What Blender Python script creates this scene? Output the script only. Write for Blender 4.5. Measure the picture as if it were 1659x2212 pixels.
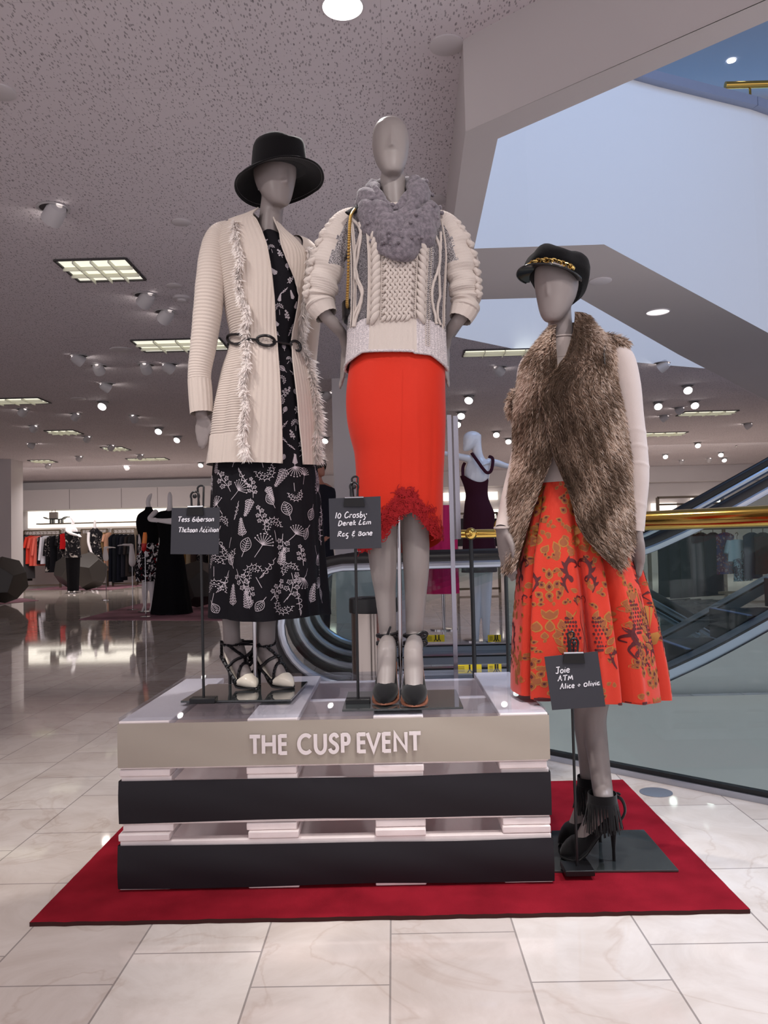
import bpy, bmesh, math, random
import numpy as np
from mathutils import Vector, Matrix

for _o in list(bpy.data.objects):
    bpy.data.objects.remove(_o)
SC = bpy.context.scene
COL = SC.collection
PI = math.pi
R = math.radians
V = Vector

# ------------------------------------------------------------------ camera
FPX, CX, CY = 1750.0, 829.5, 1106.0
EYE = V((0, 0, 0.95))
_yaw, _pit, _rol = R(0.62), R(2.45), R(1.35)
FW = V((-math.sin(_yaw) * math.cos(_pit), math.cos(_yaw) * math.cos(_pit), math.sin(_pit)))
_R0 = V((math.cos(_yaw), math.sin(_yaw), 0))
_U0 = _R0.cross(FW)
RT = _R0 * math.cos(_rol) - _U0 * math.sin(_rol)
UP = _U0 * math.cos(_rol) + _R0 * math.sin(_rol)
cd = bpy.data.cameras.new('camera')
cam = bpy.data.objects.new('camera', cd)
COL.objects.link(cam)
cam.matrix_world = Matrix(((RT.x, UP.x, -FW.x, EYE.x), (RT.y, UP.y, -FW.y, EYE.y),
                           (RT.z, UP.z, -FW.z, EYE.z), (0, 0, 0, 1)))
cd.sensor_fit = 'VERTICAL'
cd.sensor_height = 36.0
cd.lens = 36.0 * FPX / 2212.0
cd.clip_start, cd.clip_end = 0.05, 200
SC.camera = cam

# ------------------------------------------------------------------ exposure, world, lights
vs = SC.view_settings
vs.view_transform = 'Standard'
vs.look = 'None'
vs.exposure = 0.3
vs.gamma = 1.0
vs.use_curve_mapping = False
SC.cycles.max_bounces = 7
SC.cycles.diffuse_bounces = 4
SC.cycles.use_adaptive_sampling = True
SC.cycles.adaptive_threshold = 0.05
SC.cycles.transparent_max_bounces = 12
SC.cycles.caustics_reflective = False
SC.cycles.caustics_refractive = False
SC.cycles.sample_clamp_indirect = 4.0
SC.cycles.use_denoising = True

W = bpy.data.worlds.new('world')
SC.world = W
W.use_nodes = True
_bg = W.node_tree.nodes['Background']
_bg.inputs[0].default_value = (0.78, 0.745, 0.795, 1)
_bg.inputs[1].default_value = 1.1


def lamp(name, kind, loc, aim, energy, col=(1, 1, 1), size=0.2, size_y=None, spot=60, blend=0.5):
    ld = bpy.data.lights.new(name, kind)
    ld.energy = energy
    ld.color = col
    if kind == 'AREA':
        ld.size = size
        if size_y:
            ld.shape = 'RECTANGLE'
            ld.size_y = size_y
    else:
        ld.shadow_soft_size = size
    if kind == 'SPOT':
        ld.spot_size = R(spot)
        ld.spot_blend = blend
    o = bpy.data.objects.new(name, ld)
    COL.objects.link(o)
    o.location = loc
    o.rotation_euler = (V(aim) - V(loc)).to_track_quat('-Z', 'Y').to_euler()
    return o


# daylight falling through the escalator well from the floor above
lamp('skylight', 'AREA', (4.2, 4.6, 8.6), (2.6, 7.0, 3.0), 135, (0.32, 0.56, 1.0), 4.5, 3.5)
# ceiling lamps over the display, plus unseen lamps added as fill
lamp('downlight_lamp', 'SPOT', (-0.19, 3.2, 3.05), (-0.15, 2.95, 0), 95, (1, 0.96, 0.93), 0.06, spot=95, blend=0.8)
lamp('accent_lamp', 'SPOT', (0.62, 0.75, 3.05), (0.12, 2.55, 1.45), 60, (1, 0.95, 0.92), 0.05, spot=46, blend=0.6)
lamp('accent_lamp', 'SPOT', (-1.35, 1.2, 3.05), (-0.4, 2.7, 1.6), 36, (1, 0.95, 0.92), 0.05, spot=44, blend=0.6)
lamp('accent_lamp', 'SPOT', (1.5, 0.9, 2.66), (0.66, 2.5, 1.0), 42, (1, 0.95, 0.92), 0.05, spot=46, blend=0.6)
lamp('accent_lamp', 'SPOT', (0.45, 1.6, 3.05), (0.45, 1.95, 0), 120, (1, 0.96, 0.92), 0.05, spot=42, blend=0.8)
lamp('downlight_lamp', 'SPOT', (-1.3, 1.9, 3.05), (-1.2, 1.95, 0), 100, (1, 0.96, 0.93), 0.06, spot=100, blend=0.9)  # unseen lamp added to brighten the front floor at left
lamp('downlight_lamp', 'SPOT', (1.9, 2.3, 2.66), (1.7, 2.4, 0), 150, (0.80, 0.88, 1.0), 0.06, spot=100, blend=0.9)  # unseen lamp, added and tinted blue to brighten the right floor
lamp('fill_light', 'AREA', (-7.5, 19.5, 3.0), (-7.5, 20.5, 0), 170, (1, 0.94, 0.9), 6, 1.5)  # unseen area fill, added to brighten the far displays
lamp('fill_light', 'AREA', (6, 18, 3.0), (6, 19, 0), 170, (1, 0.94, 0.9), 6, 1.5)  # second added area fill, no fitting of this size there


# ------------------------------------------------------------------ projection helpers (photo pixel -> point in the room)
def ray(u, v):
    return FW + RT * ((u - CX) / FPX) + UP * ((CY - v) / FPX)


def at(u, v, Y):
    d = ray(u, v)
    return EYE + d * ((Y - EYE.y) / d.y)


def atz(u, v, z):
    d = ray(u, v)
    return EYE + d * ((z - EYE.z) / d.z)


def atpl(u, v, p0, n):
    d = ray(u, v)
    n = V(n)
    return EYE + d * ((V(p0) - EYE).dot(n) / d.dot(n))


# ------------------------------------------------------------------ materials
def lin(c):
    return tuple((x / 255 / 12.92) if x / 255 <= 0.04045 else ((x / 255 + 0.055) / 1.055) ** 2.4 for x in c)


def mat(name, rgb, rough=0.5, metal=0.0, spec=0.5, bump=None, var=None, sheen=0.0, coat=0.0, trans=0.0,
        emit=None, alpha=1.0, ior=1.45, stretch=(1, 1, 1)):
    m = bpy.data.materials.new(name)
    m.use_nodes = True
    nt = m.node_tree
    b = nt.nodes['Principled BSDF']
    c = lin(rgb)
    b.inputs['Base Color'].default_value = (*c, 1)
    b.inputs['Roughness'].default_value = rough
    b.inputs['Metallic'].default_value = metal
    b.inputs['Specular IOR Level'].default_value = spec
    b.inputs['IOR'].default_value = ior
    b.inputs['Alpha'].default_value = alpha
    if sheen:
        b.inputs['Sheen Weight'].default_value = sheen
    if coat:
        b.inputs['Coat Weight'].default_value = coat
        b.inputs['Coat Roughness'].default_value = 0.05
    if trans:
        b.inputs['Transmission Weight'].default_value = trans
    if emit:
        b.inputs['Emission Color'].default_value = (*lin(emit[0]), 1)
        b.inputs['Emission Strength'].default_value = emit[1]
    if bump or var:
        tc = nt.nodes.new('ShaderNodeTexCoord')
        mp = nt.nodes.new('ShaderNodeMapping')
        mp.inputs['Scale'].default_value = stretch
        nt.links.new(tc.outputs['Object'], mp.inputs[0])
    if var:
        n = nt.nodes.new('ShaderNodeTexNoise')
        n.inputs['Scale'].default_value = var[0]
        n.inputs['Detail'].default_value = 4
        nt.links.new(mp.outputs[0], n.inputs['Vector'])
        rp = nt.nodes.new('ShaderNodeValToRGB')
        lo = lin(var[2]) if len(var) > 2 else tuple(x * (1 - var[1]) for x in c)
        hi = c if len(var) > 2 else tuple(min(1, x * (1 + var[1])) for x in c)
        rp.color_ramp.elements[0].position = 0.35
        rp.color_ramp.elements[1].position = 0.65
        rp.color_ramp.elements[0].color = (*lo, 1)
        rp.color_ramp.elements[1].color = (*hi, 1)
        nt.links.new(n.outputs['Fac'], rp.inputs[0])
        nt.links.new(rp.outputs[0], b.inputs['Base Color'])
    if bump:
        n2 = nt.nodes.new('ShaderNodeTexNoise')
        n2.inputs['Scale'].default_value = bump[0]
        n2.inputs['Detail'].default_value = 3
        nt.links.new(mp.outputs[0], n2.inputs['Vector'])
        bp = nt.nodes.new('ShaderNodeBump')
        bp.inputs['Strength'].default_value = bump[1]
        bp.inputs['Distance'].default_value = 0.003
        nt.links.new(n2.outputs['Fac'], bp.inputs['Height'])
        nt.links.new(bp.outputs[0], b.inputs['Normal'])
    return m


def glass(name, tint, refl=0.06, gloss=0.9, rough=0.0, scale=0.75):
    """clear sheet: light passes straight through, surface mirrors at grazing angles"""
    m = bpy.data.materials.new(name)
    m.use_nodes = True
    nt = m.node_tree
    N, L = nt.nodes, nt.links
    N.remove(N['Principled BSDF'])
    out = N['Material Output']
    tr = N.new('ShaderNodeBsdfTransparent')
    tr.inputs[0].default_value = (*lin(tint), 1)
    gl = N.new('ShaderNodeBsdfGlossy')
    gl.inputs['Color'].default_value = (gloss, gloss, gloss, 1)
    gl.inputs['Roughness'].default_value = rough
    fr = N.new('ShaderNodeFresnel')
    ge = N.new('ShaderNodeNewGeometry')
    iv = N.new('ShaderNodeMath')
    iv.operation = 'MULTIPLY_ADD'
    iv.inputs[1].default_value = 1 / 1.5 - 1.5
    iv.inputs[2].default_value = 1.5
    L.new(ge.outputs['Backfacing'], iv.inputs[0])
    L.new(iv.outputs[0], fr.inputs['IOR'])
    ad = N.new('ShaderNodeMath')
    ad.operation = 'ADD'
    ad.use_clamp = True
    ad.inputs[1].default_value = refl
    sc_ = N.new('ShaderNodeMath')
    sc_.operation = 'MULTIPLY'
    sc_.inputs[1].default_value = scale
    L.new(fr.outputs[0], sc_.inputs[0])
    L.new(sc_.outputs[0], ad.inputs[0])
    mx = N.new('ShaderNodeMixShader')
    L.new(ad.outputs[0], mx.inputs[0])
    L.new(tr.outputs[0], mx.inputs[1])
    L.new(gl.outputs[0], mx.inputs[2])
    L.new(mx.outputs[0], out.inputs[0])
    return m


def yarn(name, rgb, thin=0.45):
    """loose fibres: part of the light passes through them"""
    m = bpy.data.materials.new(name)
    m.use_nodes = True
    nt = m.node_tree
    N, L = nt.nodes, nt.links
    N.remove(N['Principled BSDF'])
    d, t, mx = N.new('ShaderNodeBsdfDiffuse'), N.new('ShaderNodeBsdfTranslucent'), N.new('ShaderNodeMixShader')
    d.inputs[0].default_value = t.inputs[0].default_value = (*lin(rgb), 1)
    mx.inputs[0].default_value = thin
    L.new(d.outputs[0], mx.inputs[1])
    L.new(t.outputs[0], mx.inputs[2])
    L.new(mx.outputs[0], N['Material Output'].inputs[0])
    return m


# ------------------------------------------------------------------ mesh builder
ORG = {}


class MB:
    def __init__(self):
        self.v, self.f, self.m = [], [], []

    def add(self, vs_, fs_, mi=0):
        k = len(self.v)
        self.v.extend([tuple(p) for p in vs_])
        for f in fs_:
            self.f.append(tuple(i + k for i in f))
            self.m.append(mi)

    def box(self, c, s, mi=0, M=None):
        x, y, z = s[0] / 2, s[1] / 2, s[2] / 2
        ps = [V((a, b, d)) for d in (-z, z) for b in (-y, y) for a in (-x, x)]
        if M is not None:
            ps = [M @ p for p in ps]
        ps = [p + V(c) for p in ps]
        self.add(ps, [(0, 2, 3, 1), (4, 5, 7, 6), (0, 1, 5, 4), (2, 6, 7, 3), (0, 4, 6, 2), (1, 3, 7, 5)], mi)

    def bar(self, a, b, w, h, mi=0, up=(0, 0, 1)):
        a, b = V(a), V(b)
        d = (b - a).normalized()
        u = V(up)
        s = d.cross(u)
        if s.length < 1e-5:
            s = d.cross(V((1, 0, 0)))
        s.normalize()
        u = s.cross(d)
        ps = []
        for p in (a, b):
            for q, r_ in ((-1, -1), (1, -1), (1, 1), (-1, 1)):
                ps.append(p + s * (q * w / 2) + u * (r_ * h / 2))
        self.add(ps, [(0, 1, 2, 3), (7, 6, 5, 4), (0, 4, 5, 1), (1, 5, 6, 2), (2, 6, 7, 3), (3, 7, 4, 0)], mi)

    def grid(self, rows, cu=False, cv=False, mi=0, mf=None):
        nr, nc = len(rows), len(rows[0])
        k = len(self.v)
        for r_ in rows:
            self.v.extend([tuple(p) for p in r_])
        for i in range(nr if cv else nr - 1):
            for j in range(nc if cu else nc - 1):
                a = k + i * nc + j
                b = k + i * nc + (j + 1) % nc
                c = k + ((i + 1) % nr) * nc + (j + 1) % nc
                d = k + ((i + 1) % nr) * nc + j
                self.f.append((a, b, c, d))
                self.m.append(mf(i, j) if mf else mi)

    def rings(self, rows, mi=0, caps=True, mf=None):
        k = len(self.v)
        n = len(rows[0])
        self.grid(rows, cu=True, mi=mi, mf=mf)
        if caps:
            self.f.append(tuple(range(k + n - 1, k - 1, -1)))
            self.m.append(mi)
            e = k + (len(rows) - 1) * n
            self.f.append(tuple(range(e, e + n)))
            self.m.append(mi)

    def tube(self, pts, r, n=8, closed=False, mi=0, caps=True, flat=1.0, up=None):
        pts = [V(p) for p in pts]
        L = len(pts)
        rs = r if isinstance(r, (list, tuple)) else [r] * L
        rows, prev = [], None
        for i, p in enumerate(pts):
            if closed:
                t = pts[(i + 1) % L] - pts[i - 1]
            else:
                t = pts[min(i + 1, L - 1)] - pts[max(i - 1, 0)]
            t.normalize()
            if up is not None:
                s = t.cross(V(up))
                if s.length < 1e-4:
                    s = t.orthogonal()
            elif prev is None:
                s = t.orthogonal()
            else:
                s = prev - t * prev.dot(t)
            s.normalize()
            prev = s
            q = s.cross(t)
            rows.append([p + (s * math.cos(2 * PI * j / n) + q * (flat * math.sin(2 * PI * j / n))) * rs[i] for j in range(n)])
        if closed:
            self.grid(rows, cu=True, cv=True, mi=mi)
        else:
            self.rings(rows, mi, caps)

    def ball(self, c, r, n=10, k=7, mi=0, M=None):
        if not isinstance(r, (list, tuple)):
            r = (r, r, r)
        rows = []
        for i in range(k + 1):
            a = PI * (i + 0.02 * (i == 0) - 0.02 * (i == k)) / k
            row = []
            for j in range(n):
                p = V((r[0] * math.sin(a) * math.cos(2 * PI * j / n), r[1] * math.sin(a) * math.sin(2 * PI * j / n), -r[2] * math.cos(a)))
                row.append(V(c) + (M @ p if M is not None else p))
            rows.append(row)
        self.rings(rows, mi)

    def lathe(self, prof, c, n=24, mi=0, M=None, caps=True, mf=None):
        rows = []
        for r_, z in prof:
            row = []
            for j in range(n):
                p = V((r_ * math.cos(2 * PI * j / n), r_ * math.sin(2 * PI * j / n), z))
                row.append(V(c) + (M @ p if M is not None else p))
            rows.append(row)
        self.rings(rows, mi, caps, mf)

    def prism(self, poly, depth, mi=0):
        """poly: 3D points of a flat outline, depth: vector"""
        n = len(poly)
        d = V(depth)
        ps = [V(p) for p in poly] + [V(p) + d for p in poly]
        fs = [tuple(range(n - 1, -1, -1)), tuple(range(n, 2 * n))]
        for i in range(n):
            j = (i + 1) % n
            fs.append((i, j, n + j, n + i))
        self.add(ps, fs, mi)

    def build(self, name, mats, parent=None, smooth=True, bevel=None, angle=38, sub=0):
        if not isinstance(mats, (list, tuple)):
            mats = [mats]
        o0 = ORG[parent.name] if parent is not None else V((0, 0, 0))
        me = bpy.data.meshes.new(name)
        vv = [(p[0] - o0.x, p[1] - o0.y, p[2] - o0.z) for p in self.v]
        me.from_pydata(vv, [], self.f)
        for m_ in mats:
            me.materials.append(m_)
        if len(mats) > 1:
            me.polygons.foreach_set('material_index', self.m)
        bm = bmesh.new()
        bm.from_mesh(me)
        bmesh.ops.recalc_face_normals(bm, faces=bm.faces)
        bm.to_mesh(me)
        bm.free()
        if smooth:
            me.polygons.foreach_set('use_smooth', [True] * len(me.polygons))
            me.set_sharp_from_angle(angle=R(angle))
        me.update()
        o = bpy.data.objects.new(name, me)
        COL.objects.link(o)
        if parent is not None:
            o.parent = parent
        ORG[o.name] = o0
        if bevel:
            b = o.modifiers.new('bevel', 'BEVEL')
            b.width = bevel
            b.segments = 2
            b.limit_method = 'ANGLE'
        if sub:
            s = o.modifiers.new('sub', 'SUBSURF')
            s.levels = s.render_levels = sub
        return o


def tag(o, label, cat, group=None, kind=None):
    if label:
        o['label'] = label
    if cat:
        o['category'] = cat
    if group:
        o['group'] = group
    if kind:
        o['kind'] = kind
    return o


def thing(name, label, cat, loc=(0, 0, 0), group=None):
    o = bpy.data.objects.new(name, None)
    o.empty_display_size = 0.1
    COL.objects.link(o)
    o.location = loc
    ORG[o.name] = V(loc)
    return tag(o, label, cat, group)


def struct(o):
    o['kind'] = 'structure'
    return o


def copy_tree(o, loc, rotz=0.0, label=None, group=None):
    c = o.copy()
    COL.objects.link(c)
    c.location = loc
    c.rotation_euler = (0, 0, rotz)
    ORG[c.name] = V(loc)
    if label:
        c['label'] = label
    if group:
        c['group'] = group
    for ch in list(o.children):
        d = ch.copy()
        COL.objects.link(d)
        d.parent = c
        for g in list(ch.children):
            e = g.copy()
            COL.objects.link(e)
            e.parent = d
    return c


def arc(c, r, a0, a1, n):
    return [(c[0] + r * math.cos(R(a0 + (a1 - a0) * i / n)), c[1] + r * math.sin(R(a0 + (a1 - a0) * i / n))) for i in range(n + 1)]


def spline(pts, n=8, closed=False):
    """Catmull-Rom through points of any dimension"""
    P = [np.array(p, float) for p in pts]
    L = len(P)
    out = []
    for i in range(L if closed else L - 1):
        if closed:
            p0, p1, p2, p3 = P[i - 1], P[i], P[(i + 1) % L], P[(i + 2) % L]
        else:
            p0, p1, p2, p3 = P[max(i - 1, 0)], P[i], P[i + 1], P[min(i + 2, L - 1)]
        for k in range(n):
            t = k / n
            out.append(0.5 * ((2 * p1) + (-p0 + p2) * t + (2 * p0 - 5 * p1 + 4 * p2 - p3) * t * t + (-p0 + 3 * p1 - 3 * p2 + p3) * t ** 3))
    if not closed:
        out.append(P[-1])
    return [tuple(p) for p in out]


class Surf:
    """a closed upright garment surface: rows of (v, uL, uR, Y, depth radius) read at photo rows"""

    def __init__(self, rows, p=2.0):
        rows = sorted(rows)
        self.vs = np.array([r_[0] for r_ in rows], float)
        A = []
        for v, uL, uR, Y, b in rows:
            L_, R_ = at(uL, v, Y), at(uR, v, Y)
            c = (L_ + R_) / 2
            A.append((c.x, Y, c.z, (R_ - L_).length / 2, b))
        self.A = np.array(A)
        self.p = p
        self.fold = None
        self.off = None
        d = np.zeros_like(self.A)
        n = len(rows)
        for i in range(n):
            i0, i1 = max(i - 1, 0), min(i + 1, n - 1)
            d[i] = (self.A[i1] - self.A[i0]) / max(self.vs[i1] - self.vs[i0], 1e-6)
        self.d = d

    def row(self, v):
        x = self.vs
        i = int(np.clip(np.searchsorted(x, v) - 1, 0, len(x) - 2))
        h = x[i + 1] - x[i]
        t = (v - x[i]) / h
        if t < 0 or t > 1:
            t = min(max(t, -0.4), 1.4)
            return self.A[i] * (1 - t) + self.A[i + 1] * t
        h00, h10, h01, h11 = 2 * t ** 3 - 3 * t * t + 1, t ** 3 - 2 * t * t + t, -2 * t ** 3 + 3 * t * t, t ** 3 - t * t
        return h00 * self.A[i] + h10 * h * self.d[i] + h01 * self.A[i + 1] + h11 * h * self.d[i + 1]

    def pos(self, th, v, e=0.0):
        cx, cy, cz, a, b = self.row(v)
        f = self.fold(th, v) if self.fold else 1.0
        c, s = math.cos(th), math.sin(th)
        if self.p != 2.0:
            q = 2 / self.p
            c2 = math.copysign(abs(c) ** q, c)
            s2 = math.copysign(abs(s) ** q, s)
        else:
            c2, s2 = c, s
        o = e + (self.off(th, v) if self.off else 0.0)
        nl = math.hypot(c / max(a, 1e-4), s / max(b, 1e-4))
        return V((cx + a * f * c2 + o * c / max(a, 1e-4) / nl, cy + b * f * s2 + o * s / max(b, 1e-4) / nl, cz))

    def th(self, u, v):
        cx, cy, cz, a, b = self.row(v)
        # iterate: the depth of the surface depends on the angle
        t = 1.5 * PI
        for _ in range(4):
            Y = cy + b * math.sin(t)
            x = (at(u, v, Y).x - cx) / a
            x = min(max(x, -1), 1)
            if self.p != 2.0:
                x = math.copysign(abs(x) ** (self.p / 2), x)
            t = 2 * PI - math.acos(x)
        return t

    def uv(self, u, v):
        """angle and row of the front surface point that the photo shows at (u, v)"""
        t, vr = 1.5 * PI, v
        for _ in range(6):
            cx, cy, cz, a, b = self.row(vr)
            f = self.fold(t, vr) if self.fold else 1.0
            Y = cy + b * f * math.sin(t)
            p = at(u, v, Y)
            x = min(max((p.x - cx) / (a * f), -1), 1)
            if self.p != 2.0:
                x = math.copysign(abs(x) ** (self.p / 2), x)
            t = 2 * PI - math.acos(x)
            vr += (cz - p.z) * FPX / cy
        return t, vr

    def on(self, u, v, e=0.0):
        return self.pos(*self.uv(u, v), e)

    def nrm(self, th, v):
        a = self.pos(th + 0.01, v) - self.pos(th - 0.01, v)
        b = self.pos(th, v + 1) - self.pos(th, v - 1)
        n = a.cross(b)
        n.normalize()
        cx, cy = self.row(v)[:2]
        p = self.pos(th, v)
        if n.dot(V((p.x - cx, p.y - cy, 0))) < 0:
            n = -n
        return n

    def mesh(self, mb, v0, v1, nv, nt, mi=0, e=0.0, caps=False, hem=None, mf=None):
        rows = []
        for i in range(nv + 1):
            k = i / nv
            row = []
            for j in range(nt):
                th = 2 * PI * j / nt
                vb = hem(th) if hem else v1
                row.append(self.pos(th, v0 + (vb - v0) * k, e))
            rows.append(row)
        mb.rings(rows, mi, caps, mf)


def ribbon(mb, S, pts, w, e, mi=0, closed=False):
    """flat stroke lying on a garment surface; pts are (th, v)"""
    P = [S.pos(t, v, e) for t, v in pts]
    n = len(P)
    if n < 2:
        return
    k = len(mb.v)
    for i in range(n):
        a = P[(i + 1) % n] if closed or i < n - 1 else P[i]
        b = P[i - 1] if closed or i > 0 else P[i]
        t = a - b
        nr = S.nrm(*pts[i])
        s = t.cross(nr)
        if s.length < 1e-9:
            s = V((1, 0, 0))
        s.normalize()
        ww = w[i] if isinstance(w, (list, tuple)) else w
        mb.v.append(tuple(P[i] + s * ww / 2))
        mb.v.append(tuple(P[i] - s * ww / 2))
    for i in range(n if closed else n - 1):
        j = (i + 1) % n
        mb.f.append((k + 2 * i, k + 2 * i + 1, k + 2 * j + 1, k + 2 * j))
        mb.m.append(mi)


def blob(mb, S, c, pts, e, mi=0, lim=.036):
    """filled outline on a garment surface; c and pts are (th, v)"""
    if max((S.pos(p[0], p[1]) - S.pos(*c)).length for p in pts) > lim:
        return          # would bridge a pleat
    k = len(mb.v)
    mb.v.append(tuple(S.pos(c[0], c[1], e)))
    for p in pts:
        mb.v.append(tuple(S.pos(p[0], p[1], e)))
    n = len(pts)
    for i in range(n):
        mb.f.append((k, k + 1 + i, k + 1 + (i + 1) % n))
        mb.m.append(mi)


def pen(S, th0, v0, px=None):
    """local metric pen on a surface: (x right, y down) in metres -> (th, v)"""
    r_ = S.row(v0)
    nl = math.hypot(r_[3] * math.sin(th0), r_[4] * math.cos(th0))
    m_per_px = abs(S.row(v0 + 5)[2] - S.row(v0 - 5)[2]) / 10
    return lambda x, y: (th0 + x / max(nl, 0.02), v0 + y / m_per_px)


def limb(mb, pts, n=16, sub=6, mi=0, caps=True, flat=None, bump=None):
    """tapering tube through (x,y,z,r) points; flat: squash along Y-ish"""
    P = spline([(p[0], p[1], p[2], p[3]) for p in pts], sub)
    rows = []
    prev = None
    for i, p in enumerate(P):
        a = V(P[min(i + 1, len(P) - 1)][:3]) - V(P[max(i - 1, 0)][:3])
        a.normalize()
        s = V((1, 0, 0)) if prev is None else prev
        s = s - a * s.dot(a)
        if s.length < 1e-3:
            s = a.orthogonal()
        s.normalize()
        prev = s
        q = a.cross(s)
        row = []
        for j in range(n):
            an = 2 * PI * j / n
            r_ = p[3] * (bump(i / (len(P) - 1), an) if bump else 1.0)
            row.append(V(p[:3]) + s * (r_ * math.cos(an)) + q * (r_ * (flat or 1.0) * math.sin(an)))
        rows.append(row)
    mb.rings(rows, mi, caps)


def px_limb(rows):
    """(u, v, Y, half width in photo pixels) -> limb points"""
    out = []
    for u, v, Y, w in rows:
        p = at(u, v, Y)
        out.append((p.x, p.y, p.z, w * (Y / FPX)))
    return out
# ================================================================== the setting
def fill(name, outer, holes, z, m, down=True):
    bm = bmesh.new()
    es = []
    for loop in [outer] + holes:
        vs_ = [bm.verts.new((p[0], p[1], z)) for p in loop]
        for i in range(len(vs_)):
            es.append(bm.edges.new((vs_[i], vs_[(i + 1) % len(vs_)])))
    bmesh.ops.triangle_fill(bm, use_beauty=True, edges=es)
    for f in bm.faces:
        f.normal_update()
        if (f.normal.z > 0) == down:
            f.normal_flip()
    me = bpy.data.meshes.new(name)
    bm.to_mesh(me)
    bm.free()
    me.materials.append(m)
    o = bpy.data.objects.new(name, me)
    COL.objects.link(o)
    return struct(o)


# --- floor: polished limestone
def floor_material():
    m = mat('polished_limestone', (214, 202, 196), 0.045, spec=0.55)
    nt = m.node_tree
    N, L = nt.nodes, nt.links
    b = N['Principled BSDF']
    tc = N.new('ShaderNodeTexCoord')
    mp = N.new('ShaderNodeMapping')
    mp.inputs['Rotation'].default_value = (0, 0, R(90))
    mp.inputs['Location'].default_value = (0.12, 0.03, 0)
    L.new(tc.outputs['Object'], mp.inputs[0])
    br = N.new('ShaderNodeTexBrick')
    br.offset = 0.37
    br.offset_frequency = 2
    br.squash = 1.35
    br.squash_frequency = 3
    br.inputs['Color1'].default_value = (*lin((232, 222, 214)), 1)
    br.inputs['Color2'].default_value = (*lin((215, 202, 194)), 1)
    br.inputs['Mortar'].default_value = (*lin((165, 155, 150)), 1)
    br.inputs['Scale'].default_value = 1.0
    br.inputs['Mortar Size'].default_value = 0.0025
    br.inputs['Mortar Smooth'].default_value = 0.2
    br.inputs['Brick Width'].default_value = 0.42
    br.inputs['Row Height'].default_value = 0.305
    L.new(mp.outputs[0], br.inputs[0])
    n = N.new('ShaderNodeTexNoise')
    n.inputs['Scale'].default_value = 3.2
    n.inputs['Detail'].default_value = 9
    n.inputs['Roughness'].default_value = 0.65
    n.inputs['Distortion'].default_value = 1.6
    L.new(tc.outputs['Object'], n.inputs['Vector'])
    rp = N.new('ShaderNodeValToRGB')
    rp.color_ramp.elements[0].position = 0.30
    rp.color_ramp.elements[0].color = (0.80, 0.76, 0.73, 1)
    rp.color_ramp.elements[1].position = 0.60
    rp.color_ramp.elements[1].color = (1, 1, 1, 1)
    L.new(n.outputs['Fac'], rp.inputs[0])
    mx = N.new('ShaderNodeMix')
    mx.data_type = 'RGBA'
    mx.blend_type = 'MULTIPLY'
    mx.inputs[0].default_value = 0.8
    L.new(br.outputs['Color'], mx.inputs[6])
    L.new(rp.outputs[0], mx.inputs[7])
    # thin veins
    n2 = N.new('ShaderNodeTexNoise')
    n2.inputs['Scale'].default_value = 1.7
    n2.inputs['Detail'].default_value = 6
    n2.inputs['Distortion'].default_value = 0.8
    L.new(tc.outputs['Object'], n2.inputs['Vector'])
    r2 = N.new('ShaderNodeValToRGB')
    e = r2.color_ramp.elements
    e[0].position, e[0].color = 0.488, (1, 1, 1, 1)
    e[1].position, e[1].color = 0.512, (1, 1, 1, 1)
    q = e.new(0.5)
    q.color = (0.86, 0.81, 0.78, 1)
    L.new(n2.outputs['Fac'], r2.inputs[0])
    mx2 = N.new('ShaderNodeMix')
    mx2.data_type = 'RGBA'
    mx2.blend_type = 'MULTIPLY'
    mx2.inputs[0].default_value = 0.7
    L.new(mx.outputs[2], mx2.inputs[6])
    L.new(r2.outputs[0], mx2.inputs[7])
    L.new(mx2.outputs[2], b.inputs['Base Color'])
    bp = N.new('ShaderNodeBump')
    bp.inputs['Strength'].default_value = 0.045
    bp.inputs['Distance'].default_value = 0.001
    n3 = N.new('ShaderNodeTexNoise')
    n3.inputs['Scale'].default_value = 1.1
    n3.inputs['Detail'].default_value = 1
    L.new(tc.outputs['Object'], n3.inputs['Vector'])
    L.new(n3.outputs['Fac'], bp.inputs['Height'])
    L.new(bp.outputs[0], b.inputs['Normal'])
    return m


# the floor is open behind the glass guard, beside the escalator
WELL = [(-0.62, 4.98), (0.73, 3.63), (1.36, 2.98), (4.6, -0.26), (11, -0.26), (11, 4.98)]
fill('floor', [(-16, -3), (16, -3), (16, 25), (-16, 25)], [WELL], 0.0, floor_material(), down=False)


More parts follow.
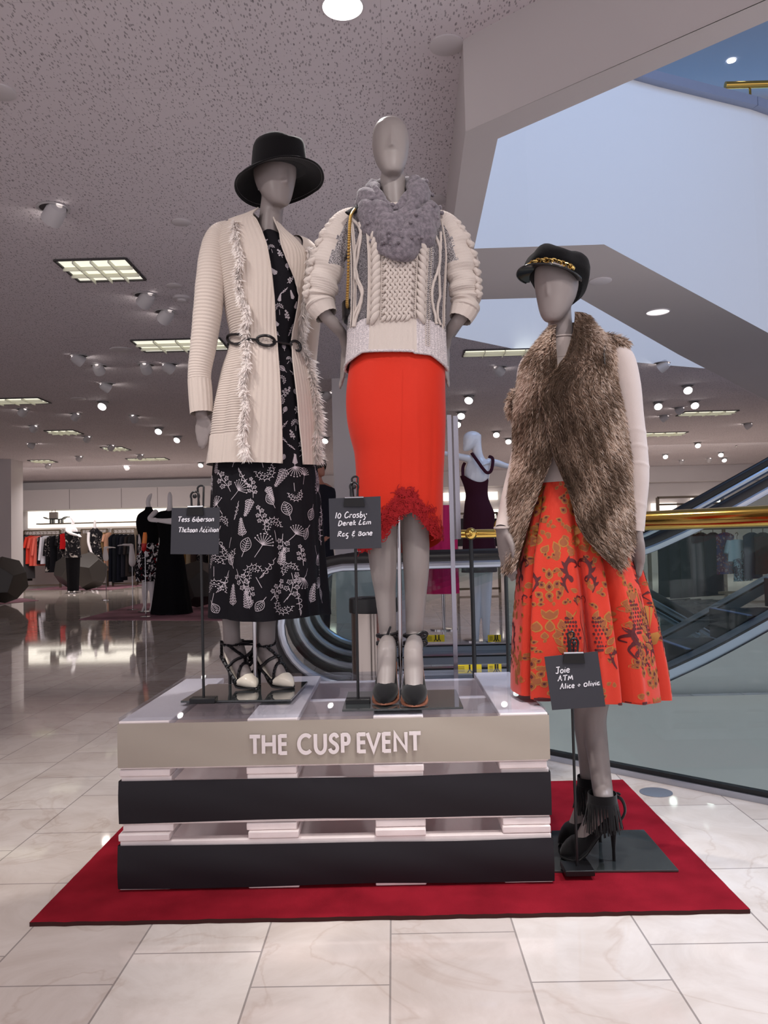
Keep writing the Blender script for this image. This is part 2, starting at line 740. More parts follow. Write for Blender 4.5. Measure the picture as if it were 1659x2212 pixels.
# --- ceiling: fissured mineral tiles
def ceiling_material():
    m = mat('fissured_ceiling_tile', (222, 214, 218), 0.9, spec=0.2)
    nt = m.node_tree
    N, L = nt.nodes, nt.links
    b = N['Principled BSDF']
    tc = N.new('ShaderNodeTexCoord')

    def fiss(rot, sc, loc, th):
        mp = N.new('ShaderNodeMapping')
        mp.inputs['Rotation'].default_value = (0, 0, R(rot))
        mp.inputs['Scale'].default_value = sc
        mp.inputs['Location'].default_value = loc
        L.new(tc.outputs['Object'], mp.inputs[0])
        v = N.new('ShaderNodeTexVoronoi')
        v.feature = 'F1'
        v.inputs['Scale'].default_value = 1.0
        v.inputs['Randomness'].default_value = 1.0
        L.new(mp.outputs[0], v.inputs['Vector'])
        r_ = N.new('ShaderNodeValToRGB')
        r_.color_ramp.elements[0].position = th
        r_.color_ramp.elements[0].color = (0.55, 0.54, 0.55, 1)
        r_.color_ramp.elements[1].position = th + 0.05
        r_.color_ramp.elements[1].color = (1, 1, 1, 1)
        L.new(v.outputs['Distance'], r_.inputs[0])
        return r_.outputs[0]
    cols = [fiss(28, (58, 21, 1), (0, 0, 0.5), 0.20), fiss(65, (62, 23, 1), (3.7, 1.2, 0.5), 0.18), fiss(-8, (74, 30, 1), (9.1, 4.4, 0.5), 0.16)]
    # butt joints of the tiles
    br = N.new('ShaderNodeTexBrick')
    br.offset = 0.0
    br.inputs['Color1'].default_value = (1, 1, 1, 1)
    br.inputs['Color2'].default_value = (0.965, 0.965, 0.97, 1)
    br.inputs['Mortar'].default_value = (0.80, 0.79, 0.79, 1)
    br.inputs['Mortar Size'].default_value = 0.0016
    br.inputs['Scale'].default_value = 1.0
    br.inputs['Brick Width'].default_value = 0.61
    br.inputs['Row Height'].default_value = 0.61
    L.new(tc.outputs['Object'], br.inputs[0])
    out = br.outputs['Color']
    base = N.new('ShaderNodeRGB')
    base.outputs[0].default_value = (*lin((222, 214, 218)), 1)
    chain = [base.outputs[0]] + cols + [out]
    cur = chain[0]
    for nx in chain[1:]:
        mx = N.new('ShaderNodeMix')
        mx.data_type = 'RGBA'
        mx.blend_type = 'MULTIPLY'
        mx.inputs[0].default_value = 1.0
        L.new(cur, mx.inputs[6])
        L.new(nx, mx.inputs[7])
        cur = mx.outputs[2]
    L.new(cur, b.inputs['Base Color'])
    return m


ZC, ZS = 3.1, 2.7
M_WALL = mat('painted_wall', (205, 198, 199), 0.7, spec=0.25, var=(0.6, 0.02))
M_PANEL = mat('wall_panel', (188, 180, 180), 0.6, spec=0.3, var=(0.4, 0.02))
M_SOFFIT = mat('painted_plaster', (196, 189, 188), 0.55, spec=0.3, var=(0.5, 0.015))
M_WHITE = mat('white_paint', (240, 240, 240), 0.6, spec=0.3)
M_ATRIUM = mat('atrium_plaster', (236, 238, 240), 0.8, spec=0.1)

P0 = atz(1000, 86, ZC)
Pn = atz(1160, 1, ZC)
dn = (Pn - P0).normalized()
Pfar = P0 + dn * 7.5
sBy = atz(983, 727, ZS).y + 0.3
cl = [(-16, -3), (16, -3), (16, 25), (-16, 25)]
wellb = [V((P0.x + 0.07, sBy, ZC)), atz(982, 727, ZC), atz(1150, 762, ZC), atz(1365, 769, ZC), atz(1470, 765, ZC), atz(1640, 800, ZC)]
wellb[3:5] = [V((3.46, 9.95, ZC)), V((4.3, 10.31, ZC))]
hole = [(P0.x, P0.y), (Pfar.x, Pfar.y), (11, 4), (11, 14.5)] + [(p.x, p.y) for p in reversed(wellb)]
fill('ceiling', cl, [hole], ZC, ceiling_material())

# dropped soffit ring round the escalator well
sA = [atz(1075, 300, ZS), atz(1024, 537, ZS), atz(1305, 528, ZS), atz(1659, 719, ZS)]
sNear = atz(1640, 53, ZS)
dA = (sNear - sA[0]).normalized()
dF = (sA[3] - sA[2]).normalized()
farA = sA[3] + dF * 4.5
nearA = sA[0] + dA * 6.0
holeA = [sA[0], sA[1], sA[2], sA[3], farA, V((10.3, 8.5, ZS)), V((10.3, 4.6, ZS)), nearA]
q0 = V((P0.x, P0.y, ZS))
sB = [atz(1466, 766, ZS), atz(1247, 641, ZS), atz(1037, 647, ZS), atz(983, 727, ZS)]
dB = (atz(1659, 866, ZS) - sB[0]).normalized()
outer = [q0, V((Pfar.x, Pfar.y, ZS)), V((11, 4, ZS)), V((11, 14.5, ZS)), sB[0] + dB * 6.5, sB[0], sB[1], sB[2], sB[3], V((wellb[0].x, wellb[0].y, ZS))]
fill('trim_1', [(p.x, p.y) for p in outer], [[(p.x, p.y) for p in holeA]], ZS, M_SOFFIT)
fa = MB()
for a, b in ((q0, V((Pfar.x, Pfar.y, 0))), (outer[-1], q0)):
    fa.add([(a.x, a.y, ZS), (b.x, b.y, ZS), (b.x, b.y, ZC), (a.x, a.y, ZC)], [(0, 1, 2, 3)])
struct(fa.build('trim_2', M_SOFFIT, smooth=False))

# white wall of the floor above, lit by daylight, rising from the far edge of the well
ZT = 6.63
wp = [(wellb[1].x - 0.6, wellb[1].y - 0.5)] + [(p.x, p.y) for p in wellb[1:3]] + [(3.46, 9.95), (4.87, 10.55), (7.5, 12.0), (11, 14.0)]
wa = MB()
for i in range(len(wp) - 1):
    a, b = wp[i], wp[i + 1]
    wa.add([(a[0], a[1], ZC), (b[0], b[1], ZC), (b[0], b[1], ZT), (a[0], a[1], ZT)], [(0, 1, 2, 3)])
struct(wa.build('wall_upper', M_ATRIUM, smooth=True, angle=60))
cp = MB()
for i in range(2, len(wp) - 1):
    cp.bar((wp[i][0], wp[i][1], ZT + 0.05), (wp[i + 1][0], wp[i + 1][1], ZT + 0.05), 0.22, 0.12)
struct(cp.build('trim_3', mat('blue_grey_metal', (150, 158, 180), 0.35, 0.3), smooth=False))
# the storey above: ceiling and glazing glimpsed through the well
uc = MB()
uc.add([(-16, -8, 9.5), (26, -8, 9.5), (26, 30, 9.5), (-16, 30, 9.5)], [(3, 2, 1, 0)])  # visible in one corner; extended unseen over the rest to block world light
struct(uc.build('ceiling_upper', mat('upper_ceiling', (150, 158, 172), 0.8), smooth=False))
uw = MB()
uw.add([(1, 15.5, 6.6), (26, 15.5, 6.6), (26, 15.5, 9.2), (1, 15.5, 9.2)], [(0, 1, 2, 3)])
struct(uw.build('window_1', mat('sky_glazing', (120, 170, 225), 0.2, emit=((150, 205, 250), 0.8)), smooth=False))
M_BRASS = mat('polished_brass', (214, 176, 92), 0.13, 1.0)
ur = MB()
ur.tube([(5.6, 13.0, 8.35), (12.5, 13.0, 8.35)], 0.06, 12)
for k in range(5):
    ur.tube([(6.0 + k * 1.4, 13.0, 8.35), (6.0 + k * 1.4, 13.0, 6.6)], 0.02, 8)
tag(ur.build('guard_rail', M_BRASS), 'brass guard rail of the floor above, at the top right through the well', 'railing')

# --- walls
bw = MB()
bw.add([(-16, 24, 0), (16, 24, 0), (16, 24, ZC), (-16, 24, ZC)], [(0, 1, 2, 3)])
struct(bw.build('wall_back', M_WALL, smooth=False))
lw = MB()
lw.add([(-16, 8, 0), (-16, 24, 0), (-16, 24, ZC), (-16, 8, ZC)], [(0, 1, 2, 3)])
struct(lw.build('wall_left', M_WALL, smooth=False))
rw = MB()
rw.add([(16, 8, 0), (16, 24, 0), (16, 24, ZC), (16, 8, ZC)], [(3, 2, 1, 0)])
struct(rw.build('wall_right', M_WALL, smooth=False))

# bulkhead over the clothing bays on the far wall, with the lit recess below it
bk = MB()
zb = at(200, 1099, 23.2).z
x0, x1 = at(-120, 1100, 23.2).x, at(690, 1100, 23.2).x
bk.box(((x0 + x1) / 2, 23.55, (zb + ZC - 0.28) / 2), (x1 - x0, 0.7, ZC - 0.28 - zb))
for u in (150, 262, 340, 520):
    x = at(u, 1060, 23.2).x
    bk.box((x, 23.198, (zb + ZC - 0.28) / 2), (0.012, 0.006, ZC - 0.3 - zb), 1)
struct(bk.build('trim_4', [M_PANEL, mat('panel_joint', (120, 112, 112), 0.8)], smooth=False))
M_LIT = mat('lit_recess', (250, 246, 236), 0.6, emit=((255, 247, 232), 1.25))  # emission stands in for the light falling on the recess walls
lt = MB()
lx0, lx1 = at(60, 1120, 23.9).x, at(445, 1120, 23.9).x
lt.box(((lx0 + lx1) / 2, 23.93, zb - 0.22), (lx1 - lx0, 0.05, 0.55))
tag(lt.build('wall_glow', M_LIT, smooth=False), 'long white niche wall above the far left clothing racks, its lighting put in as glow', 'wall glow')
for (u0, u1, v0, v1, lab) in ((690, 720, 1110, 1150, 'glowing wall patch behind the middle sign card'),
                              (958, 1075, 1062, 1082, 'warm glowing wall strip beside the burgundy gown'),
                              (1066, 1080, 1100, 1122, 'small warm glowing wall patch right of the burgundy gown'),
                              (1408, 1462, 1086, 1114, 'glowing white niche above the brass rail'),
                              (1494, 1560, 1074, 1106, 'white glowing wall patch between the two rising handrails')):
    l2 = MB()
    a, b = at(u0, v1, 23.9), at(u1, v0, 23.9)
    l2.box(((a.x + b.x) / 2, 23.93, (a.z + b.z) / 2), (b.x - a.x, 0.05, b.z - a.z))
    tag(l2.build('wall_glow', M_LIT, smooth=False), lab, 'wall glow')
b2 = MB()
zl = at(1420, 1041, 23.6).z
b2.box((8, 23.8, (zl + ZC) / 2 + 0.0), (15.5, 0.4, ZC - zl - 0.002))
struct(b2.build('trim_5', M_WALL, smooth=False))

# --- columns
cl1 = MB()
xa = at(24, 1100, 17.9).x
cl1.box((xa - 0.55, 18.19, ZC / 2), (1.1, 0.58, ZC))
struct(cl1.build('wall_pillar', M_WALL, smooth=False))
cl2 = MB()
xb, xc = at(720, 1000, 10.2).x, at(905, 1000, 10.2).x
cl2.box(((xb + xc) / 2, 10.2 + 0.5, ZC / 2), (xc - xb, 1.0, ZC))
struct(cl2.build('wall_column', M_WALL, smooth=False))
# ================================================================== rug, pallets and signs
M_RUG = mat('red_carpet', (150, 30, 44), 0.95, spec=0.05, bump=(900, 0.9), var=(7, 0.18))
rg = MB()
ra, rb_, rc = atz(60, 2006, 0.0), atz(1617, 1970, 0.0), atz(1346, 1690, 0.0)
rx0, rx1, ry0, ry1 = ra.x, rb_.x, (ra.y + rb_.y) / 2, rc.y
rn, rm = 60, 36
rows = []
random.seed(5)
for i in range(rm + 1):
    rows.append([V((rx0 + (rx1 - rx0) * j / rn, ry0 + (ry1 - ry0) * i / rm + (random.uniform(-.002, .002) if i in (0, rm) else 0), 0.011 + random.uniform(-.0006, .0006))) for j in range(rn + 1)])
rg.grid(rows)
for a, b in ((rows[0], 0), (rows[-1], 0), ([r_[0] for r_ in rows], 0), ([r_[-1] for r_ in rows], 0)):
    rg.grid([a, [V((p.x, p.y, 0.0005)) for p in a]], mi=1)
tag(rg.build('rug', [M_RUG, mat('rug_edge', (58, 24, 22), 0.95)]), 'red rectangular rug lying on the stone floor under the pallet stack', 'rug')
ZR = 0.0118

PY0 = 2.285
PX0, PX1 = at(258, 1740, PY0).x, at(1189, 1740, PY0).x
PD = 0.74
M_WOOD = mat('white_painted_wood', (240, 228, 226), 0.55, spec=0.3, var=(9, 0.05), bump=(60, 0.25), stretch=(1, 0.2, 1))
M_BLACKP = mat('black_paper', (34, 31, 36), 0.55, spec=0.3, bump=(14, 0.12))
M_GREYP = mat('greige_paper', (172, 162, 150), 0.5, spec=0.35, bump=(10, 0.06))
M_LETTER = mat('pale_letter', (236, 226, 226), 0.5)
bxs = [(258, 368), (533, 642), (808, 917), (1085, 1190)]
bx = [(at(a, 1740, PY0).x, at(b, 1740, PY0).x) for a, b in bxs]
bx[0] = (PX0, bx[0][1])
bx[-1] = (bx[-1][0], PX1)
BT, SH = 0.020, 0.115
PH = SH + 2 * BT


def pallet(z0, label, cover_m, dy, seed, zb_, hb_):
    t = thing('pallet', label, 'pallet', ((PX0 + PX1) / 2, PY0 + PD / 2, z0), 'stacked painted pallets')
    rnd = random.Random(seed)
    for lay, nm in ((0, 'base_board'), (1, 'deck_board')):
        for a, b in bx:
            m = MB()
            zz = z0 + BT / 2 + lay * (SH + BT)
            j = rnd.uniform(-.004, .004)
            m.box(((a + b) / 2 + j, PY0 + PD / 2 + dy + rnd.uniform(-.004, .004), zz), (b - a, PD, BT * 0.97))
            m.build(nm, M_WOOD, t, bevel=0.003)
    for k, yy in enumerate((0.02, PD / 2, PD - 0.02)):
        m = MB()
        m.box(((PX0 + PX1) / 2, PY0 + yy + dy, z0 + BT + SH / 2), (PX1 - PX0, 0.036, SH - 0.001))
        m.build('stringer', M_WOOD, t, bevel=0.003)
    # paper band wrapped over the front stringer
    rows = []
    n = 70
    for i in range(9):
        k = i / 8
        row = []
        for q in range(n + 1):
            s = q / n
            x = PX0 - 0.004 + (PX1 - PX0 + 0.008) * s
            wv = 0.0016 * math.sin(s * 6 + seed) * (k - 0.5) * 2 + 0.0012 * math.sin(s * 11 + seed * 2)
            y = PY0 + dy - 0.004 - 0.006 * math.sin(PI * k) * (1 if cover_m is M_BLACKP else 0.15) - abs(0.002 * math.sin(s * 9 + 3 * k + seed))
            edge = (1 if i in (0, 8) else 0)
            row.append(V((x, y, z0 + zb_ + hb_ * k + (wv * edge if cover_m is M_BLACKP else 0))))
        rows.append(row)
    m = MB()
    m.grid(rows)
    for col in (0, n):
        s = -1
        m.grid([[r_[col] for r_ in rows], [V((r_[col].x + 0.002, r_[col].y + 0.045, r_[col].z)) for r_ in rows]])
    cv = m.build('paper_band', cover_m, t)
    return t, cv


pallet(ZR, 'bottom pallet of the stack, black paper band touching the rug', M_BLACKP, 0.0, 1, .0072, .1155)
pallet(ZR + PH, 'middle pallet of the stack, black paper band under the greige one', M_BLACKP, 0.012, 2, .028, .1155)
top_p, top_c = pallet(ZR + 2 * PH, 'top pallet with greige paper band and pale THE CUSP EVENT lettering', M_GREYP, 0.006, 3, .0265, .1225)
ZP = ZR + 3 * PH


# block lettering
def stroke2d(mb, pts, w, f, depth, mi=0):
    """thick mitred polyline in a plane: f(x,y)->3D, extruded by depth"""
    n = len(pts)
    Lp, Rp = [], []
    for i in range(n):
        p = np.array(pts[i], float)
        d1 = p - np.array(pts[i - 1]) if i > 0 else None
        d2 = np.array(pts[i + 1]) - p if i < n - 1 else None
        d1 = d2 if d1 is None else d1
        d2 = d1 if d2 is None else d2
        n1 = np.array((-d1[1], d1[0])) / (np.hypot(*d1) + 1e-9)
        n2 = np.array((-d2[1], d2[0])) / (np.hypot(*d2) + 1e-9)
        q = n1 + n2
        q /= (np.hypot(*q) + 1e-9)
        k = 1 / max(0.45, q.dot(n1))
        Lp.append(p + q * w / 2 * k)
        Rp.append(p - q * w / 2 * k)
    D_ = V(depth)
    k = len(mb.v)
    for i in range(n):
        for q in (Lp[i], Rp[i]):
            p = V(f(*q))
            mb.v.append(tuple(p + D_))
            mb.v.append(tuple(p))
    for i in range(n - 1):
        a, b = k + 4 * i, k + 4 * i + 4
        fs = [(a, b, b + 2, a + 2), (a, a + 1, b + 1, b), (a + 2, b + 2, b + 3, a + 3)]
        mb.f += fs
        mb.m += [mi] * 3
    for a in (k, k + 4 * (n - 1)):
        mb.f.append((a, a + 2, a + 3, a + 1))
        mb.m.append(mi)


GL = {
    'T': [[(0, 1), (1, 1)], [(0.5, 1.0), (0.5, 0)]],
    'H': [[(0.08, 0), (0.08, 1.06)], [(0.92, 0), (0.92, 1.06)], [(0.08, 0.53), (0.92, 0.53)]],
    'E': [[(0.12, -0.06), (0.12, 1.06)], [(0.1, 0), (0.95, 0)], [(0.1, 0.53), (0.9, 0.53)], [(0.1, 1), (0.95, 1)]],
    'C': [arc((0.55, 0.5), 0.52, 48, 312, 22)],
    'U': [[(0.08, 1.06)] + arc((0.5, 0.38), 0.42, 180, 360, 14) + [(0.92, 1.06)]],
    'S': [spline([(.86, .84), (.72, .98), (.48, 1.01), (.22, .90), (.20, .70), (.45, .55), (.72, .42), (.84, .24), (.72, .06), (.45, -.01), (.2, .05), (.08, .2)], 4)],
    'P': [[(0.12, -0.04), (0.12, 1.06)], [(0.1, 1.0)] + arc((0.52, 0.735), 0.265, 90, -90, 12) + [(0.1, 0.47)]],
    'V': [[(0.02, 1.06), (0.5, 0.02), (0.98, 1.06)]],
    'N': [[(0.08, -0.04), (0.08, 1.0), (0.92, 0.06), (0.92, 1.06)]],
}
lets = [('T', 520, 558), ('H', 566, 612), ('E', 625, 656), ('C', 696, 744), ('U', 754, 796), ('S', 806, 842), ('P', 851, 886),
        ('E', 909, 940), ('V', 944, 990), ('E', 1000, 1031), ('N', 1041, 1088), ('T', 1096, 1138)]
lm = MB()
zt0 = at(540 + 40, 1627, PY0).z
zcap = 0.050
for ch, a, b in lets:
    ua, ub = 230 + a / 1.6757, 230 + b / 1.6757
    xa_, xb_ = at(ua, 1605, PY0).x, at(ub, 1605, PY0).x
    w_ = xb_ - xa_
    h_ = zcap / 1.06
    for q_, st in enumerate(GL[ch]):
        stroke2d(lm, [(p[0] * w_, p[1] * h_) for p in st], 0.0098, lambda x, y: V((xa_ + x, PY0 - 0.0045 - q_ * .00025, zt0 + 0.001 + y)), (0, -0.0035, 0))
lm.build('lettering', M_LETTER, top_c, smooth=False)

# clear acrylic sheet on the deck
M_ACR = glass('clear_acrylic', (244, 246, 250), 0.02, scale=0.4)
ac = MB()
ac.box(((PX0 + PX1) / 2 - 0.002, PY0 + PD / 2 + 0.01, ZP + 0.0055), (PX1 - PX0 + 0.0, PD + 0.01, 0.009))
tag(ac.build('acrylic_sheet', M_ACR, smooth=False, bevel=0.001), 'clear acrylic sheet lying on the deck of the top pallet', 'acrylic sheet')
ZA = ZP + 0.0105

# ------------------------------------------------------------------ handwriting
HW = {
    'T': (0.75, [[(0.05, 0.95), (0.72, 1.0)], [(0.4, 0.97), (0.33, 0)]]),
    'e': (0.52, [[(0.05, 0.3), (0.4, 0.36), (0.38, 0.55), (0.2, 0.6), (0.04, 0.38), (0.06, 0.12), (0.25, 0.0), (0.45, 0.1)]]),
    's': (0.45, [[(0.4, 0.58), (0.15, 0.6), (0.08, 0.45), (0.34, 0.25), (0.34, 0.08), (0.15, 0.0), (0.02, 0.06)]]),
    'G': (0.66, [[(0.45, 0.95), (0.15, 0.6), (0.08, 0.2), (0.25, 0.0), (0.5, 0.05), (0.58, 0.3), (0.4, 0.45), (0.15, 0.35)]]),
    'i': (0.25, [[(0.12, 0.58), (0.1, 0.0)], [(0.16, 0.8), (0.17, 0.84)]]),
    'b': (0.5, [[(0.12, 1.0), (0.06, 0.03), (0.3, 0.0), (0.43, 0.25), (0.3, 0.45), (0.1, 0.35)]]),
    'r': (0.42, [[(0.08, 0.58), (0.06, 0.0)], [(0.07, 0.35), (0.2, 0.55), (0.4, 0.55)]]),
    'o': (0.5, [[(0.25, 0.58), (0.06, 0.4), (0.08, 0.1), (0.25, 0.0), (0.43, 0.18), (0.42, 0.45), (0.25, 0.58)]]),
    'n': (0.52, [[(0.08, 0.58), (0.05, 0.0)], [(0.06, 0.35), (0.25, 0.58), (0.42, 0.5), (0.43, 0.0)]]),
    'h': (0.5, [[(0.15, 1.0), (0.05, 0.0)], [(0.08, 0.35), (0.28, 0.56), (0.42, 0.45), (0.42, 0.0)]]),
    'a': (0.52, [[(0.4, 0.5), (0.2, 0.58), (0.04, 0.3), (0.14, 0.02), (0.35, 0.18), (0.42, 0.52), (0.42, 0.1), (0.5, 0.02)]]),
    'k': (0.5, [[(0.14, 1.0), (0.06, 0.0)], [(0.42, 0.62), (0.1, 0.3), (0.46, 0.0)]]),
    'A': (0.72, [[(0.02, 0.0), (0.4, 1.0), (0.62, 0.0)], [(0.1, 0.38), (0.62, 0.42)]]),
    'd': (0.52, [[(0.4, 0.42), (0.2, 0.55), (0.05, 0.25), (0.15, 0.0), (0.38, 0.12), (0.46, 1.0), (0.42, 0.05)]]),
    't': (0.38, [[(0.2, 0.9), (0.14, 0.1), (0.28, 0.0)], [(0.02, 0.6), (0.36, 0.63)]]),
    '1': (0.28, [[(0.2, 1.0), (0.1, 0.0)]]),
    '0': (0.6, [[(0.3, 0.85), (0.08, 0.5), (0.15, 0.05), (0.4, 0.05), (0.52, 0.5), (0.3, 0.85)]]),
    'C': (0.72, [[(0.6, 0.9), (0.35, 1.0), (0.08, 0.55), (0.15, 0.1), (0.4, 0.02), (0.7, 0.25)]]),
    'y': (0.5, [[(0.05, 0.55), (0.12, 0.15), (0.35, 0.15), (0.46, 0.6)], [(0.42, 0.4), (0.2, -0.4), (0.02, -0.45)]]),
    'D': (0.68, [[(0.12, 0.95), (0.05, 0.0), (0.4, 0.1), (0.58, 0.5), (0.4, 0.9), (0.05, 0.95)]]),
    'L': (0.6, [[(0.25, 1.0), (0.06, 0.3), (0.1, 0.03), (0.5, 0.1)]]),
    'm': (0.8, [[(0.08, 0.58), (0.05, 0.0)], [(0.06, 0.4), (0.22, 0.56), (0.36, 0.45), (0.36, 0.02)], [(0.36, 0.4), (0.55, 0.56), (0.68, 0.45), (0.7, 0.0)]]),
    'R': (0.68, [[(0.15, 0.95), (0.05, 0.0)], [(0.05, 0.92), (0.45, 0.98), (0.52, 0.7), (0.15, 0.45), (0.62, 0.02)]]),
    'g': (0.52, [[(0.42, 0.5), (0.2, 0.58), (0.06, 0.3), (0.18, 0.08), (0.4, 0.22), (0.44, 0.55), (0.34, -0.35), (0.1, -0.4)]]),
    '&': (0.6, [[(0.5, 0.75), (0.25, 0.85), (0.15, 0.62), (0.35, 0.5), (0.1, 0.35), (0.12, 0.08), (0.35, 0.0), (0.5, 0.1)], [(0.36, 1.05), (0.37, 1.1)], [(0.25, -0.28), (0.26, -0.33)]]),
    'B': (0.6, [[(0.12, 0.8), (0.06, 0.0)], [(0.06, 0.78), (0.42, 0.72), (0.38, 0.5), (0.12, 0.42), (0.5, 0.3), (0.42, 0.05), (0.06, 0.0)]]),
    'J': (0.6, [[(0.1, 0.98), (0.62, 1.0)], [(0.4, 0.98), (0.36, 0.15), (0.2, 0.0), (0.03, 0.12)]]),
    'M': (0.85, [[(0.04, 0.0), (0.16, 0.75), (0.38, 0.3), (0.62, 0.8), (0.74, 0.0)]]),
    'l': (0.25, [[(0.16, 1.0), (0.08, 0.0)]]),
    'c': (0.45, [[(0.38, 0.52), (0.2, 0.58), (0.05, 0.3), (0.15, 0.03), (0.4, 0.1)]]),
    '+': (0.6, [[(0.05, 0.35), (0.5, 0.42)], [(0.3, 0.65), (0.25, 0.1)]]),
    'O': (0.7, [[(0.35, 0.7), (0.08, 0.5), (0.1, 0.1), (0.35, 0.0), (0.58, 0.2), (0.55, 0.55), (0.35, 0.7)]]),
    'v': (0.45, [[(0.03, 0.55), (0.18, 0.0), (0.42, 0.58)]]),
}


def handwrite(mb, text, f, x, y, h, w_total, pen_w, depth, mi=0, slant=0.12):
    tot = sum(0.4 if c == ' ' else HW[c][0] + 0.08 for c in text)
    s = w_total / tot
    for c in text:
        if c == ' ':
            x += 0.4 * s
            continue
        wd, sts = HW[c]
        for q_, st in enumerate(sts):
            pts = spline(st, 4) if len(st) > 3 else st
            stroke2d(mb, [(x + (p[0] + slant * p[1]) * s, y + p[1] * h) for p in pts], pen_w, f, depth, mi)
        x += (wd + 0.08) * s


M_CARD = mat('charcoal_card', (62, 62, 68), 0.75, spec=0.25)
M_CHALK = mat('white_marker', (232, 230, 236), 0.7)
M_BLKM = mat('black_metal', (20, 19, 21), 0.35, spec=0.5)
M_CHROME = mat('chrome', (172, 167, 169), 0.1, 1.0)
M_CLIP = mat('clip_steel', (205, 205, 210), 0.2, 1.0)


def sign_stand(label, corners, Yc, pole_px, base_rect, zb_, lines, clip_px, tilt):
    """corners: TL, TR, BR, BL of the card in the photo"""
    root_p = at(pole_px[1][0], pole_px[1][1], Yc)
    t = thing('sign_stand', label, 'sign', (root_p.x, root_p.y, zb_), 'clip sign stands')
    m = MB()
    (a, b) = base_rect
    m.box((root_p.x, root_p.y + 0.0, zb_ + 0.0085), (a, b, 0.016))
    m.build('base', M_BLKM, t, bevel=0.002)
    topp = at(pole_px[0][0], pole_px[0][1], Yc)
    m = MB()
    m.tube([(root_p.x, root_p.y, zb_ + 0.016), (topp.x, topp.y, topp.z)], 0.0042, 10)
    m.build('pole', M_BLKM, t)
    TL, TR, BR, BL = [at(c[0], c[1], Yc - 0.012) for c in corners]
    m = MB()
    m.prism([TL, TR, BR, BL], (0, 0.003, 0))
    card = m.build('card', M_CARD, t, smooth=False)

    def f(x, y):
        p = TL + (TR - TL) * x + (BL - TL) * y
        return p + V((0, -0.0008, 0))
    m = MB()
    hgt = (BL - TL).length
    wid = (TR - TL).length
    for (txt, x, y, w_, h_) in lines:
        g = lambda px_, py_: f(px_ / wid, py_ / hgt)
        handwrite(m, txt, lambda X, Yv: f(X / wid, (y * hgt - (Yv - 0)) / hgt), x * wid, 0.0, h_ * hgt, w_ * wid, 0.0028, (0, -0.0005, 0))
    m.build('writing', M_CHALK, card, smooth=False)
    # bulldog clip
    cu, cv_, cw, chh = clip_px
    m = MB()
    p0 = at(cu - cw * 0.44, cv_, Yc - 0.02)
    p1 = at(cu + cw * 0.44, cv_ - cw * 0.02, Yc - 0.02)
    p2 = at(cu + cw * 0.5, cv_ + chh, Yc - 0.016)
    p3 = at(cu - cw * 0.5, cv_ + chh, Yc - 0.016)
    m.prism([p0, p1, p2, p3], (0, 0.004, 0))
    q = V((0, 0.02, 0))
    m.prism([p0 + q, p1 + q, p2 + q, p3 + q], (0, 0.004, 0))
    cl_ = m.build('clip', M_BLKM, t, smooth=False)
    m = MB()
    m.tube([p0 + V((0, 0.008, 0.001)), p1 + V((0, 0.008, 0.001))], 0.0042, 10)
    m.build('clip_spine', M_CLIP, cl_)
    m = MB()
    ct = at(cu, cv_ - 24, Yc - 0.008)
    cb = at(cu, cv_ - 2, Yc - 0.008)
    rr = 9 * Yc / FPX
    pts = [(ct.x + rr * 1.0 * math.cos(R(a_)), ct.y, ct.z + rr * 1.1 * math.sin(R(a_))) for a_ in range(-30, 211, 20)]
    m.tube([(cb.x + rr * 0.8, cb.y, cb.z)] + pts + [(cb.x - rr * 0.8, cb.y, cb.z)], 0.0032, 8)
    m.ball((ct.x, ct.y - 0.002, ct.z), (rr * 0.55, 0.005, rr * 0.55), 12, 6)
    pts2 = [(p[0] + tilt * rr, p[1] + 0.012, p[2] + rr * 1.5) for p in pts]
    m.tube([(cb.x + tilt * rr + rr * 0.5, cb.y + 0.012, cb.z)] + pts2[4:10] + [(cb.x + tilt * rr - rr * 0.5, cb.y + 0.012, cb.z)], 0.003, 8)
    m.build('clip_handle', M_BLKM, cl_)
    return t


sign_stand('charcoal card reading Tess Giberson, on a stand beside the black floral dress',
           [(371, 1097), (475, 1096), (472, 1198), (368, 1197)], 2.47, ((433, 1100), (440, 1506)), (0.078, 0.045), ZA + 0.0035,
           [('Tess Giberson', 0.13, 0.30, 0.76, 0.105), ('Thakoon Addition', 0.15, 0.53, 0.84, 0.105)], (421, 1096, 37, 17), 1.3)
sign_stand('charcoal card reading 10 Crosby, on a stand in front of the orange skirt',
           [(710, 1077), (822, 1072), (824, 1184), (713, 1187)], 2.40, ((766, 1080), (774, 1524)), (0.072, 0.04), ZA + 0.0035,
           [('10 Crosby', 0.11, 0.395, 0.62, 0.115), ('Derek Lam', 0.17, 0.54, 0.64, 0.095), ('Rag & Bone', 0.15, 0.755, 0.68, 0.10)], (765, 1076, 46, 18), 0.3)
sign_stand('tilted charcoal card reading Joie, on a floor stand by the orange brocade skirt',
           [(1176, 1419), (1291, 1407), (1308, 1526), (1193, 1534)], 2.335, ((1233, 1420), (1247, 1876)), (0.082, 0.075), ZR + 0.009,
           [('Joie', 0.16, 0.33, 0.28, 0.115), ('ATM', 0.18, 0.475, 0.3, 0.095), ('Alice + Olivia', 0.2, 0.625, 0.76, 0.095)], (1240, 1413, 48, 20), -0.4)
# ================================================================== mannequin builders
M_SKIN = mat('grey_mannequin', (136, 126, 124), 0.42, spec=0.4, var=(3, 0.02))
M_SKINB = mat('grey_mannequin_satin', (154, 145, 142), 0.42, spec=0.4, var=(3, 0.02))
M_MIRROR = mat('smoked_glass', (58, 62, 62), 0.03, spec=0.9, coat=0.6)


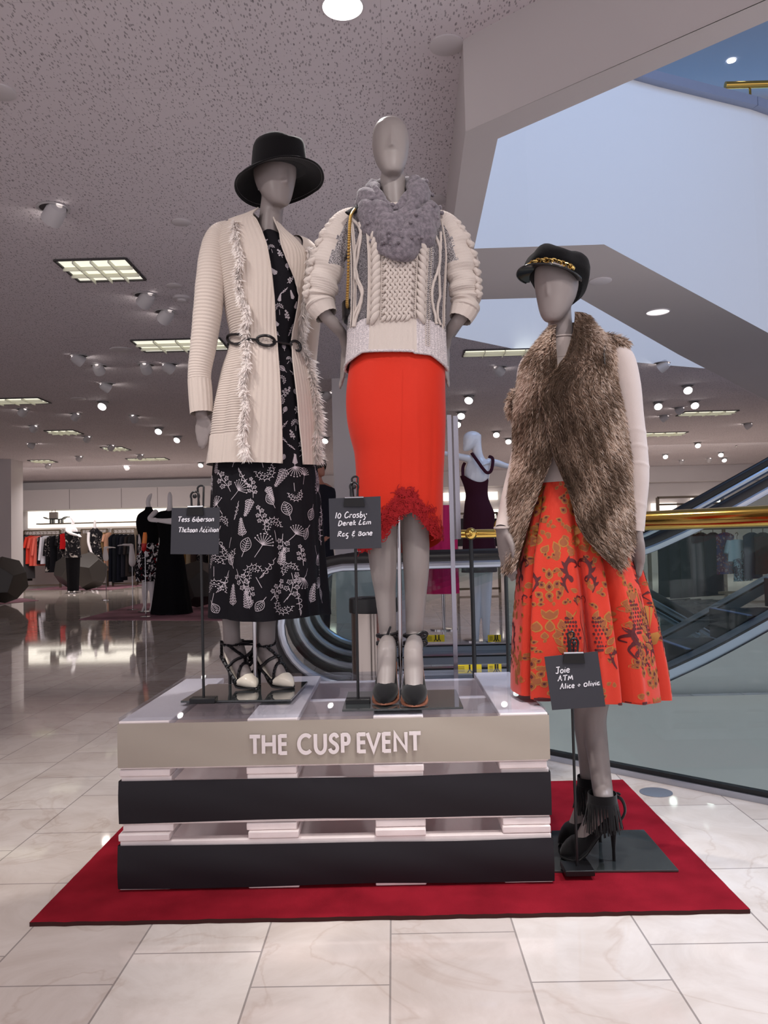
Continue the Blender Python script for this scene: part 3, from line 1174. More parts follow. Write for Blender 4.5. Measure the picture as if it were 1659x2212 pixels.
def head(mb, chin, h, w, d, yaw=0, pitch=0, roll=0, nose=1.0):
    """faceless-style display head with a nose ridge; chin: point at the base of the head axis"""
    M = Matrix.Rotation(R(roll), 3, 'Y') @ Matrix.Rotation(R(pitch), 3, 'X') @ Matrix.Rotation(R(yaw), 3, 'Z')
    prof = [(0.0, .30, -.45, -.22), (0.04, .46, -.485, -.14), (0.12, .62, -.50, -.02), (0.22, .75, -.495, .14), (0.34, .87, -.48, .30),
            (0.46, .95, -.475, .40), (0.58, 1.0, -.475, .47), (0.70, .99, -.46, .5), (0.80, .93, -.42, .48), (0.88, .80, -.35, .42),
            (0.94, .60, -.25, .32), (0.98, .38, -.14, .20), (1.0, .16, -.05, .08)]
    rows = []
    for k, hw, f, b in prof:
        row = []
        cy, ry = (f + b) / 2 * d, (b - f) / 2 * d
        for j in range(28):
            a = 2 * PI * j / 28
            c, s = math.cos(a), math.sin(a)
            q = 2 / 2.25
            row.append(V(chin) + M @ V((hw * w / 2 * math.copysign(abs(c) ** q, c), cy + ry * math.copysign(abs(s) ** q, s), k * h)))
        rows.append(row)
    mb.rings(rows)
    if nose:
        f = -.47 * d
        n = [(0, f - 0.002, .64 * h), (-.030 * nose, f + .004, .33 * h), (.030 * nose, f + .004, .33 * h), (0, f - .022 * nose, .355 * h), (0, f + .03, .64 * h), (0, f + .03, .31 * h)]
        mb.add([V(chin) + M @ V(p) for p in n], [(0, 1, 3), (0, 3, 2), (1, 5, 3), (3, 5, 2), (0, 4, 1), (0, 2, 4), (4, 5, 1), (4, 2, 5)])
    return M


def hand(mb, wrist, tip, wide, out, thumb_side, n=8):
    """relaxed flat hand: palm, four fingers lying together, thumb; 'wide' = across-palm unit vector, 'out' = palm normal"""
    W_, T = V(wrist), V(tip)
    L = (T - W_).length
    d = (T - W_).normalized()
    wd = V(wide).normalized()
    on_ = V(out).normalized()
    hw = L * 0.215
    rows = []
    for k, f, th in ((0, .62, .17), (.12, .68, .16), (.3, .95, .14), (.45, 1.0, .125), (.54, .96, .11)):
        c = W_ + d * (L * k)
        rows.append([c + wd * (hw * f * math.cos(2 * PI * j / 12)) + on_ * (L * th * 0.5 * math.sin(2 * PI * j / 12)) for j in range(12)])
    mb.rings(rows)
    for i, (off, ln, r_) in enumerate(((-.74, .40, .052), (-.25, .47, .055), (.25, .44, .054), (.72, .34, .048))):
        b0 = W_ + d * (L * .48) + wd * (hw * off)
        pts = []
        for k in range(6):
            t = k / 5
            p = b0 + d * (L * ln * t) + on_ * (L * (.02 * math.sin(t * 2) - .05 * t * t)) - wd * (hw * off * .30 * t)
            pts.append((*p, L * r_ * (1 - .35 * t)))
        limb(mb, pts, n=n, sub=2)
    s = thumb_side
    p0 = W_ + d * (L * .16) + wd * (hw * .6 * s)
    p1 = W_ + d * (L * .34) + wd * (hw * 1.12 * s) + on_ * (L * .03)
    p2 = W_ + d * (L * .56) + wd * (hw * 1.12 * s) + on_ * (L * .05)
    limb(mb, [(*p0, L * .075), (*p1, L * .062), (*p2, L * .038)], n=n, sub=3)


def body(mb, root, m, voxel=0.005):
    o = mb.build('body', m, root, angle=180)
    r_ = o.modifiers.new('remesh', 'REMESH')
    r_.mode = 'VOXEL'
    r_.voxel_size = voxel
    r_.use_smooth_shade = True
    s = o.modifiers.new('smooth', 'SMOOTH')
    s.iterations = 3
    s.factor = 0.5
    return o


PK = [0, .04, .12, .22, .34, .48, .62, .76, .88, .96, 1.0]
PW = [.005, .013, .025, .034, .039, .036, .031, .028, .028, .022, .009]
PZ = [.005, .004, .003, .003, .006, .024, .052, .08, .096, .101, .102]
PT = [.012, .022, .034, .046, .050, .030, .027, .032, .050, .055, .050]


def pump(root, toe, heel, zg, hh, upper, sole_m, heel_m, wscale=1.0, tops=None, name='shoe'):
    """court shoe from toe tip to heel back, standing on height zg"""
    toe, heel = V((toe[0], toe[1])), V((heel[0], heel[1]))
    d = heel - toe
    L = d.length
    d.normalize()
    s = V((-d.y, d.x))
    tp = tops or PT
    up, so = MB(), MB()
    rows, srows = [], []
    for k, w_, z, t in zip(PK, PW, PZ, tp):
        c = toe + d * (L * k)
        z = zg + z * hh / .10 + 0.003
        hw = w_ * wscale
        row = []
        for j in range(18):
            a = 2 * PI * j / 18
            q = 2 / 3.0
            x = hw * math.copysign(abs(math.cos(a)) ** q, math.cos(a))
            y = t / 2 + t / 2 * math.copysign(abs(math.sin(a)) ** q, math.sin(a))
            if math.sin(a) > 0:
                x *= 1 - .22 * math.sin(a)
            row.append(V((c.x + s.x * x, c.y + s.y * x, z + y)))
        rows.append(row)
        hw2 = hw + .002
        srows.append([V((c.x + s.x * hw2 * e, c.y + s.y * hw2 * e, z + g)) for e, g in ((-1, -.003), (1, -.003), (1, .0015), (-1, .0015))])
    up.rings(rows)
    so.rings(srows)
    o = up.build(name, upper, root, angle=50)
    so.build('sole', sole_m, o, angle=30)
    hm = MB()
    c0 = toe + d * (L * .93)
    c1 = toe + d * (L * .965)
    zt = zg + .098 * hh / .10
    hm.tube([(c0.x, c0.y, zt), (c0.x + d.x * .006, c0.y + d.y * .006, zt - .03), (c1.x, c1.y, zg + .03), (c1.x, c1.y, zg + .0005)], [.017 * wscale, .009, .0052, .0055], 10)
    hm.build('heel', heel_m, o)
    return o, toe, d, s, L


def base_plate(root, px, z, th=0.006):
    m = MB()
    m.prism([atz(u, v, z + th) - V((0, 0, th)) for u, v in px], (0, 0, th))
    return m.build('base_plate', M_MIRROR, root, smooth=False, bevel=0.001)


def interp(tab, v):
    xs = [t[0] for t in tab]
    return np.interp(v, xs, [t[1] for t in tab])


# ------------------------------------------------------------------ line-drawn floral print
def xf(pts, ang, sc):
    c, s = math.cos(ang), math.sin(ang)
    return [((p[0] * c - p[1] * s) * sc, (p[0] * s + p[1] * c) * sc) for p in pts]


def motif(kind, rnd):
    """strokes (polylines) and dots in a unit box, growing up (-y)"""
    st, dots = [], []
    if kind == 0:      # veined leaf on a stalk
        l_ = [(0.34 * math.sin(PI * k / 10) ** 0.8, -k / 10) for k in range(11)]
        st.append(l_ + [(-x, y) for x, y in reversed(l_[1:-1])] + [l_[0]])
        st.append([(0, 0.35), (0.02, 0), (0, -0.9)])
        for k in range(1, 6):
            y = -k / 7
            x = 0.24 * math.sin(PI * (k + .5) / 7)
            st.append([(0.03, y), (x, y - .1)])
            st.append([(-0.03, y), (-x, y - .1)])
    elif kind == 1:    # fern
        st.append([(0.12 * (k / 6) ** 2, 0.4 - k * 0.24) for k in range(7)])
        for k in range(7):
            y = 0.25 - k * 0.18
            r_ = 0.30 * (1 - k / 8.5)
            for s in (-1, 1):
                cx = s * r_ * .62 + 0.1 * (k / 6) ** 2
                st.append([(cx + s * r_ * .5 * math.cos(a), y - .06 - .3 * r_ * s * math.cos(a) * s + .07 * math.sin(a)) for a in [2 * PI * q / 8 for q in range(9)]])
    elif kind == 2:    # fan flower with bead ring
        st.append([(-.15, .75), (-.05, .3), (0, 0)])
        for rr, n in ((.30, 6), (.52, 9)):
            pl = []
            for k in range(n * 4 + 1):
                a = R(-200 + 220 * k / (n * 4))
                q = rr * (1 + .16 * abs(math.sin(PI * k / 4)))
                pl.append((q * math.cos(a), -.25 + q * math.sin(a)))
            st.append(pl)
        for k in range(9):
            a = R(-200 + 220 * k / 8)
            st.append([(.56 * math.cos(a), -.25 + .56 * math.sin(a)), (.72 * math.cos(a), -.25 + .72 * math.sin(a))])
        for k in range(7):
            a = R(-185 + 190 * k / 6)
            dots.append((.42 * math.cos(a), -.25 + .42 * math.sin(a), .045))
        for k in range(4):
            a = R(-165 + 150 * k / 3)
            dots.append((.2 * math.cos(a), -.25 + .2 * math.sin(a), .04))
    elif kind == 3:    # sprig with small blossoms
        st.append([(0, .8), (.05, .3), (-.02, -.2), (.03, -.8)])
        for i, (x, y) in enumerate([(.28, .3), (-.26, .1), (.27, -.15), (-.24, -.35), (.2, -.6), (0, -.95)]):
            st.append([(0, y + .15), (x * .6, y)])
            st.append([(x + .13 * (1 + .35 * math.cos(5 * a)) * math.cos(a), y + .13 * (1 + .35 * math.cos(5 * a)) * math.sin(a)) for a in [2 * PI * q / 20 for q in range(21)]])
            dots.append((x, y, .03))
    elif kind == 4:    # looping feather
        pl = []
        for k in range(40):
            t = k / 39
            pl.append((.22 * math.sin(t * PI) * math.sin(t * 26) + .1, .8 - 1.6 * t + .07 * math.cos(t * 26)))
        st.append(pl)
        st.append([(.05, .95), (.1, 0), (.12, -.9)])
    else:              # spray of beads
        st.append([(-.1, .8), (0, .2), (.05, -.3)])
        for k in range(9):
            a = R(-170 + 160 * k / 8)
            e = (.55 * math.cos(a) + .02, -.2 + .55 * math.sin(a))
            st.append([(.03, -.1), (e[0] * .55, e[1] * .55 - .05), e])
            dots.append((e[0] * 1.12, e[1] * 1.12, .05))
    return st, dots


def print_motif(mb, S, tv, kind, size, ang, rnd, w=0.0017, e=0.0013, mi=1):
    st, dots = motif(kind, rnd)
    pn = pen(S, *tv)
    for q in st:
        pts = xf(q, ang, size)
        P = [pn(*p) for p in pts]
        ribbon(mb, S, P, w, e, mi)
    for x, y, r_ in dots:
        c = xf([(x, y)], ang, size)[0]
        rr = r_ * size
        blob(mb, S, pn(*c), [pn(c[0] + rr * math.cos(a), c[1] + rr * math.sin(a)) for a in [2 * PI * k / 7 for k in range(7)]], e, mi)


# ================================================================== left mannequin: hat, cream cardigan, floral dress
LY = 2.75
lroot = thing('mannequin', 'grey mannequin in black hat, cream fringed cardigan and black floral dress, leftmost on the pallets', 'mannequin',
              (at(560, 1492, LY).x, LY, ZA), 'grey dressed mannequins')
mb = MB()
LM = head(mb, at(584, 452, LY), 0.200, 0.135, 0.178, yaw=38, pitch=4, roll=9, nose=.8)
limb(mb, px_limb([(586, 540, LY + .0, 34), (583, 510, LY - .005, 27), (585, 470, LY, 25.5), (590, 430, LY + .01, 26), (594, 400, LY + .01, 28)]), 20, 5)
limb(mb, px_limb([(582, 505, LY, 30), (575, 540, LY, 62), (578, 600, LY, 64), (586, 700, LY, 48), (580, 800, LY, 60), (570, 900, LY, 66), (568, 960, LY, 62)]), 20, 4, flat=.62)
# arms and hands
limb(mb, px_limb([(520, 510, LY, 26), (474, 530, LY - .02, 22), (456, 620, LY - .03, 20), (443, 740, LY - .05, 17), (434, 850, LY - .07, 14), (436, 900, LY - .07, 14)]), 14, 4)
hand(mb, at(436, 893, LY - .07), at(440, 976, LY - .08), (1, -.15, 0), (0.1, -1, 0), 1)
limb(mb, px_limb([(630, 530, LY, 24), (664, 570, LY + .10, 20), (668, 680, LY + .13, 17), (660, 800, LY + .13, 14), (652, 900, LY + .12, 12)]), 12, 4)
hand(mb, at(652, 895, LY + .12), at(648, 965, LY + .12), (0.5, -1, 0), (1, 0.5, 0), -1)
# legs and feet
zf = ZA + 0.0065
toeL, heelL = atz(552, 1490, zf), atz(495, 1478, zf)
toeR, heelR = atz(633, 1488, zf), atz(558, 1478, zf)


def foot(mbx, toe, heel, zg, hh, leg, k=(.80, .55, .30, .12)):
    d = V((toe.x - heel.x, toe.y - heel.y, 0))
    pts = []
    for f, zz, r_ in ((.86, 1.02 * hh + .03, .028), (.62, .62 * hh + .036, .030), (.38, .16 * hh + .024, .026), (.20, .022, .020), (.1, .016, .010)):
        p = V((toe.x, toe.y, zg)) - d * f
        pts.append((p.x, p.y, zg + zz, r_))
    limb(mbx, pts, 14, 4)
    a = V((toe.x, toe.y, zg)) - d * .86
    limb(mbx, leg + [(a.x, a.y, zg + 1.02 * hh + .035, .028), (a.x, a.y, zg + 1.02 * hh + .012, .026)], 18, 5)
    b = V((toe.x, toe.y, zg)) - d * .58
    l0 = leg[-1]
    limb(mbx, [(l0[0], l0[1], l0[2], l0[3] * .92), ((a.x + b.x) / 2, (a.y + b.y) / 2, zg + .9 * hh + .055, .029), (b.x, b.y, zg + .55 * hh + .038, .029)], 14, 4)


foot(mb, toeL, heelL, zf, .085, px_limb([(545, 950, LY, 52), (525, 1080, LY, 46), (508, 1190, LY, 36), (500, 1270, LY, 30), (499, 1330, LY - .02, 20), (501, 1385, LY - .03, 18.5)]))
foot(mb, toeR, heelR, zf, .085, px_limb([(600, 950, LY, 52), (592, 1080, LY, 46), (582, 1190, LY, 36), (577, 1270, LY, 31), (575, 1335, LY - .02, 22), (574, 1385, LY - .03, 19.5)]))
from mathutils.bvhtree import BVHTree
LBVH = BVHTree.FromPolygons([V(p) for p in mb.v], mb.f)


def snug(p, c, e=.0035, far=.12):
    """lay a strap point on the skin: search from outside towards c"""
    p, c = V(p), V(c)
    d = (c - p)
    L_ = d.length
    d.normalize()
    h = LBVH.ray_cast(p - d * far, d, far + L_)
    return h[0] - d * e if h[0] is not None else p


body(mb, lroot, M_SKIN, 0.0055)
base_plate(lroot, [(390, 1514), (628, 1511), (665, 1472), (449, 1478)], ZA)
mm = MB()
pb = atz(549, 1490, ZA + .006)
mm.tube([(pb.x, pb.y + .03, ZA + .006), (pb.x, pb.y + .03, at(545, 1200, LY).z)], 0.0075, 14)
mm.build('support_pole', M_CHROME, lroot)

# --- dress with white line-drawn flowers
M_DRESS = mat('black_crepe', (21, 19, 24), 0.85, spec=0.2, bump=(700, 0.2))
M_PRINT = mat('white_print', (196, 186, 192), 0.9, spec=0.1)
D = Surf([(505, 564, 604, LY, .045), (520, 556, 618, LY, .06), (545, 540, 648, LY, .078), (600, 528, 656, LY, .092), (660, 530, 652, LY, .092),
          (705, 532, 646, LY, .082), (740, 530, 642, LY, .08), (800, 515, 655, LY, .10), (900, 490, 672, LY, .118), (960, 470, 678, LY, .126),
          (1000, 462, 682, LY, .14), (1100, 456, 690, LY, .155), (1200, 454, 695, LY, .165), (1300, 452, 702, LY, .17), (1342, 450, 706, LY, .172)])


def dfold(th, v):
    k = min(max((v - 900) / 350, 0), 1)
    return 1 + k * (.045 * math.sin(7 * th + 0.6) + .035 * math.sin(12 * th + 1.9 + v / 300) + .015 * math.sin(23 * th))


D.fold = dfold
mb = MB()
D.mesh(mb, 506, 1333, 110, 150, hem=lambda th: 1330 + 3 * math.sin(3 * th))
rnd = random.Random(11)
placed = []
tries = 0
while tries < 5000 and len(placed) < 105:
    tries += 1
    v = rnd.uniform(1000, 1322)
    u = rnd.uniform(452, 704)
    if all((u - a) ** 2 + (v - b) ** 2 > 31 ** 2 for a, b in placed):
        placed.append((u, v))
for i, (u, v) in enumerate(placed):
    tv = D.uv(min(max(u, 458), 698), v)
    tv = (tv[0], min(tv[1], 1296))
    print_motif(mb, D, tv, (2, 0, 1, 3, 4, 5)[i % 6], rnd.uniform(.034, .052), rnd.uniform(-.7, .7) + (PI if rnd.random() < .25 else 0), rnd)
placed = []
tries = 0
while tries < 4000 and len(placed) < 44:
    tries += 1
    v = rnd.uniform(522, 1000)
    lo, hi = interp([(515, 566), (560, 580), (640, 588), (740, 594), (1000, 606)], v), interp([(515, 606), (560, 620), (640, 646), (740, 632), (1000, 655)], v)
    u = rnd.uniform(lo, hi)
    if all((u - a) ** 2 + (v - b) ** 2 > 22 ** 2 for a, b in placed):
        placed.append((u, v))
for i, (u, v) in enumerate(placed):
    print_motif(mb, D, D.uv(u, v), (0, 4, 1, 2, 3)[i % 5], rnd.uniform(.016, .025), rnd.uniform(-1, 1), rnd, w=.0015)
for i in range(70):   # the side and back of the skirt
    th = rnd.uniform(0.05, 0.98) * PI
    print_motif(mb, D, (th, rnd.uniform(1010, 1295)), i % 6, rnd.uniform(.024, .034), rnd.uniform(-1, 1), rnd)
mb.build('dress', [M_DRESS, M_PRINT], lroot, angle=60)

# --- cardigan
M_KNIT = mat('cream_knit', (204, 190, 180), 0.9, spec=0.15, sheen=0.25, bump=(500, 0.35))
M_FRINGE = yarn('cream_fringe', (255, 250, 247), .5)
C = Surf([(462, 552, 588, LY, .05), (474, 520, 598, LY, .062), (486, 486, 606, LY, .075), (500, 474, 618, LY, .085), (525, 466, 645, LY, .098), (560, 467, 668, LY, .108),
          (620, 478, 666, LY, .112), (680, 489, 655, LY, .108), (738, 498, 649, LY, .102), (800, 479, 668, LY, .122), (870, 463, 682, LY, .140),
          (940, 452, 688, LY, .152), (1010, 445, 690, LY, .160)])
FR = [(470, 508), (500, 514), (520, 518), (560, 519), (600, 521), (650, 526), (690, 536), (730, 540), (760, 532), (800, 534), (870, 531), (940, 533), (990, 529)]
E1 = [(462, 546), (480, 556), (500, 565), (530, 576), (570, 583), (600, 587), (640, 591), (700, 594), (735, 597), (800, 602), (870, 605), (940, 607), (1022, 608)]
E2 = [(462, 592), (500, 604), (530, 608), (570, 624), (600, 637), (640, 647), (660, 645), (700, 636), (735, 630), (800, 635), (870, 643), (940, 650), (1022, 658)]


def edge_tab(S, tab):
    out = []
    for k in range(60):
        v = tab[0][0] + (tab[-1][0] - tab[0][0]) * k / 59
        t, vr = S.uv(interp(tab, v), v)
        out.append((vr, t))
    out.sort()
    return out


T1, T2, TF = edge_tab(C, E1), edge_tab(C, E2), edge_tab(C, FR)


def coff(th, v):
    t = th % (2 * PI)
    if interp(TF, v) < t < interp(T1, v) + .05:
        return .0014 * math.cos(th * 62) + .004
    if t > interp(T2, v) - .02 or t < 0.3:
        return .0012 * math.cos(th * 62)
    if v > 945:
        return .0012 * math.cos(th * 75)
    return .0017 * math.cos(2 * PI * v / 5.2)


C.off = coff


def cfold(th, v):
    k = min(max((v - 760) / 120, 0), 1)
    t = th % (2 * PI)
    return 1 + k * (.03 * math.sin(5 * th + .5) + .05 * math.exp(-((t - 3.75) / .16) ** 2) - .06 * math.exp(-((t - 4.02) / .10) ** 2)) * (1 - .6 * max(0, (v - 900) / 110))


C.fold = cfold
mb = MB()
rows = []
nv, nt = 420, 250
for i in range(nv + 1):
    k = i / nv
    row = []
    for j in range(nt + 1):
        s = j / nt
        v = 462 + (1012 - 462 - 12 * math.sin(PI * s)) * k
        a, b = interp(T1, v), interp(T2, v) - 2 * PI
        row.append(C.pos(a + (b - a) * s, v))
    rows.append(row)
mb.grid(rows)
# rolled edges of the fronts
for col in (0, nt):
    mb.tube([r_[col] for r_ in rows[::6]], .003, 6)
card = mb.build('cardigan', M_KNIT, lroot, angle=180)
# collar band
mb = MB()
# sleeves
NR = 74


def sl_bump(k, an):
    if k > .79:
        return 1 + .03 * math.cos(17 * an)
    return 1 + .016 * math.cos(2 * PI * k * NR) + .05 * max(0, math.sin(k * 60 + an)) * max(0, math.cos(an - 3.5)) ** 4


mb = MB()
limb(mb, px_limb([(498, 497, LY, 22), (474, 512, LY - .01, 28), (462, 550, LY - .02, 31), (456, 610, LY - .03, 33), (448, 680, LY - .04, 31), (439, 750, LY - .05, 28),
                  (431, 806, LY - .06, 25), (433, 850, LY - .065, 25.5), (436, 893, LY - .07, 25)]), 72, 64, bump=sl_bump, caps=False)
mb.build('sleeve', M_KNIT, card, angle=180)
mb = MB()
limb(mb, px_limb([(636, 528, LY, 22), (664, 556, LY + .08, 28), (668, 650, LY + .11, 28), (662, 760, LY + .12, 24), (654, 870, LY + .12, 22)]), 30, 16, caps=False)
mb.build('sleeve', M_KNIT, card, angle=180)


# fringe: hanging yarn tufts
def blade(mbx, p, d, n, L, w, curl, mi=0):
    """one tapering strand"""
    d = V(d).normalized()
    s = d.cross(V(n))
    if s.length < 1e-4:
        s = d.orthogonal()
    s.normalize()
    P = V(p)
    k = len(mbx.v)
    for i, f in enumerate((1.0, .85, .5)):
        q = P + d * (L * i / 3) + V(curl) * ((i / 3) ** 2)
        mbx.v.append(tuple(q + s * w * f / 2))
        mbx.v.append(tuple(q - s * w * f / 2))
    q = P + d * L + V(curl)
    mbx.v.append(tuple(q))
    mbx.f += [(k, k + 1, k + 3, k + 2), (k + 2, k + 3, k + 5, k + 4), (k + 4, k + 5, k + 6)]
    mbx.m += [mi] * 3


rnd = random.Random(3)


def fringe(mbx, pts, n, L, spread=.011, per=9):
    for i in range(n):
        k = i / n * (len(pts) - 1)
        a, f = int(k), k - int(k)
        p, nr = pts[a][0].lerp(pts[a + 1][0], f), pts[a][1]
        for q in range(per):
            dr = V((rnd.uniform(-.9, .9), -.5 + rnd.uniform(-.4, .3), -1 + rnd.uniform(-.3, .7)))
            blade(mbx, p + V((rnd.uniform(-1, 1) * spread * .5, 0, rnd.uniform(-.006, .006))) + nr * .003, dr + nr * rnd.uniform(.3, 1.3), nr, L * rnd.uniform(.6, 1.3), .0074,
                  (rnd.uniform(-.008, .008), rnd.uniform(-.004, .004), rnd.uniform(-.014, 0)))


mb = MB()
pts = []
for k in range(60):
    v = 484 + (985 - 484) * k / 59
    t, vr = C.uv(interp(FR, v) + 5 * math.sin(v / 17), v)
    pts.append((C.pos(t, vr, .004), C.nrm(t, vr)))
fringe(mb, pts, 330, .027, per=8)
mb.build('fringe', M_FRINGE, card, angle=180)
mb = MB()
pts = []
for k in range(40):
    v = 545 + (1000 - 545) * k / 39
    t = 2 * PI - .22 + .08 * math.sin(v / 60)
    pts.append((C.pos(t, v, .004), C.nrm(t, v)))
fringe(mb, pts, 280, .031, per=8)
mb.build('fringe', M_FRINGE, card, angle=180)

# chain belt
M_BELT = mat('black_leather', (26, 24, 27), 0.32, spec=0.5)
mb = MB()
bp = []
for u, v in ((497, 731), (512, 734), (530, 733), (548, 735), (565, 737), (583, 739), (600, 742), (615, 745), (630, 748), (645, 752)):
    S_ = C if (u < 594 or u > 632) else D
    bp.append(S_.on(u, v, .008 if S_ is C else .012))
bp = [V(p) for p in spline([tuple(p) for p in bp], 8)]
# ring, strap, ring, strap, ring
segs = [(0, .24, 1), (.22, .42, 0), (.40, .63, 1), (.61, .86, 0), (.84, 1.0, 1)]
for a, b, isring in segs:
    q = bp[int(a * (len(bp) - 1)):int(b * (len(bp) - 1)) + 1]
    if isring:
        n = len(q)
        loop = []
        for i, p in enumerate(q):
            t = i / (n - 1)
            loop.append(p + V((0, -.002, .0165 * math.sin(PI * t) ** .5)))
        for i in range(n - 2, 0, -1):
            t = i / (n - 1)
            loop.append(q[i] + V((0, -.002, -.0165 * math.sin(PI * t) ** .5)))
        mb.tube(loop, .0048, 8, closed=True)
    else:
        mb.tube(q, .0085, 8, flat=.5, up=(0, 0, 1))
bk = [C.pos(th, 742, .006) for th in [PI * k / 14 for k in range(15)]]
mb.tube(bk, .007, 8)
mb.build('chain_belt', M_BELT, lroot)

# hat
M_FELT = mat('black_felt', (17, 15, 17), 0.95, spec=0.12, sheen=0.15, bump=(300, 0.2))
HM = Matrix.Rotation(R(-4), 3, 'Y') @ Matrix.Rotation(R(38), 3, 'Z') @ Matrix.Rotation(R(8), 3, 'X')
hc = at(603, 370, LY + .005)
mb = MB()
rows = []
for i in range(15):
    k = i / 14
    rx, ry = .092 - .012 * k ** 1.5, .110 - .012 * k ** 1.5
    z = .108 * k
    if k > .8:
        q = (k - .8) / .2
        rx *= math.sqrt(max(0, 1 - (q * .96) ** 2)) * .9 + .1 * (1 - q)
        ry *= math.sqrt(max(0, 1 - (q * .96) ** 2)) * .9 + .1 * (1 - q)
        z = .0864 + .028 * math.sin(q * PI / 2)
    row = []
    for j in range(40):
        a = 2 * PI * j / 40
        dip = -.012 * math.exp(-(math.cos(a) * rx / .03) ** 2) if k > .85 else 0
        row.append(hc + HM @ V((rx * math.cos(a), ry * math.sin(a), z + dip)))
    rows.append(row)
mb.rings(rows)
hat = mb.build('hat', M_FELT, lroot, angle=60)
mb = MB()


def brim(f, a, e=0.0):
    rx, ry = .090 + (.150 - .090) * f, .107 + (.160 - .107) * f
    y = math.sin(a)
    dz = -.010 * f - .074 * f ** 1.5 * max(0, y) ** 1.5 - .030 * f ** 2 * abs(math.cos(a)) ** 3 + .006 * f * max(0, -y)
    return hc + HM @ V((rx * math.cos(a), ry * math.sin(a), .004 + dz + e))


for e in (0, -.0035):
    mb.grid([[brim(i / 8, 2 * PI * j / 60, e) for j in range(60)] for i in range(9)], cu=True)
mb.tube([brim(1.0, 2 * PI * j / 60, -.0017) for j in range(60)], .003, 6, closed=True)
mb.build('brim', M_FELT, hat, angle=60)
mb = MB()
for j in range(150):
    a = 2 * PI * j / 150
    mb.bar(brim(.90, a, -.0045), brim(.90, a + .018, -.0045), .0011, .0008)
mb.build('stitching', mat('grey_thread', (135, 132, 135), 0.8), hat, smooth=False)
mb = MB()
lp = at(555, 402, LY - .01)
mb.prism([lp, lp + V((.012, .004, .012)), lp + V((.014, .004, -.012)), lp + V((.004, 0, -.014))], (0, .002, 0))
mb.build('hat_label', mat('label_white', (190, 186, 184), .8), hat, smooth=False)

# shoes: white pointed toes in a cage of studded black straps
M_WSH = mat('ivory_leather', (226, 216, 200), 0.3, spec=0.5)
M_STUD = mat('dark_stud', (60, 58, 62), 0.25, 0.8)
for toe, heel, ank, strap_px in ((toeL, heelL, (501, 1386), -1), (toeR, heelR, (574, 1388), 1)):
    tp = [.012, .022, .034, .044, .030, .012, .008, .010, .040, .055, .05]
    o, t2, d2, s2, L2 = pump(lroot, toe, heel, zf, .085, M_WSH, M_BELT, M_BELT, 1.02, tops=tp)
    st = MB()
    sd = MB()

    def foot_ring(k, zc, rw, rh, fwd=0.0, a0=0, a1=360, n=24):
        c = t2 + d2 * (L2 * k)
        out = []
        for i in range(n + 1):
            a = R(a0 + (a1 - a0) * i / n)
            out.append(V((c.x + s2.x * rw * math.cos(a) - d2.x * fwd * math.sin(a), c.y + s2.y * rw * math.cos(a) - d2.y * fwd * math.sin(a), zf + zc + rh * math.sin(a))))
        return out
    pa = at(ank[0], ank[1], LY - .03)
    ring = [V((pa.x + .035 * math.cos(a), pa.y + .038 * math.sin(a), pa.z + .006 * math.sin(a) - .004)) for a in [2 * PI * i / 24 for i in range(24)]]
    ring = [snug(p, V((pa.x, pa.y, p.z)), .003, .06) for p in ring]
    st.tube(ring, .006, 8, closed=True, flat=.5, up=(0, 0, 1))
    # vamp border, mid strap, centre strap, heel strap
    vb = foot_ring(.36, .032, .038, .030, .0, -20, 200)
    mid = foot_ring(.62, .075, .0355, .036, .045, -15, 195)
    for L__, kk, zc_ in ((vb, .36, .032), (mid, .60, .075)):
        c_ = t2 + d2 * (L2 * kk)
        c_ = V((c_.x, c_.y, zf + zc_))
        for q_ in range(2, len(L__) - 2):
            L__[q_] = snug(L__[q_], c_, .003, .06)
    st.tube(vb, .0055, 6)
    st.tube(mid, .0052, 6)
    fr_ = ring[int(24 * .72)] if strap_px < 0 else ring[int(24 * .80)]
    cen = spline([tuple(fr_), tuple(mid[12] + V((0, -.005, .002))), tuple(vb[12] + V((0, -.003, .003)))], 6)
    cen = [snug(V(p) + V((0, -.02, .01)), V(p) + V((0, .03, -.012)), .003, .04) for p in cen]
    st.tube([V(p) for p in cen], .0055, 6)
    hb = V((heel.x, heel.y, zf + .10))
    back = [V((pa.x - .037, pa.y + .01, pa.z)), V((hb.x - .022, hb.y - .01, pa.z - .05)), V((hb.x - .016, hb.y - .03, zf + .09)), vb[0 if (vb[0].x < vb[-1].x) else -1]]
    back = [V(p) for p in spline([tuple(p) for p in back], 6)]
    st.tube(back, .0055, 6)
    st.build('strap', M_BELT, o)
    for pl, stp in ((back, 1), (vb, 2), (ring, 3), ([V(p) for p in cen], 2)):
        for p in pl[::stp]:
            sd.add([p + V((-.0042, -.004, -.0042)), p + V((.0042, -.004, -.0042)), p + V((.0042, -.004, .0042)), p + V((-.0042, -.004, .0042)), p + V((-.003 if pl is back else 0, -.0105, 0))],
                   [(0, 1, 4), (1, 2, 4), (2, 3, 4), (3, 0, 4)])
    sd.build('studs', M_STUD, o, smooth=False)['kind'] = 'stuff'
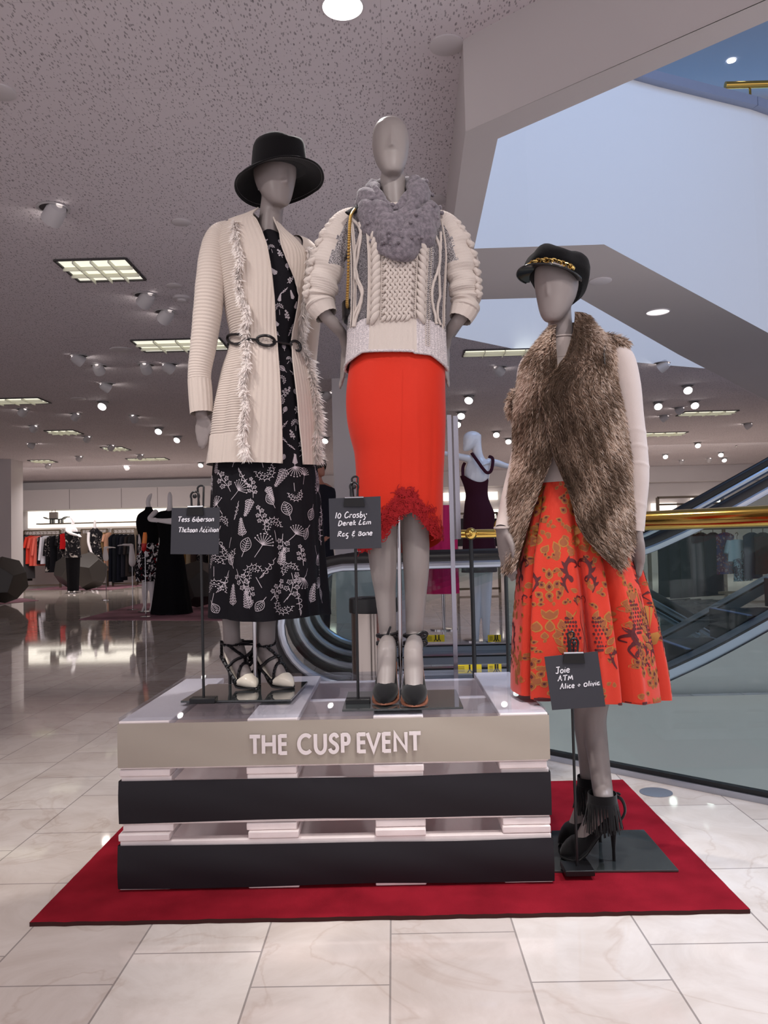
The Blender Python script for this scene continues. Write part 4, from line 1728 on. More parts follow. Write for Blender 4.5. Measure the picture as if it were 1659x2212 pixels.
# ================================================================== middle mannequin: cable sweater, scarf, orange skirt
MY = 2.60
mroot = thing('mannequin', 'grey bald mannequin in cable-knit sweater, grey scarf and orange-red skirt, centre of the pallets', 'mannequin',
              (at(865, 1500, MY).x, MY, ZA), 'grey dressed mannequins')
mb = MB()
head(mb, at(847, 395, MY), 0.216, 0.121, 0.175, yaw=2, pitch=-2, roll=-1, nose=.9)
limb(mb, px_limb([(850, 560, MY, 50), (852, 500, MY, 34), (853, 450, MY, 28), (850, 405, MY, 27), (848, 380, MY + .01, 28)]), 20, 5)
limb(mb, px_limb([(852, 470, MY, 40), (855, 500, MY, 84), (858, 560, MY, 92), (858, 640, MY, 82), (857, 720, MY, 76), (857, 800, MY, 88), (857, 880, MY, 92), (860, 940, MY, 80)]), 20, 4, flat=.62)
zf = ZA + 0.0065
for uL, uR in ((1, 0),):
    limb(mb, px_limb([(780, 490, MY, 26), (735, 500, MY, 22), (715, 540, MY - .01, 19), (700, 600, MY - .02, 17), (694, 650, MY - .02, 15.5), (700, 676, MY - .02, 15.5), (722, 701, MY, 14),
                      (741, 725, MY + .05, 11.5), (747, 748, MY + .085, 11)]), 14, 5)
    limb(mb, px_limb([(930, 490, MY, 26), (972, 500, MY, 22), (990, 540, MY - .01, 19), (1003, 600, MY - .02, 17), (1006, 650, MY - .02, 15.5), (999, 680, MY - .02, 15.5), (980, 704, MY, 14),
                      (966, 726, MY + .05, 11.5), (964, 746, MY + .085, 11)]), 14, 5)
hand(mb, at(747, 745, MY + .085), at(737, 845, MY + .095), (.25, -1, 0), (1, .2, 0), -1)
hand(mb, at(963, 745, MY + .085), at(966, 842, MY + .095), (-.25, -1, 0), (-1, .2, 0), -1)
tA, hA = atz(829, 1527, zf), atz(838, 1492, zf)
tB, hB = atz(895, 1531, zf), atz(893, 1494, zf)
for t_, h_ in ((tA, hA), (tB, hB)):
    h_.y = t_.y + .205
hA.x, hB.x = tA.x + .014, tB.x + .006
foot(mb, tA, hA, zf, .10, px_limb([(810, 900, MY, 50), (822, 1030, MY, 44), (826, 1130, MY, 37), (826, 1180, MY, 33), (829, 1240, MY, 28), (832, 1280, MY + .01, 23), (837, 1345, MY + .01, 19.5), (838, 1385, MY + .01, 18)]))
foot(mb, tB, hB, zf, .10, px_limb([(900, 900, MY, 50), (898, 1030, MY, 40), (896, 1130, MY, 31.5), (898, 1180, MY, 30), (899, 1230, MY, 28), (898, 1280, MY + .01, 24), (896, 1345, MY + .01, 20), (896, 1385, MY + .01, 19)]))
body(mb, mroot, M_SKINB, 0.005)
base_plate(mroot, [(739, 1533), (1001, 1527), (985, 1489), (752, 1494)], ZA)
mm = MB()
pb = atz(866, 1503, ZA + .006)
mm.tube([(pb.x, pb.y, ZA + .006), (at(861, 1000, MY).x, pb.y, at(861, 900, MY).z)], 0.0065, 14)
mm.build('support_pole', M_CHROME, mroot)

# skirt
M_ORANGE = mat('orange_red_crepe', (208, 44, 20), 0.6, spec=0.25, sheen=0.1, bump=(500, 0.15))
M_LACE = mat('dark_red_lace', (150, 26, 30), 0.75, spec=0.2)
K = Surf([(755, 764, 962, MY, .098), (775, 758, 962, MY, .102), (800, 753, 962, MY, .106), (850, 748, 962, MY, .112), (900, 750, 962, MY, .115), (940, 757, 961, MY, .115), (980, 766, 960, MY, .113),
          (1050, 769, 958, MY, .110), (1110, 770, 957, MY, .108), (1200, 772, 955, MY, .106)], p=2.15)
K.fold = lambda th, v: 1 + .010 * math.sin(4 * th + v / 45) * math.sin((v - 760) / 130) + .012 * math.exp(-((th - 1.62 * PI) / .05) ** 2) * min(1, max(0, (v - 800) / 100)) - .02 * math.exp(-((th - 1.75 * PI - (1000 - v) / 2500) / .08) ** 2) * min(1, max(0, (v - 850) / 150))
HEM = [(760, 1188), (800, 1184), (825, 1160), (845, 1132), (866, 1106), (888, 1100), (905, 1108), (918, 1132), (935, 1155), (965, 1164)]
HT = []
for k in range(50):
    u = 772 + (953 - 772) * k / 49
    t, vr = K.uv(u, interp(HEM, u))
    HT.append((t, vr))
HT.sort()


def khem(th):
    t = th % (2 * PI)
    if PI < t < 2 * PI:
        return float(np.interp(t, [a for a, b in HT], [b for a, b in HT]))
    return float(np.interp(math.sin(t), [0, 1], [np.interp(PI if t > PI / 2 else 2 * PI, [a for a, b in HT], [b for a, b in HT]), 1195]))


mb = MB()
K.mesh(mb, 757, 1150, 90, 140, hem=khem)
# seam down the front
sm = [K.uv(870 - (v - 800) * .02, v) for v in range(800, 1060, 8)]
ribbon(mb, K, sm, .0012, .0006, 0)
skirt = mb.build('skirt', M_ORANGE, mroot, angle=60)
mb = MB()
rnd = random.Random(8)
TOP = [(760, 1150), (800, 1128), (822, 1112), (842, 1092), (856, 1066), (872, 1052), (893, 1056), (906, 1082), (920, 1096), (934, 1088), (941, 1112), (965, 1150)]
for i in range(900):
    u = rnd.uniform(768, 957)
    f = rnd.random() ** .8
    v = interp(TOP, u) + (interp(HEM, u) + 5 - interp(TOP, u)) * f
    t, vr = K.uv(u, v)
    pn = pen(K, t, vr)
    ang = rnd.uniform(0, 2 * PI)
    e = rnd.uniform(.001, .006)
    if i % 3 == 0:
        rr = rnd.uniform(.004, .008)
        pl = [(rr * (1 + .45 * math.cos(5 * a + ang)) * math.cos(a), rr * (1 + .45 * math.cos(5 * a + ang)) * math.sin(a)) for a in [2 * PI * q / 15 for q in range(15)]]
        blob(mb, K, pn(0, 0), [pn(*p) for p in pl], e, 0)
    else:
        L_ = rnd.uniform(.010, .024)
        c = rnd.uniform(-6, 6)
        ribbon(mb, K, [pn(L_ * q / 6 * math.cos(ang + c * q / 12), L_ * q / 6 * math.sin(ang + c * q / 12)) for q in range(7)], .0022, e, 0)
for i in range(90):
    u = 768 + 189 * i / 89
    t, vr = K.uv(u, interp(HEM, u))
    pn = pen(K, t, vr)
    rr = rnd.uniform(.004, .007)
    blob(mb, K, pn(0, 0), [pn(rr * math.cos(a), rr * 1.2 * math.sin(a)) for a in [2 * PI * q / 9 for q in range(9)]], .002, 0)
mb.build('lace_trim', M_LACE, skirt, angle=180)

# --- sweater
M_CREAM = mat('ivory_wool', (208, 196, 188), 0.95, spec=0.12, sheen=0.15, bump=(420, 0.4))


def marl_material():
    m = mat('marled_wool', (120, 116, 120), 0.95, spec=0.1, bump=(420, 0.4))
    nt = m.node_tree
    N, L = nt.nodes, nt.links
    tc = N.new('ShaderNodeTexCoord')
    mp = N.new('ShaderNodeMapping')
    mp.inputs['Scale'].default_value = (1, 1, 2.6)
    L.new(tc.outputs['Object'], mp.inputs[0])
    n = N.new('ShaderNodeTexNoise')
    n.inputs['Scale'].default_value = 320
    n.inputs['Detail'].default_value = 1
    L.new(mp.outputs[0], n.inputs['Vector'])
    r_ = N.new('ShaderNodeValToRGB')
    r_.color_ramp.elements[0].position = .42
    r_.color_ramp.elements[0].color = (*lin((58, 54, 58)), 1)
    r_.color_ramp.elements[1].position = .58
    r_.color_ramp.elements[1].color = (*lin((205, 198, 198)), 1)
    L.new(n.outputs['Fac'], r_.inputs[0])
    L.new(r_.outputs[0], N['Principled BSDF'].inputs['Base Color'])
    return m


M_MARL = marl_material()
M_GREYK = mat('charcoal_rib', (150, 144, 147), 0.95, spec=0.1, var=(330, 0, (48, 45, 48)), bump=(420, 0.4), stretch=(1, 1, 1.6))
S = Surf([(446, 788, 918, MY, .062), (452, 772, 930, MY, .072), (462, 758, 944, MY, .082), (480, 746, 956, MY, .092), (520, 748, 964, MY, .103), (560, 751, 969, MY, .110), (620, 753, 966, MY, .110),
          (680, 752, 963, MY, .106), (715, 750, 963, MY, .106), (735, 750, 963, MY, .110), (775, 747, 965, MY, .116), (800, 745, 966, MY, .118)], p=2.3)
zone = [(0, 'm'), (.07, 'c'), (.095, 'g'), (.205, 'm'), (.235, 'c'), (.345, 'm'), (.365, 'c'), (.665, 'm'), (.685, 'c'), (.775, 'm'), (.845, 'g'), (.955, 'c'), (.975, 'm'), (1.01, 'm')]


def sx(th):
    t = th % (2 * PI)
    if t < PI:
        return None
    c = math.cos(t)
    return .5 + .5 * math.copysign(abs(c) ** (2 / 2.3), c)


VB = 716   # top of the hem band


def soff(th, v):
    if v > VB - 2:
        return .0016 * math.cos(th * 62)
    x = sx(th)
    if x is None:
        return .0012 * math.cos(th * 70)
    if .095 < x < .205 or .845 < x < .955:
        return .0014 * math.cos(2 * PI * v / 4.4) - .002
    return .0007 * math.cos(th * 70)


S.off = soff


def smf(i, j, nt=220):
    th = 2 * PI * (j + .5) / nt
    v = 459 + 331 * (i + .5) / 150
    x = sx(th)
    if x is None:
        return 1 if abs(math.cos(th)) > .8 else 0
    z = [k for a, k in zone if a <= x][-1]
    if v > VB and .235 < x < .70:
        return 0
    if v > VB:
        return 3
    return {'m': 1, 'c': 0, 'g': 2}[z]


def shem(th):
    t = th % (2 * PI)
    x = math.cos(t)
    if t > PI:
        return 776 + 5 * x + 20 * max(0, abs(x) - .62) / .38 + (3 if x > .3 else 0)
    return 796


M_MARLL = mat('pale_marl', (226, 216, 216), 0.95, spec=0.1, var=(200, .0, (176, 168, 172)), bump=(420, 0.4), stretch=(1, 1, 2))
mb = MB()
S.mesh(mb, 459, 800, 150, 220, hem=shem, mf=smf)
# rolled hem
mb.tube([S.pos(2 * PI * j / 120, shem(2 * PI * j / 120)) for j in range(120)], .0045, 6, closed=True, mi=3)


def spt(x, v, e):
    """point on the sweater front from a width fraction and a photo row"""
    cx, cy, cz, a, b = S.row(v)
    c = (x - .5) * 2
    c = math.copysign(abs(c) ** (2.3 / 2), c)
    th = 2 * PI - math.acos(max(-1, min(1, c)))
    return S.pos(th, v, e)


# cables: overlapping diagonal lobes
for xc, dirn in ((.29, 1), (.73, -1)):
    v = 520
    while v < VB - 10:
        pts, rs = [], []
        for k in range(7):
            t = k / 6
            x = xc + dirn * (.038 - .076 * t)
            pts.append(spt(x, v + 27 * t - 3, .003 + .006 * math.sin(PI * t)))
            rs.append(.0045 + .0062 * math.sin(PI * t))
        mb.tube(pts, rs, 8, mi=0, flat=.75)
        v += 14.5
    for dx in (-.05, .05):
        mb.tube([spt(xc + dx, v_, .001) for v_ in range(500, VB, 8)], .0028, 6, mi=0)
# basket weave in the centre
r = 0
v = 514.0
while v < VB - 4:
    n = 6
    for q in range(n):
        x = .372 + .276 * (q + .25 + (.5 if r % 2 else 0)) / (n + .0)
        dn = 1 if r % 2 else -1
        pts, rs = [], []
        for k in range(6):
            t = k / 5 - .5
            pts.append(spt(x + dn * t * .056, v + t * 15, .002 + .0032 * math.cos(PI * t)))
            rs.append(.0030 + .0036 * math.cos(PI * t))
        mb.tube(pts, rs, 7, mi=0, flat=.75)
    v += 7.4
    r += 1
# raised diamond cords and vertical cords at the sides
for L_ in ([(.085, 486), (.155, 520), (.10, 580), (.085, 610), (.15, 655), (.10, 700), (.09, VB)], [(.15, 500), (.16, 520), (.09, 560), (.10, 610), (.155, 650), (.085, 690), (.08, VB)],
           [(.945, 478), (.86, 512), (.90, 560), (.89, 600), (.835, 650), (.88, 700), (.89, VB)], [(.93, 520), (.905, 560), (.90, 610), (.92, 650), (.90, 690), (.93, VB)],
           [(.05, 490), (.05, VB)], [(.075, 490), (.07, VB)], [(.215, 490), (.215, VB)], [(.228, 490), (.228, VB)], [(.96, 490), (.97, VB)]):
    p = [spt(x, v, .003) for x, v in spline(L_, 8)]
    mb.tube(p, .0048 if len(L_) > 2 else .0026, 7, mi=0)
# zigzag bands of slipped stitches
for x0 in (.80, .225, .355, .675):
    for k in range(60 if x0 == .80 else 44):
        vv = (500 if x0 != .80 else 520) + k * (4.6 if x0 != .80 else 4.4)
        if vv > (VB + 50 if x0 == .80 else VB):
            break
        w_ = .024 if x0 == .80 else .007
        for s in (-1, 1):
            mb.tube([spt(x0 + s * w_, vv, .001), spt(x0 + s * w_ * .3, vv + 3.5, .002)], .0016, 5, mi=0)
sweater = mb.build('sweater', [M_CREAM, M_MARL, M_GREYK, M_MARLL], mroot, angle=180)


def sleeve_bump(seed):
    rr = random.Random(seed)
    ph = [rr.uniform(0, 6) for _ in range(4)]

    def f(k, an):
        if k > .86:
            return 1 + .035 * math.cos(15 * an)
        w_ = min(1, max(0, (k - .12) / .2))
        return 1 + w_ * (.075 * math.sin(k * 46 + 1.2 * math.sin(an + ph[0])) + .04 * math.sin(k * 80 + ph[1] + 2 * an)) + .012 * math.cos(2 * PI * k * 60)
    return f


def lobes(mbx, pts, side, m_=0):
    """a plump cable running down the outside of a sleeve"""
    P = spline(pts, 10)
    k = 6
    i = 0
    while i < len(P) - 4:
        p = P[i]
        c = V(p[:3])
        dr = (V(P[min(i + 3, len(P) - 1)][:3]) - c).normalized()
        s = V((side, -.75, 0)).normalized()
        cr = dr.cross(s).normalized()
        for e in (-1, 1):
            b = c + s * (p[3] * .98)
            q = [b + cr * (e * .011) - dr * .008, b + cr * (e * .005) + dr * .003 + s * .006, b - cr * (e * .006) + dr * .016 + s * .004]
            mbx.tube(q, [.006, .0095, .006], 8, mi=m_)
        i += 4


for side, pts, nm in ((-1, [(772, 466, MY, 20), (745, 482, MY, 28), (724, 520, MY - .005, 35), (707, 570, MY - .015, 37), (695, 618, MY - .02, 35), (690, 645, MY - .02, 32), (694, 662, MY - .025, 31), (705, 682, MY - .03, 25)], 'sleeve'),
                      (1, [(932, 470, MY, 20), (962, 488, MY, 28), (982, 525, MY - .005, 34), (996, 575, MY - .015, 36), (1003, 620, MY - .02, 34), (1006, 648, MY - .02, 31), (1003, 668, MY - .025, 30), (994, 690, MY - .03, 25)], 'sleeve')):
    mb = MB()
    PL = px_limb(pts)
    limb(mb, PL, 40, 34, bump=sleeve_bump(3 + side), caps=False)
    ctr = spline(PL, 10)
    zlim = at(740, 585, MY).z
    for fi, fc in enumerate(mb.f):
        c_ = sum((V(mb.v[q_]) for q_ in fc), V((0, 0, 0))) / len(fc)
        if c_.z < zlim:
            continue
        p_ = min(ctr, key=lambda q_: (q_[0] - c_.x) ** 2 + (q_[2] - c_.z) ** 2)
        if (c_.x - p_[0]) * -side + (c_.z - p_[2]) * -.35 > .30 * p_[3]:
            mb.m[fi] = 1
    lobes(mb, PL[1:-2], side)
    # charcoal marl panel on the upper arm towards the body
    e = PL[-1]
    mb.build(nm, [M_CREAM, M_MARL], sweater, angle=180)

# --- bobble scarf
M_SCARF = mat('heather_grey_wool', (140, 131, 138), 0.95, spec=0.1, var=(90, .0, (106, 99, 106)), bump=(260, 1.0), sheen=0.3)
mb = MB()
rnd = random.Random(21)
sc_c = at(851, 430, MY)


def sc_loop(rx, ry, vs_side, vs_front, vs_back, r0, ph, tilt=0.0, cxo=0.0):
    zb_, zs_, zf_ = at(850, vs_back, MY).z, at(850, vs_side, MY).z, at(850, vs_front, MY - .11).z
    pts, rs = [], []
    n = 72
    for i in range(n):
        a = 2 * PI * i / n
        s = -math.sin(a)     # +1 at the front
        z = zs_ + (zf_ - zs_) * max(0, s) ** 1.6 + (zb_ - zs_) * max(0, -s) ** 1.5 + tilt * math.cos(a)
        w_ = 1 + .05 * math.sin(5 * a + ph) + .03 * math.sin(9 * a + 2 * ph)
        pts.append(V((sc_c.x + cxo + rx * w_ * math.cos(a), MY - .005 + ry * w_ * math.sin(a), z)))
        rs.append(r0 * (1 + .16 * math.sin(3 * a + ph) + .10 * math.sin(7 * a + ph * 3)))
    return pts, rs


loops = [sc_loop(.066, .074, 412, 462, 388, .022, .3, .004), sc_loop(.082, .100, 434, 486, 412, .026, 1.7, .018, .004), sc_loop(.104, .126, 470, 520, 436, .027, 3.0, -.008, .012),
         sc_loop(.098, .120, 452, 503, 424, .024, 5.0, -.022, .006), sc_loop(.098, .124, 486, 542, 446, .026, 4.1, .010, .014)]
for pts, rs in loops:
    mb.tube(pts, rs, 18, closed=True, flat=1.7, up=(0, 0, 1))
    n = len(pts)
# wrinkle the knit
for i, p in enumerate(mb.v):
    q = V(p)
    d_ = V((q.x - sc_c.x, q.y - MY, 0)).normalized()
    o_ = .003 * math.sin(q.x * 90 + q.z * 130) + .0012 * math.sin(q.z * 260 - q.x * 90 + q.y * 120)
    mb.v[i] = tuple(q + d_ * o_)
scarf = mb.build('scarf', M_SCARF, mroot, angle=180)
bb = MB()
for li, (pts, rs) in enumerate(loops):
    for i in range(0, 72, 3):
        a = 2 * PI * i / 72
        for q in range(2):
            if rnd.random() < (.75 if math.cos(a) > -.2 else .55):
                an = rnd.uniform(-.7, 1.2)
                o_ = V((math.cos(a), math.sin(a), 0)) * (rs[i] * math.cos(an)) + V((0, 0, 1.7 * rs[i] * math.sin(an)))
                c = pts[i] + o_ * 1.14 + V((rnd.uniform(-.006, .006), rnd.uniform(-.006, .006), 0))
                bb.ball(c, rnd.uniform(.0055, .0075), 8, 6)
bb.build('bobbles', M_SCARF, scarf)['kind'] = 'stuff'

# --- chain-strap bag hanging behind the arm
M_GOLD = mat('gold_chain', (206, 172, 104), 0.22, 1.0)
bag = mroot
mb = MB()
bc = at(757, 672, MY + .03)
rows = []
for k, f in ((0, .8), (.1, 1), (.9, 1), (1, .8)):
    rows.append([V((bc.x + (.028 * f if abs(math.cos(a)) > .3 else .02) * math.cos(a), bc.y + .07 * f * math.sin(a), bc.z - .035 + .06 * k)) for a in [2 * PI * j / 16 for j in range(16)]])
mb.rings(rows)
bg = mb.build('shoulder_bag', M_BELT, mroot)
mb = MB()
ch = spline([tuple(at(766, 452, MY - .07)), tuple(at(757, 470, MY - .10)), tuple(at(754, 520, MY - .105)), tuple(at(752, 600, MY - .10)), tuple(at(750, 660, MY - .06)), (bc.x, bc.y, bc.z + .02)], 12)
for i in range(len(ch) - 1):
    p, q = V(ch[i]), V(ch[i + 1])
    c = (p + q) / 2
    mb.ball(c, (.0058, .0058, .0048), 8, 5)
mb.build('bag_chain', M_GOLD, bg)
mb = MB()
p = spline([tuple(at(752, 462, MY - .085)), tuple(at(768, 452, MY - .06)), tuple(at(785, 440, MY - .02))], 5)
mb.tube([V(q) for q in p], .013, 8, flat=.35, up=(0, -1, .3))
mb.build('bag_strap', M_FELT, bg)

# --- black ankle-tie court shoes
M_SUEDE = mat('black_suede', (16, 15, 17), 0.9, spec=0.15, sheen=0.2)
M_SOLE = mat('copper_sole', (176, 116, 92), 0.35, 0.3)
for (t_, h_), (au, ay), sgn in (((tA, hA), (838, 1378), -1), ((tB, hB), (896, 1378), 1)):
    o, t2, d2, s2, L2 = pump(mroot, t_, h_, zf, .10, M_SUEDE, M_SOLE, M_SUEDE, .98)
    pa = at(au, ay, MY + .015)
    st = MB()
    rx_ = 20.5 * MY / FPX
    for dz, tl in ((.013, .004), (.005, -.003), (-.012, .007), (-.018, -.004)):
        st.tube([V((pa.x + (rx_ + .004) * math.cos(a), pa.y + (rx_ + .007) * math.sin(a), pa.z + dz + tl * math.cos(a))) for a in [2 * PI * i / 26 for i in range(26)]], .0050, 7, closed=True)
    kn = V((pa.x - .006, pa.y - rx_ - .014, pa.z - .002))
    if sgn > 0:
        lp = [(0, 0, 0), (.012, -.004, .016), (.032, -.004, .026), (.044, -.003, .020), (.036, -.003, .008), (.012, -.004, .002)]
        st.tube([kn + V(p) for p in spline(lp, 6)], .0042, 7)
        st.tube([kn + V(p) for p in spline([(0, 0, 0), (.016, -.004, -.002), (.038, -.003, -.002), (.040, -.002, -.012), (.012, -.004, -.010), (0, 0, -.002)], 6)], .0042, 7)
    else:
        st.tube([kn + V(p) for p in spline([(0, 0, 0), (.006, -.004, .02), (.016, -.003, .044)], 6)], [.0032] * 4 + [.004] * 4 + [.0035] * 4 + [.0015], 7)
        st.tube([kn + V(p) for p in spline([(0, 0, 0), (-.014, -.004, -.004), (-.03, -.002, -.012)], 6)], .0034, 7)
    st.tube([kn + V(p) for p in spline([(0, 0, 0), (.004, -.004, -.02), (.006, -.003, -.04)], 6)], .0018, 6)
    # strap up the back of the heel
    st.tube([V(p) for p in spline([(pa.x + sgn * .012, pa.y + rx_ + .006, pa.z - .005), (pa.x + sgn * .026, pa.y + rx_ + .02, pa.z - .05), (h_.x + sgn * .020, h_.y - .02, zf + .145), (h_.x + sgn * .015, h_.y - .01, zf + .12)], 6)], .003, 6)
    st.build('ankle_tie', M_BELT, o)
    tg = MB()
    for p in (((-.002, -.006, .012), (-.001, -.007, .001)), ((.005, -.004, -.024), (.006, -.004, -.040))):
        tg.tube([kn + V(p[0]), kn + V(p[1])], .0028, 8)
    tg.build('tie_tips', M_GOLD, o)
# ================================================================== right mannequin: fur gilet, cap, brocade skirt
RY = 2.50
zr = ZR + 0.0065
rroot = thing('mannequin', 'grey mannequin in black cap, brown fur gilet and orange brocade skirt, standing on the rug', 'mannequin',
              (at(1280, 1840, RY).x, RY, ZR), 'grey dressed mannequins')
mb = MB()
head(mb, at(1209, 700, RY), 0.222, 0.128, 0.18, yaw=-32, pitch=5, roll=-3, nose=.45)
limb(mb, px_limb([(1222, 820, RY, 40), (1218, 770, RY, 27), (1214, 730, RY, 25.5), (1209, 690, RY, 26), (1206, 660, RY, 27)]), 20, 5)
limb(mb, px_limb([(1225, 760, RY, 34), (1228, 800, RY, 62), (1232, 850, RY, 72), (1235, 930, RY, 64), (1228, 1000, RY, 54), (1226, 1060, RY, 56), (1235, 1180, RY, 72), (1250, 1260, RY, 66)]), 20, 4, flat=.62)
limb(mb, px_limb([(1300, 770, RY, 26), (1345, 800, RY - .01, 22), (1362, 880, RY - .02, 19), (1374, 980, RY - .03, 16), (1377, 1060, RY - .05, 14.5), (1374, 1150, RY - .06, 12.5)]), 14, 4)
hand(mb, at(1374, 1140, RY - .06), at(1373, 1270, RY - .06), (.55, -1, 0), (.9, .5, 0), -1)
limb(mb, px_limb([(1175, 780, RY, 24), (1142, 810, RY + .03, 18), (1134, 900, RY + .08, 15), (1120, 1000, RY + .09, 14), (1098, 1080, RY + .04, 13), (1082, 1145, RY - .03, 13)]), 14, 4)
hand(mb, at(1083, 1138, RY - .03), at(1108, 1262, RY - .03), (.6, -1, 0), (-.9, -.3, 0), 1)
tF, hF = atz(1210, 1853, zr), atz(1331, 1859, zr)
tK, hK = atz(1207, 1826, zr), atz(1300, 1818, zr)
foot(mb, tF, hF, zr, .105, px_limb([(1300, 1250, RY, 56), (1295, 1380, RY, 48), (1288, 1480, RY, 36), (1282, 1545, RY, 28), (1288, 1600, RY - .01, 24.5), (1296, 1660, RY - .05, 22), (1302, 1708, RY - .09, 21.5), (1306, 1730, RY - .12, 20)]))
foot(mb, tK, hK, zr, .105, px_limb([(1230, 1250, RY, 54), (1245, 1380, RY, 46), (1258, 1480, RY, 34), (1262, 1545, RY + .02, 26), (1267, 1600, RY + .03, 22), (1272, 1660, RY + .04, 20), (1275, 1700, RY + .04, 20)]))
body(mb, rroot, M_SKIN, 0.0055)
base_plate(rroot, [(1194, 1881), (1466, 1879), (1391, 1792), (1191, 1794)], ZR)

# --- cream turtleneck
M_JERSEY = mat('cream_jersey', (194, 180, 175), 0.9, spec=0.12, bump=(500, 0.2), sheen=.15)
T = Surf([(730, 1190, 1242, RY, .040), (760, 1190, 1243, RY, .042), (785, 1180, 1256, RY, .05), (800, 1140, 1310, RY, .07), (850, 1140, 1322, RY, .095), (920, 1150, 1322, RY, .10), (1000, 1160, 1300, RY, .09), (1045, 1155, 1305, RY, .098)])
mb = MB()
T.mesh(mb, 732, 1044, 60, 60)
mb.tube([T.pos(2 * PI * j / 40, 731, .001) for j in range(40)], .003, 8, closed=True)
mb.tube([T.pos(2 * PI * j / 40, 776, .0005) for j in range(40)], .0012, 6, closed=True)
top = mb.build('turtleneck', M_JERSEY, rroot, angle=60)


def wr(k, an):
    w_ = 0
    for c, a_ in ((.50, .03), (.57, .04), (.66, .045), (.86, .03), (.95, .02)):
        w_ += a_ * math.exp(-((k - c - .008 * math.sin(an * 2)) / .008) ** 2)
    return 1 + w_


mb = MB()
limb(mb, px_limb([(1318, 768, RY, 22), (1340, 776, RY - .01, 29), (1352, 830, RY - .02, 31), (1361, 900, RY - .03, 29), (1372, 970, RY - .04, 26), (1378, 1030, RY - .05, 23.5), (1376, 1090, RY - .055, 20.5), (1374, 1148, RY - .06, 17)]),
     30, 30, bump=wr, caps=False)
mb.build('sleeve', M_JERSEY, top, angle=60)
mb = MB()
limb(mb, px_limb([(1160, 775, RY, 22), (1142, 800, RY + .03, 24), (1136, 870, RY + .08, 22), (1126, 970, RY + .10, 20), (1102, 1070, RY + .05, 18), (1084, 1143, RY - .03, 15)]), 24, 10, caps=False)
e_ = px_limb([(1084, 1140, RY - .03, 15.5)])[0]
mb.tube([V((e_[0] + e_[3] * math.cos(a), e_[1] + e_[3] * math.sin(a), e_[2])) for a in [2 * PI * j / 20 for j in range(20)]], .004, 6, closed=True)
mb.build('sleeve', M_JERSEY, top, angle=60)

# --- brocade skirt
M_BROC = mat('orange_brocade', (204, 54, 34), 0.5, spec=0.3, sheen=0.15, bump=(600, 0.25))
M_BGOLD = mat('brocade_gold', (176, 116, 52), 0.45, 0.15)
M_BOLIVE = mat('brocade_bronze', (150, 82, 44), 0.55)
M_BDARK = mat('brocade_maroon', (84, 24, 30), 0.6)
B = Surf([(1025, 1160, 1300, RY, .092), (1060, 1152, 1308, RY, .100), (1100, 1142, 1330, RY, .112), (1150, 1130, 1354, RY, 0.117), (1200, 1120, 1374, RY, 0.126), (1260, 1114, 1394, RY, 0.135),
          (1330, 1110, 1413, RY, 0.141), (1400, 1107, 1429, RY, 0.147), (1460, 1105, 1440, RY, 0.151), (1512, 1105, 1447, RY, 0.153)])
PLE = [(3.70, .07), (4.58, .055), (5.04, .06), (5.75, .055), (0.25, .09), (1.0, .1), (1.7, .1), (2.4, .1)]


def bfold(th, v):
    t = th % (2 * PI)
    k = min(max((v - 1040) / 300, 0), 1)
    f = 1 + k * .035 * math.sin(5 * th + 1.0)
    for c, w_ in PLE:
        f -= k * .34 * math.exp(-((t - c) / w_) ** 2)
        f += k * .06 * math.exp(-((t - c - 2.2 * w_) / (1.3 * w_)) ** 2)
    return f


B.fold = bfold
mb = MB()
B.mesh(mb, 1028, 1505, 90, 300, hem=lambda th: 1500 + 9 * math.cos(th))


def steep(c):
    f = lambda t: bfold(t, c[1])
    return abs(f(c[0] + .02) - f(c[0] - .02)) / .04 > 2.2


def leaf(pn, x, y, L_, w_, ang, mats_, e0=.0006, tip=.75):
    if steep(pn(x, y)):
        return
    for sc_, mi, e in ((1.0, mats_[0], e0), (.74, mats_[1], e0 + .0006), (.36, mats_[2], e0 + .0011)):
        if mi is None:
            continue
        pl = []
        for k in range(9):
            t = k / 8
            pl.append((w_ * sc_ * math.sin(PI * t ** tip), -L_ * sc_ * (t - .5)))
        pl = pl + [(-p[0], p[1]) for p in reversed(pl[1:-1])]
        pl = xf(pl, ang, 1)
        blob(mb, B, pn(x, y), [pn(x + p[0], y + p[1]) for p in pl], e, mi)


def scroll(pn, x, y, s, L_, mir=1):
    """maroon acanthus scroll, opening to one side"""
    P = [(0, .5), (.12, .2), (.18, -.1), (.10, -.38), (-.08, -.5), (-.25, -.42), (-.30, -.25), (-.2, -.15)]
    if steep(pn(x, y)):
        return
    pts = spline(P, 6)
    n = len(pts)
    ws = [L_ * (.05 + .13 * math.sin(PI * (i / n) ** .8)) for i in range(n)]
    ribbon(mb, B, [pn(x + mir * p[0] * L_ * 1.1, y + p[1] * L_) for p in pts], ws, .0009, 3)
    for k, (px_, py_, a) in enumerate([(.22, -.30, .6), (.28, -.02, .9), (.02, -.52, -.3)]):
        leaf(pn, x + mir * px_ * L_ * 1.1, y + py_ * L_, L_ * .42, L_ * .085, mir * a, (3, None, None), .0010)


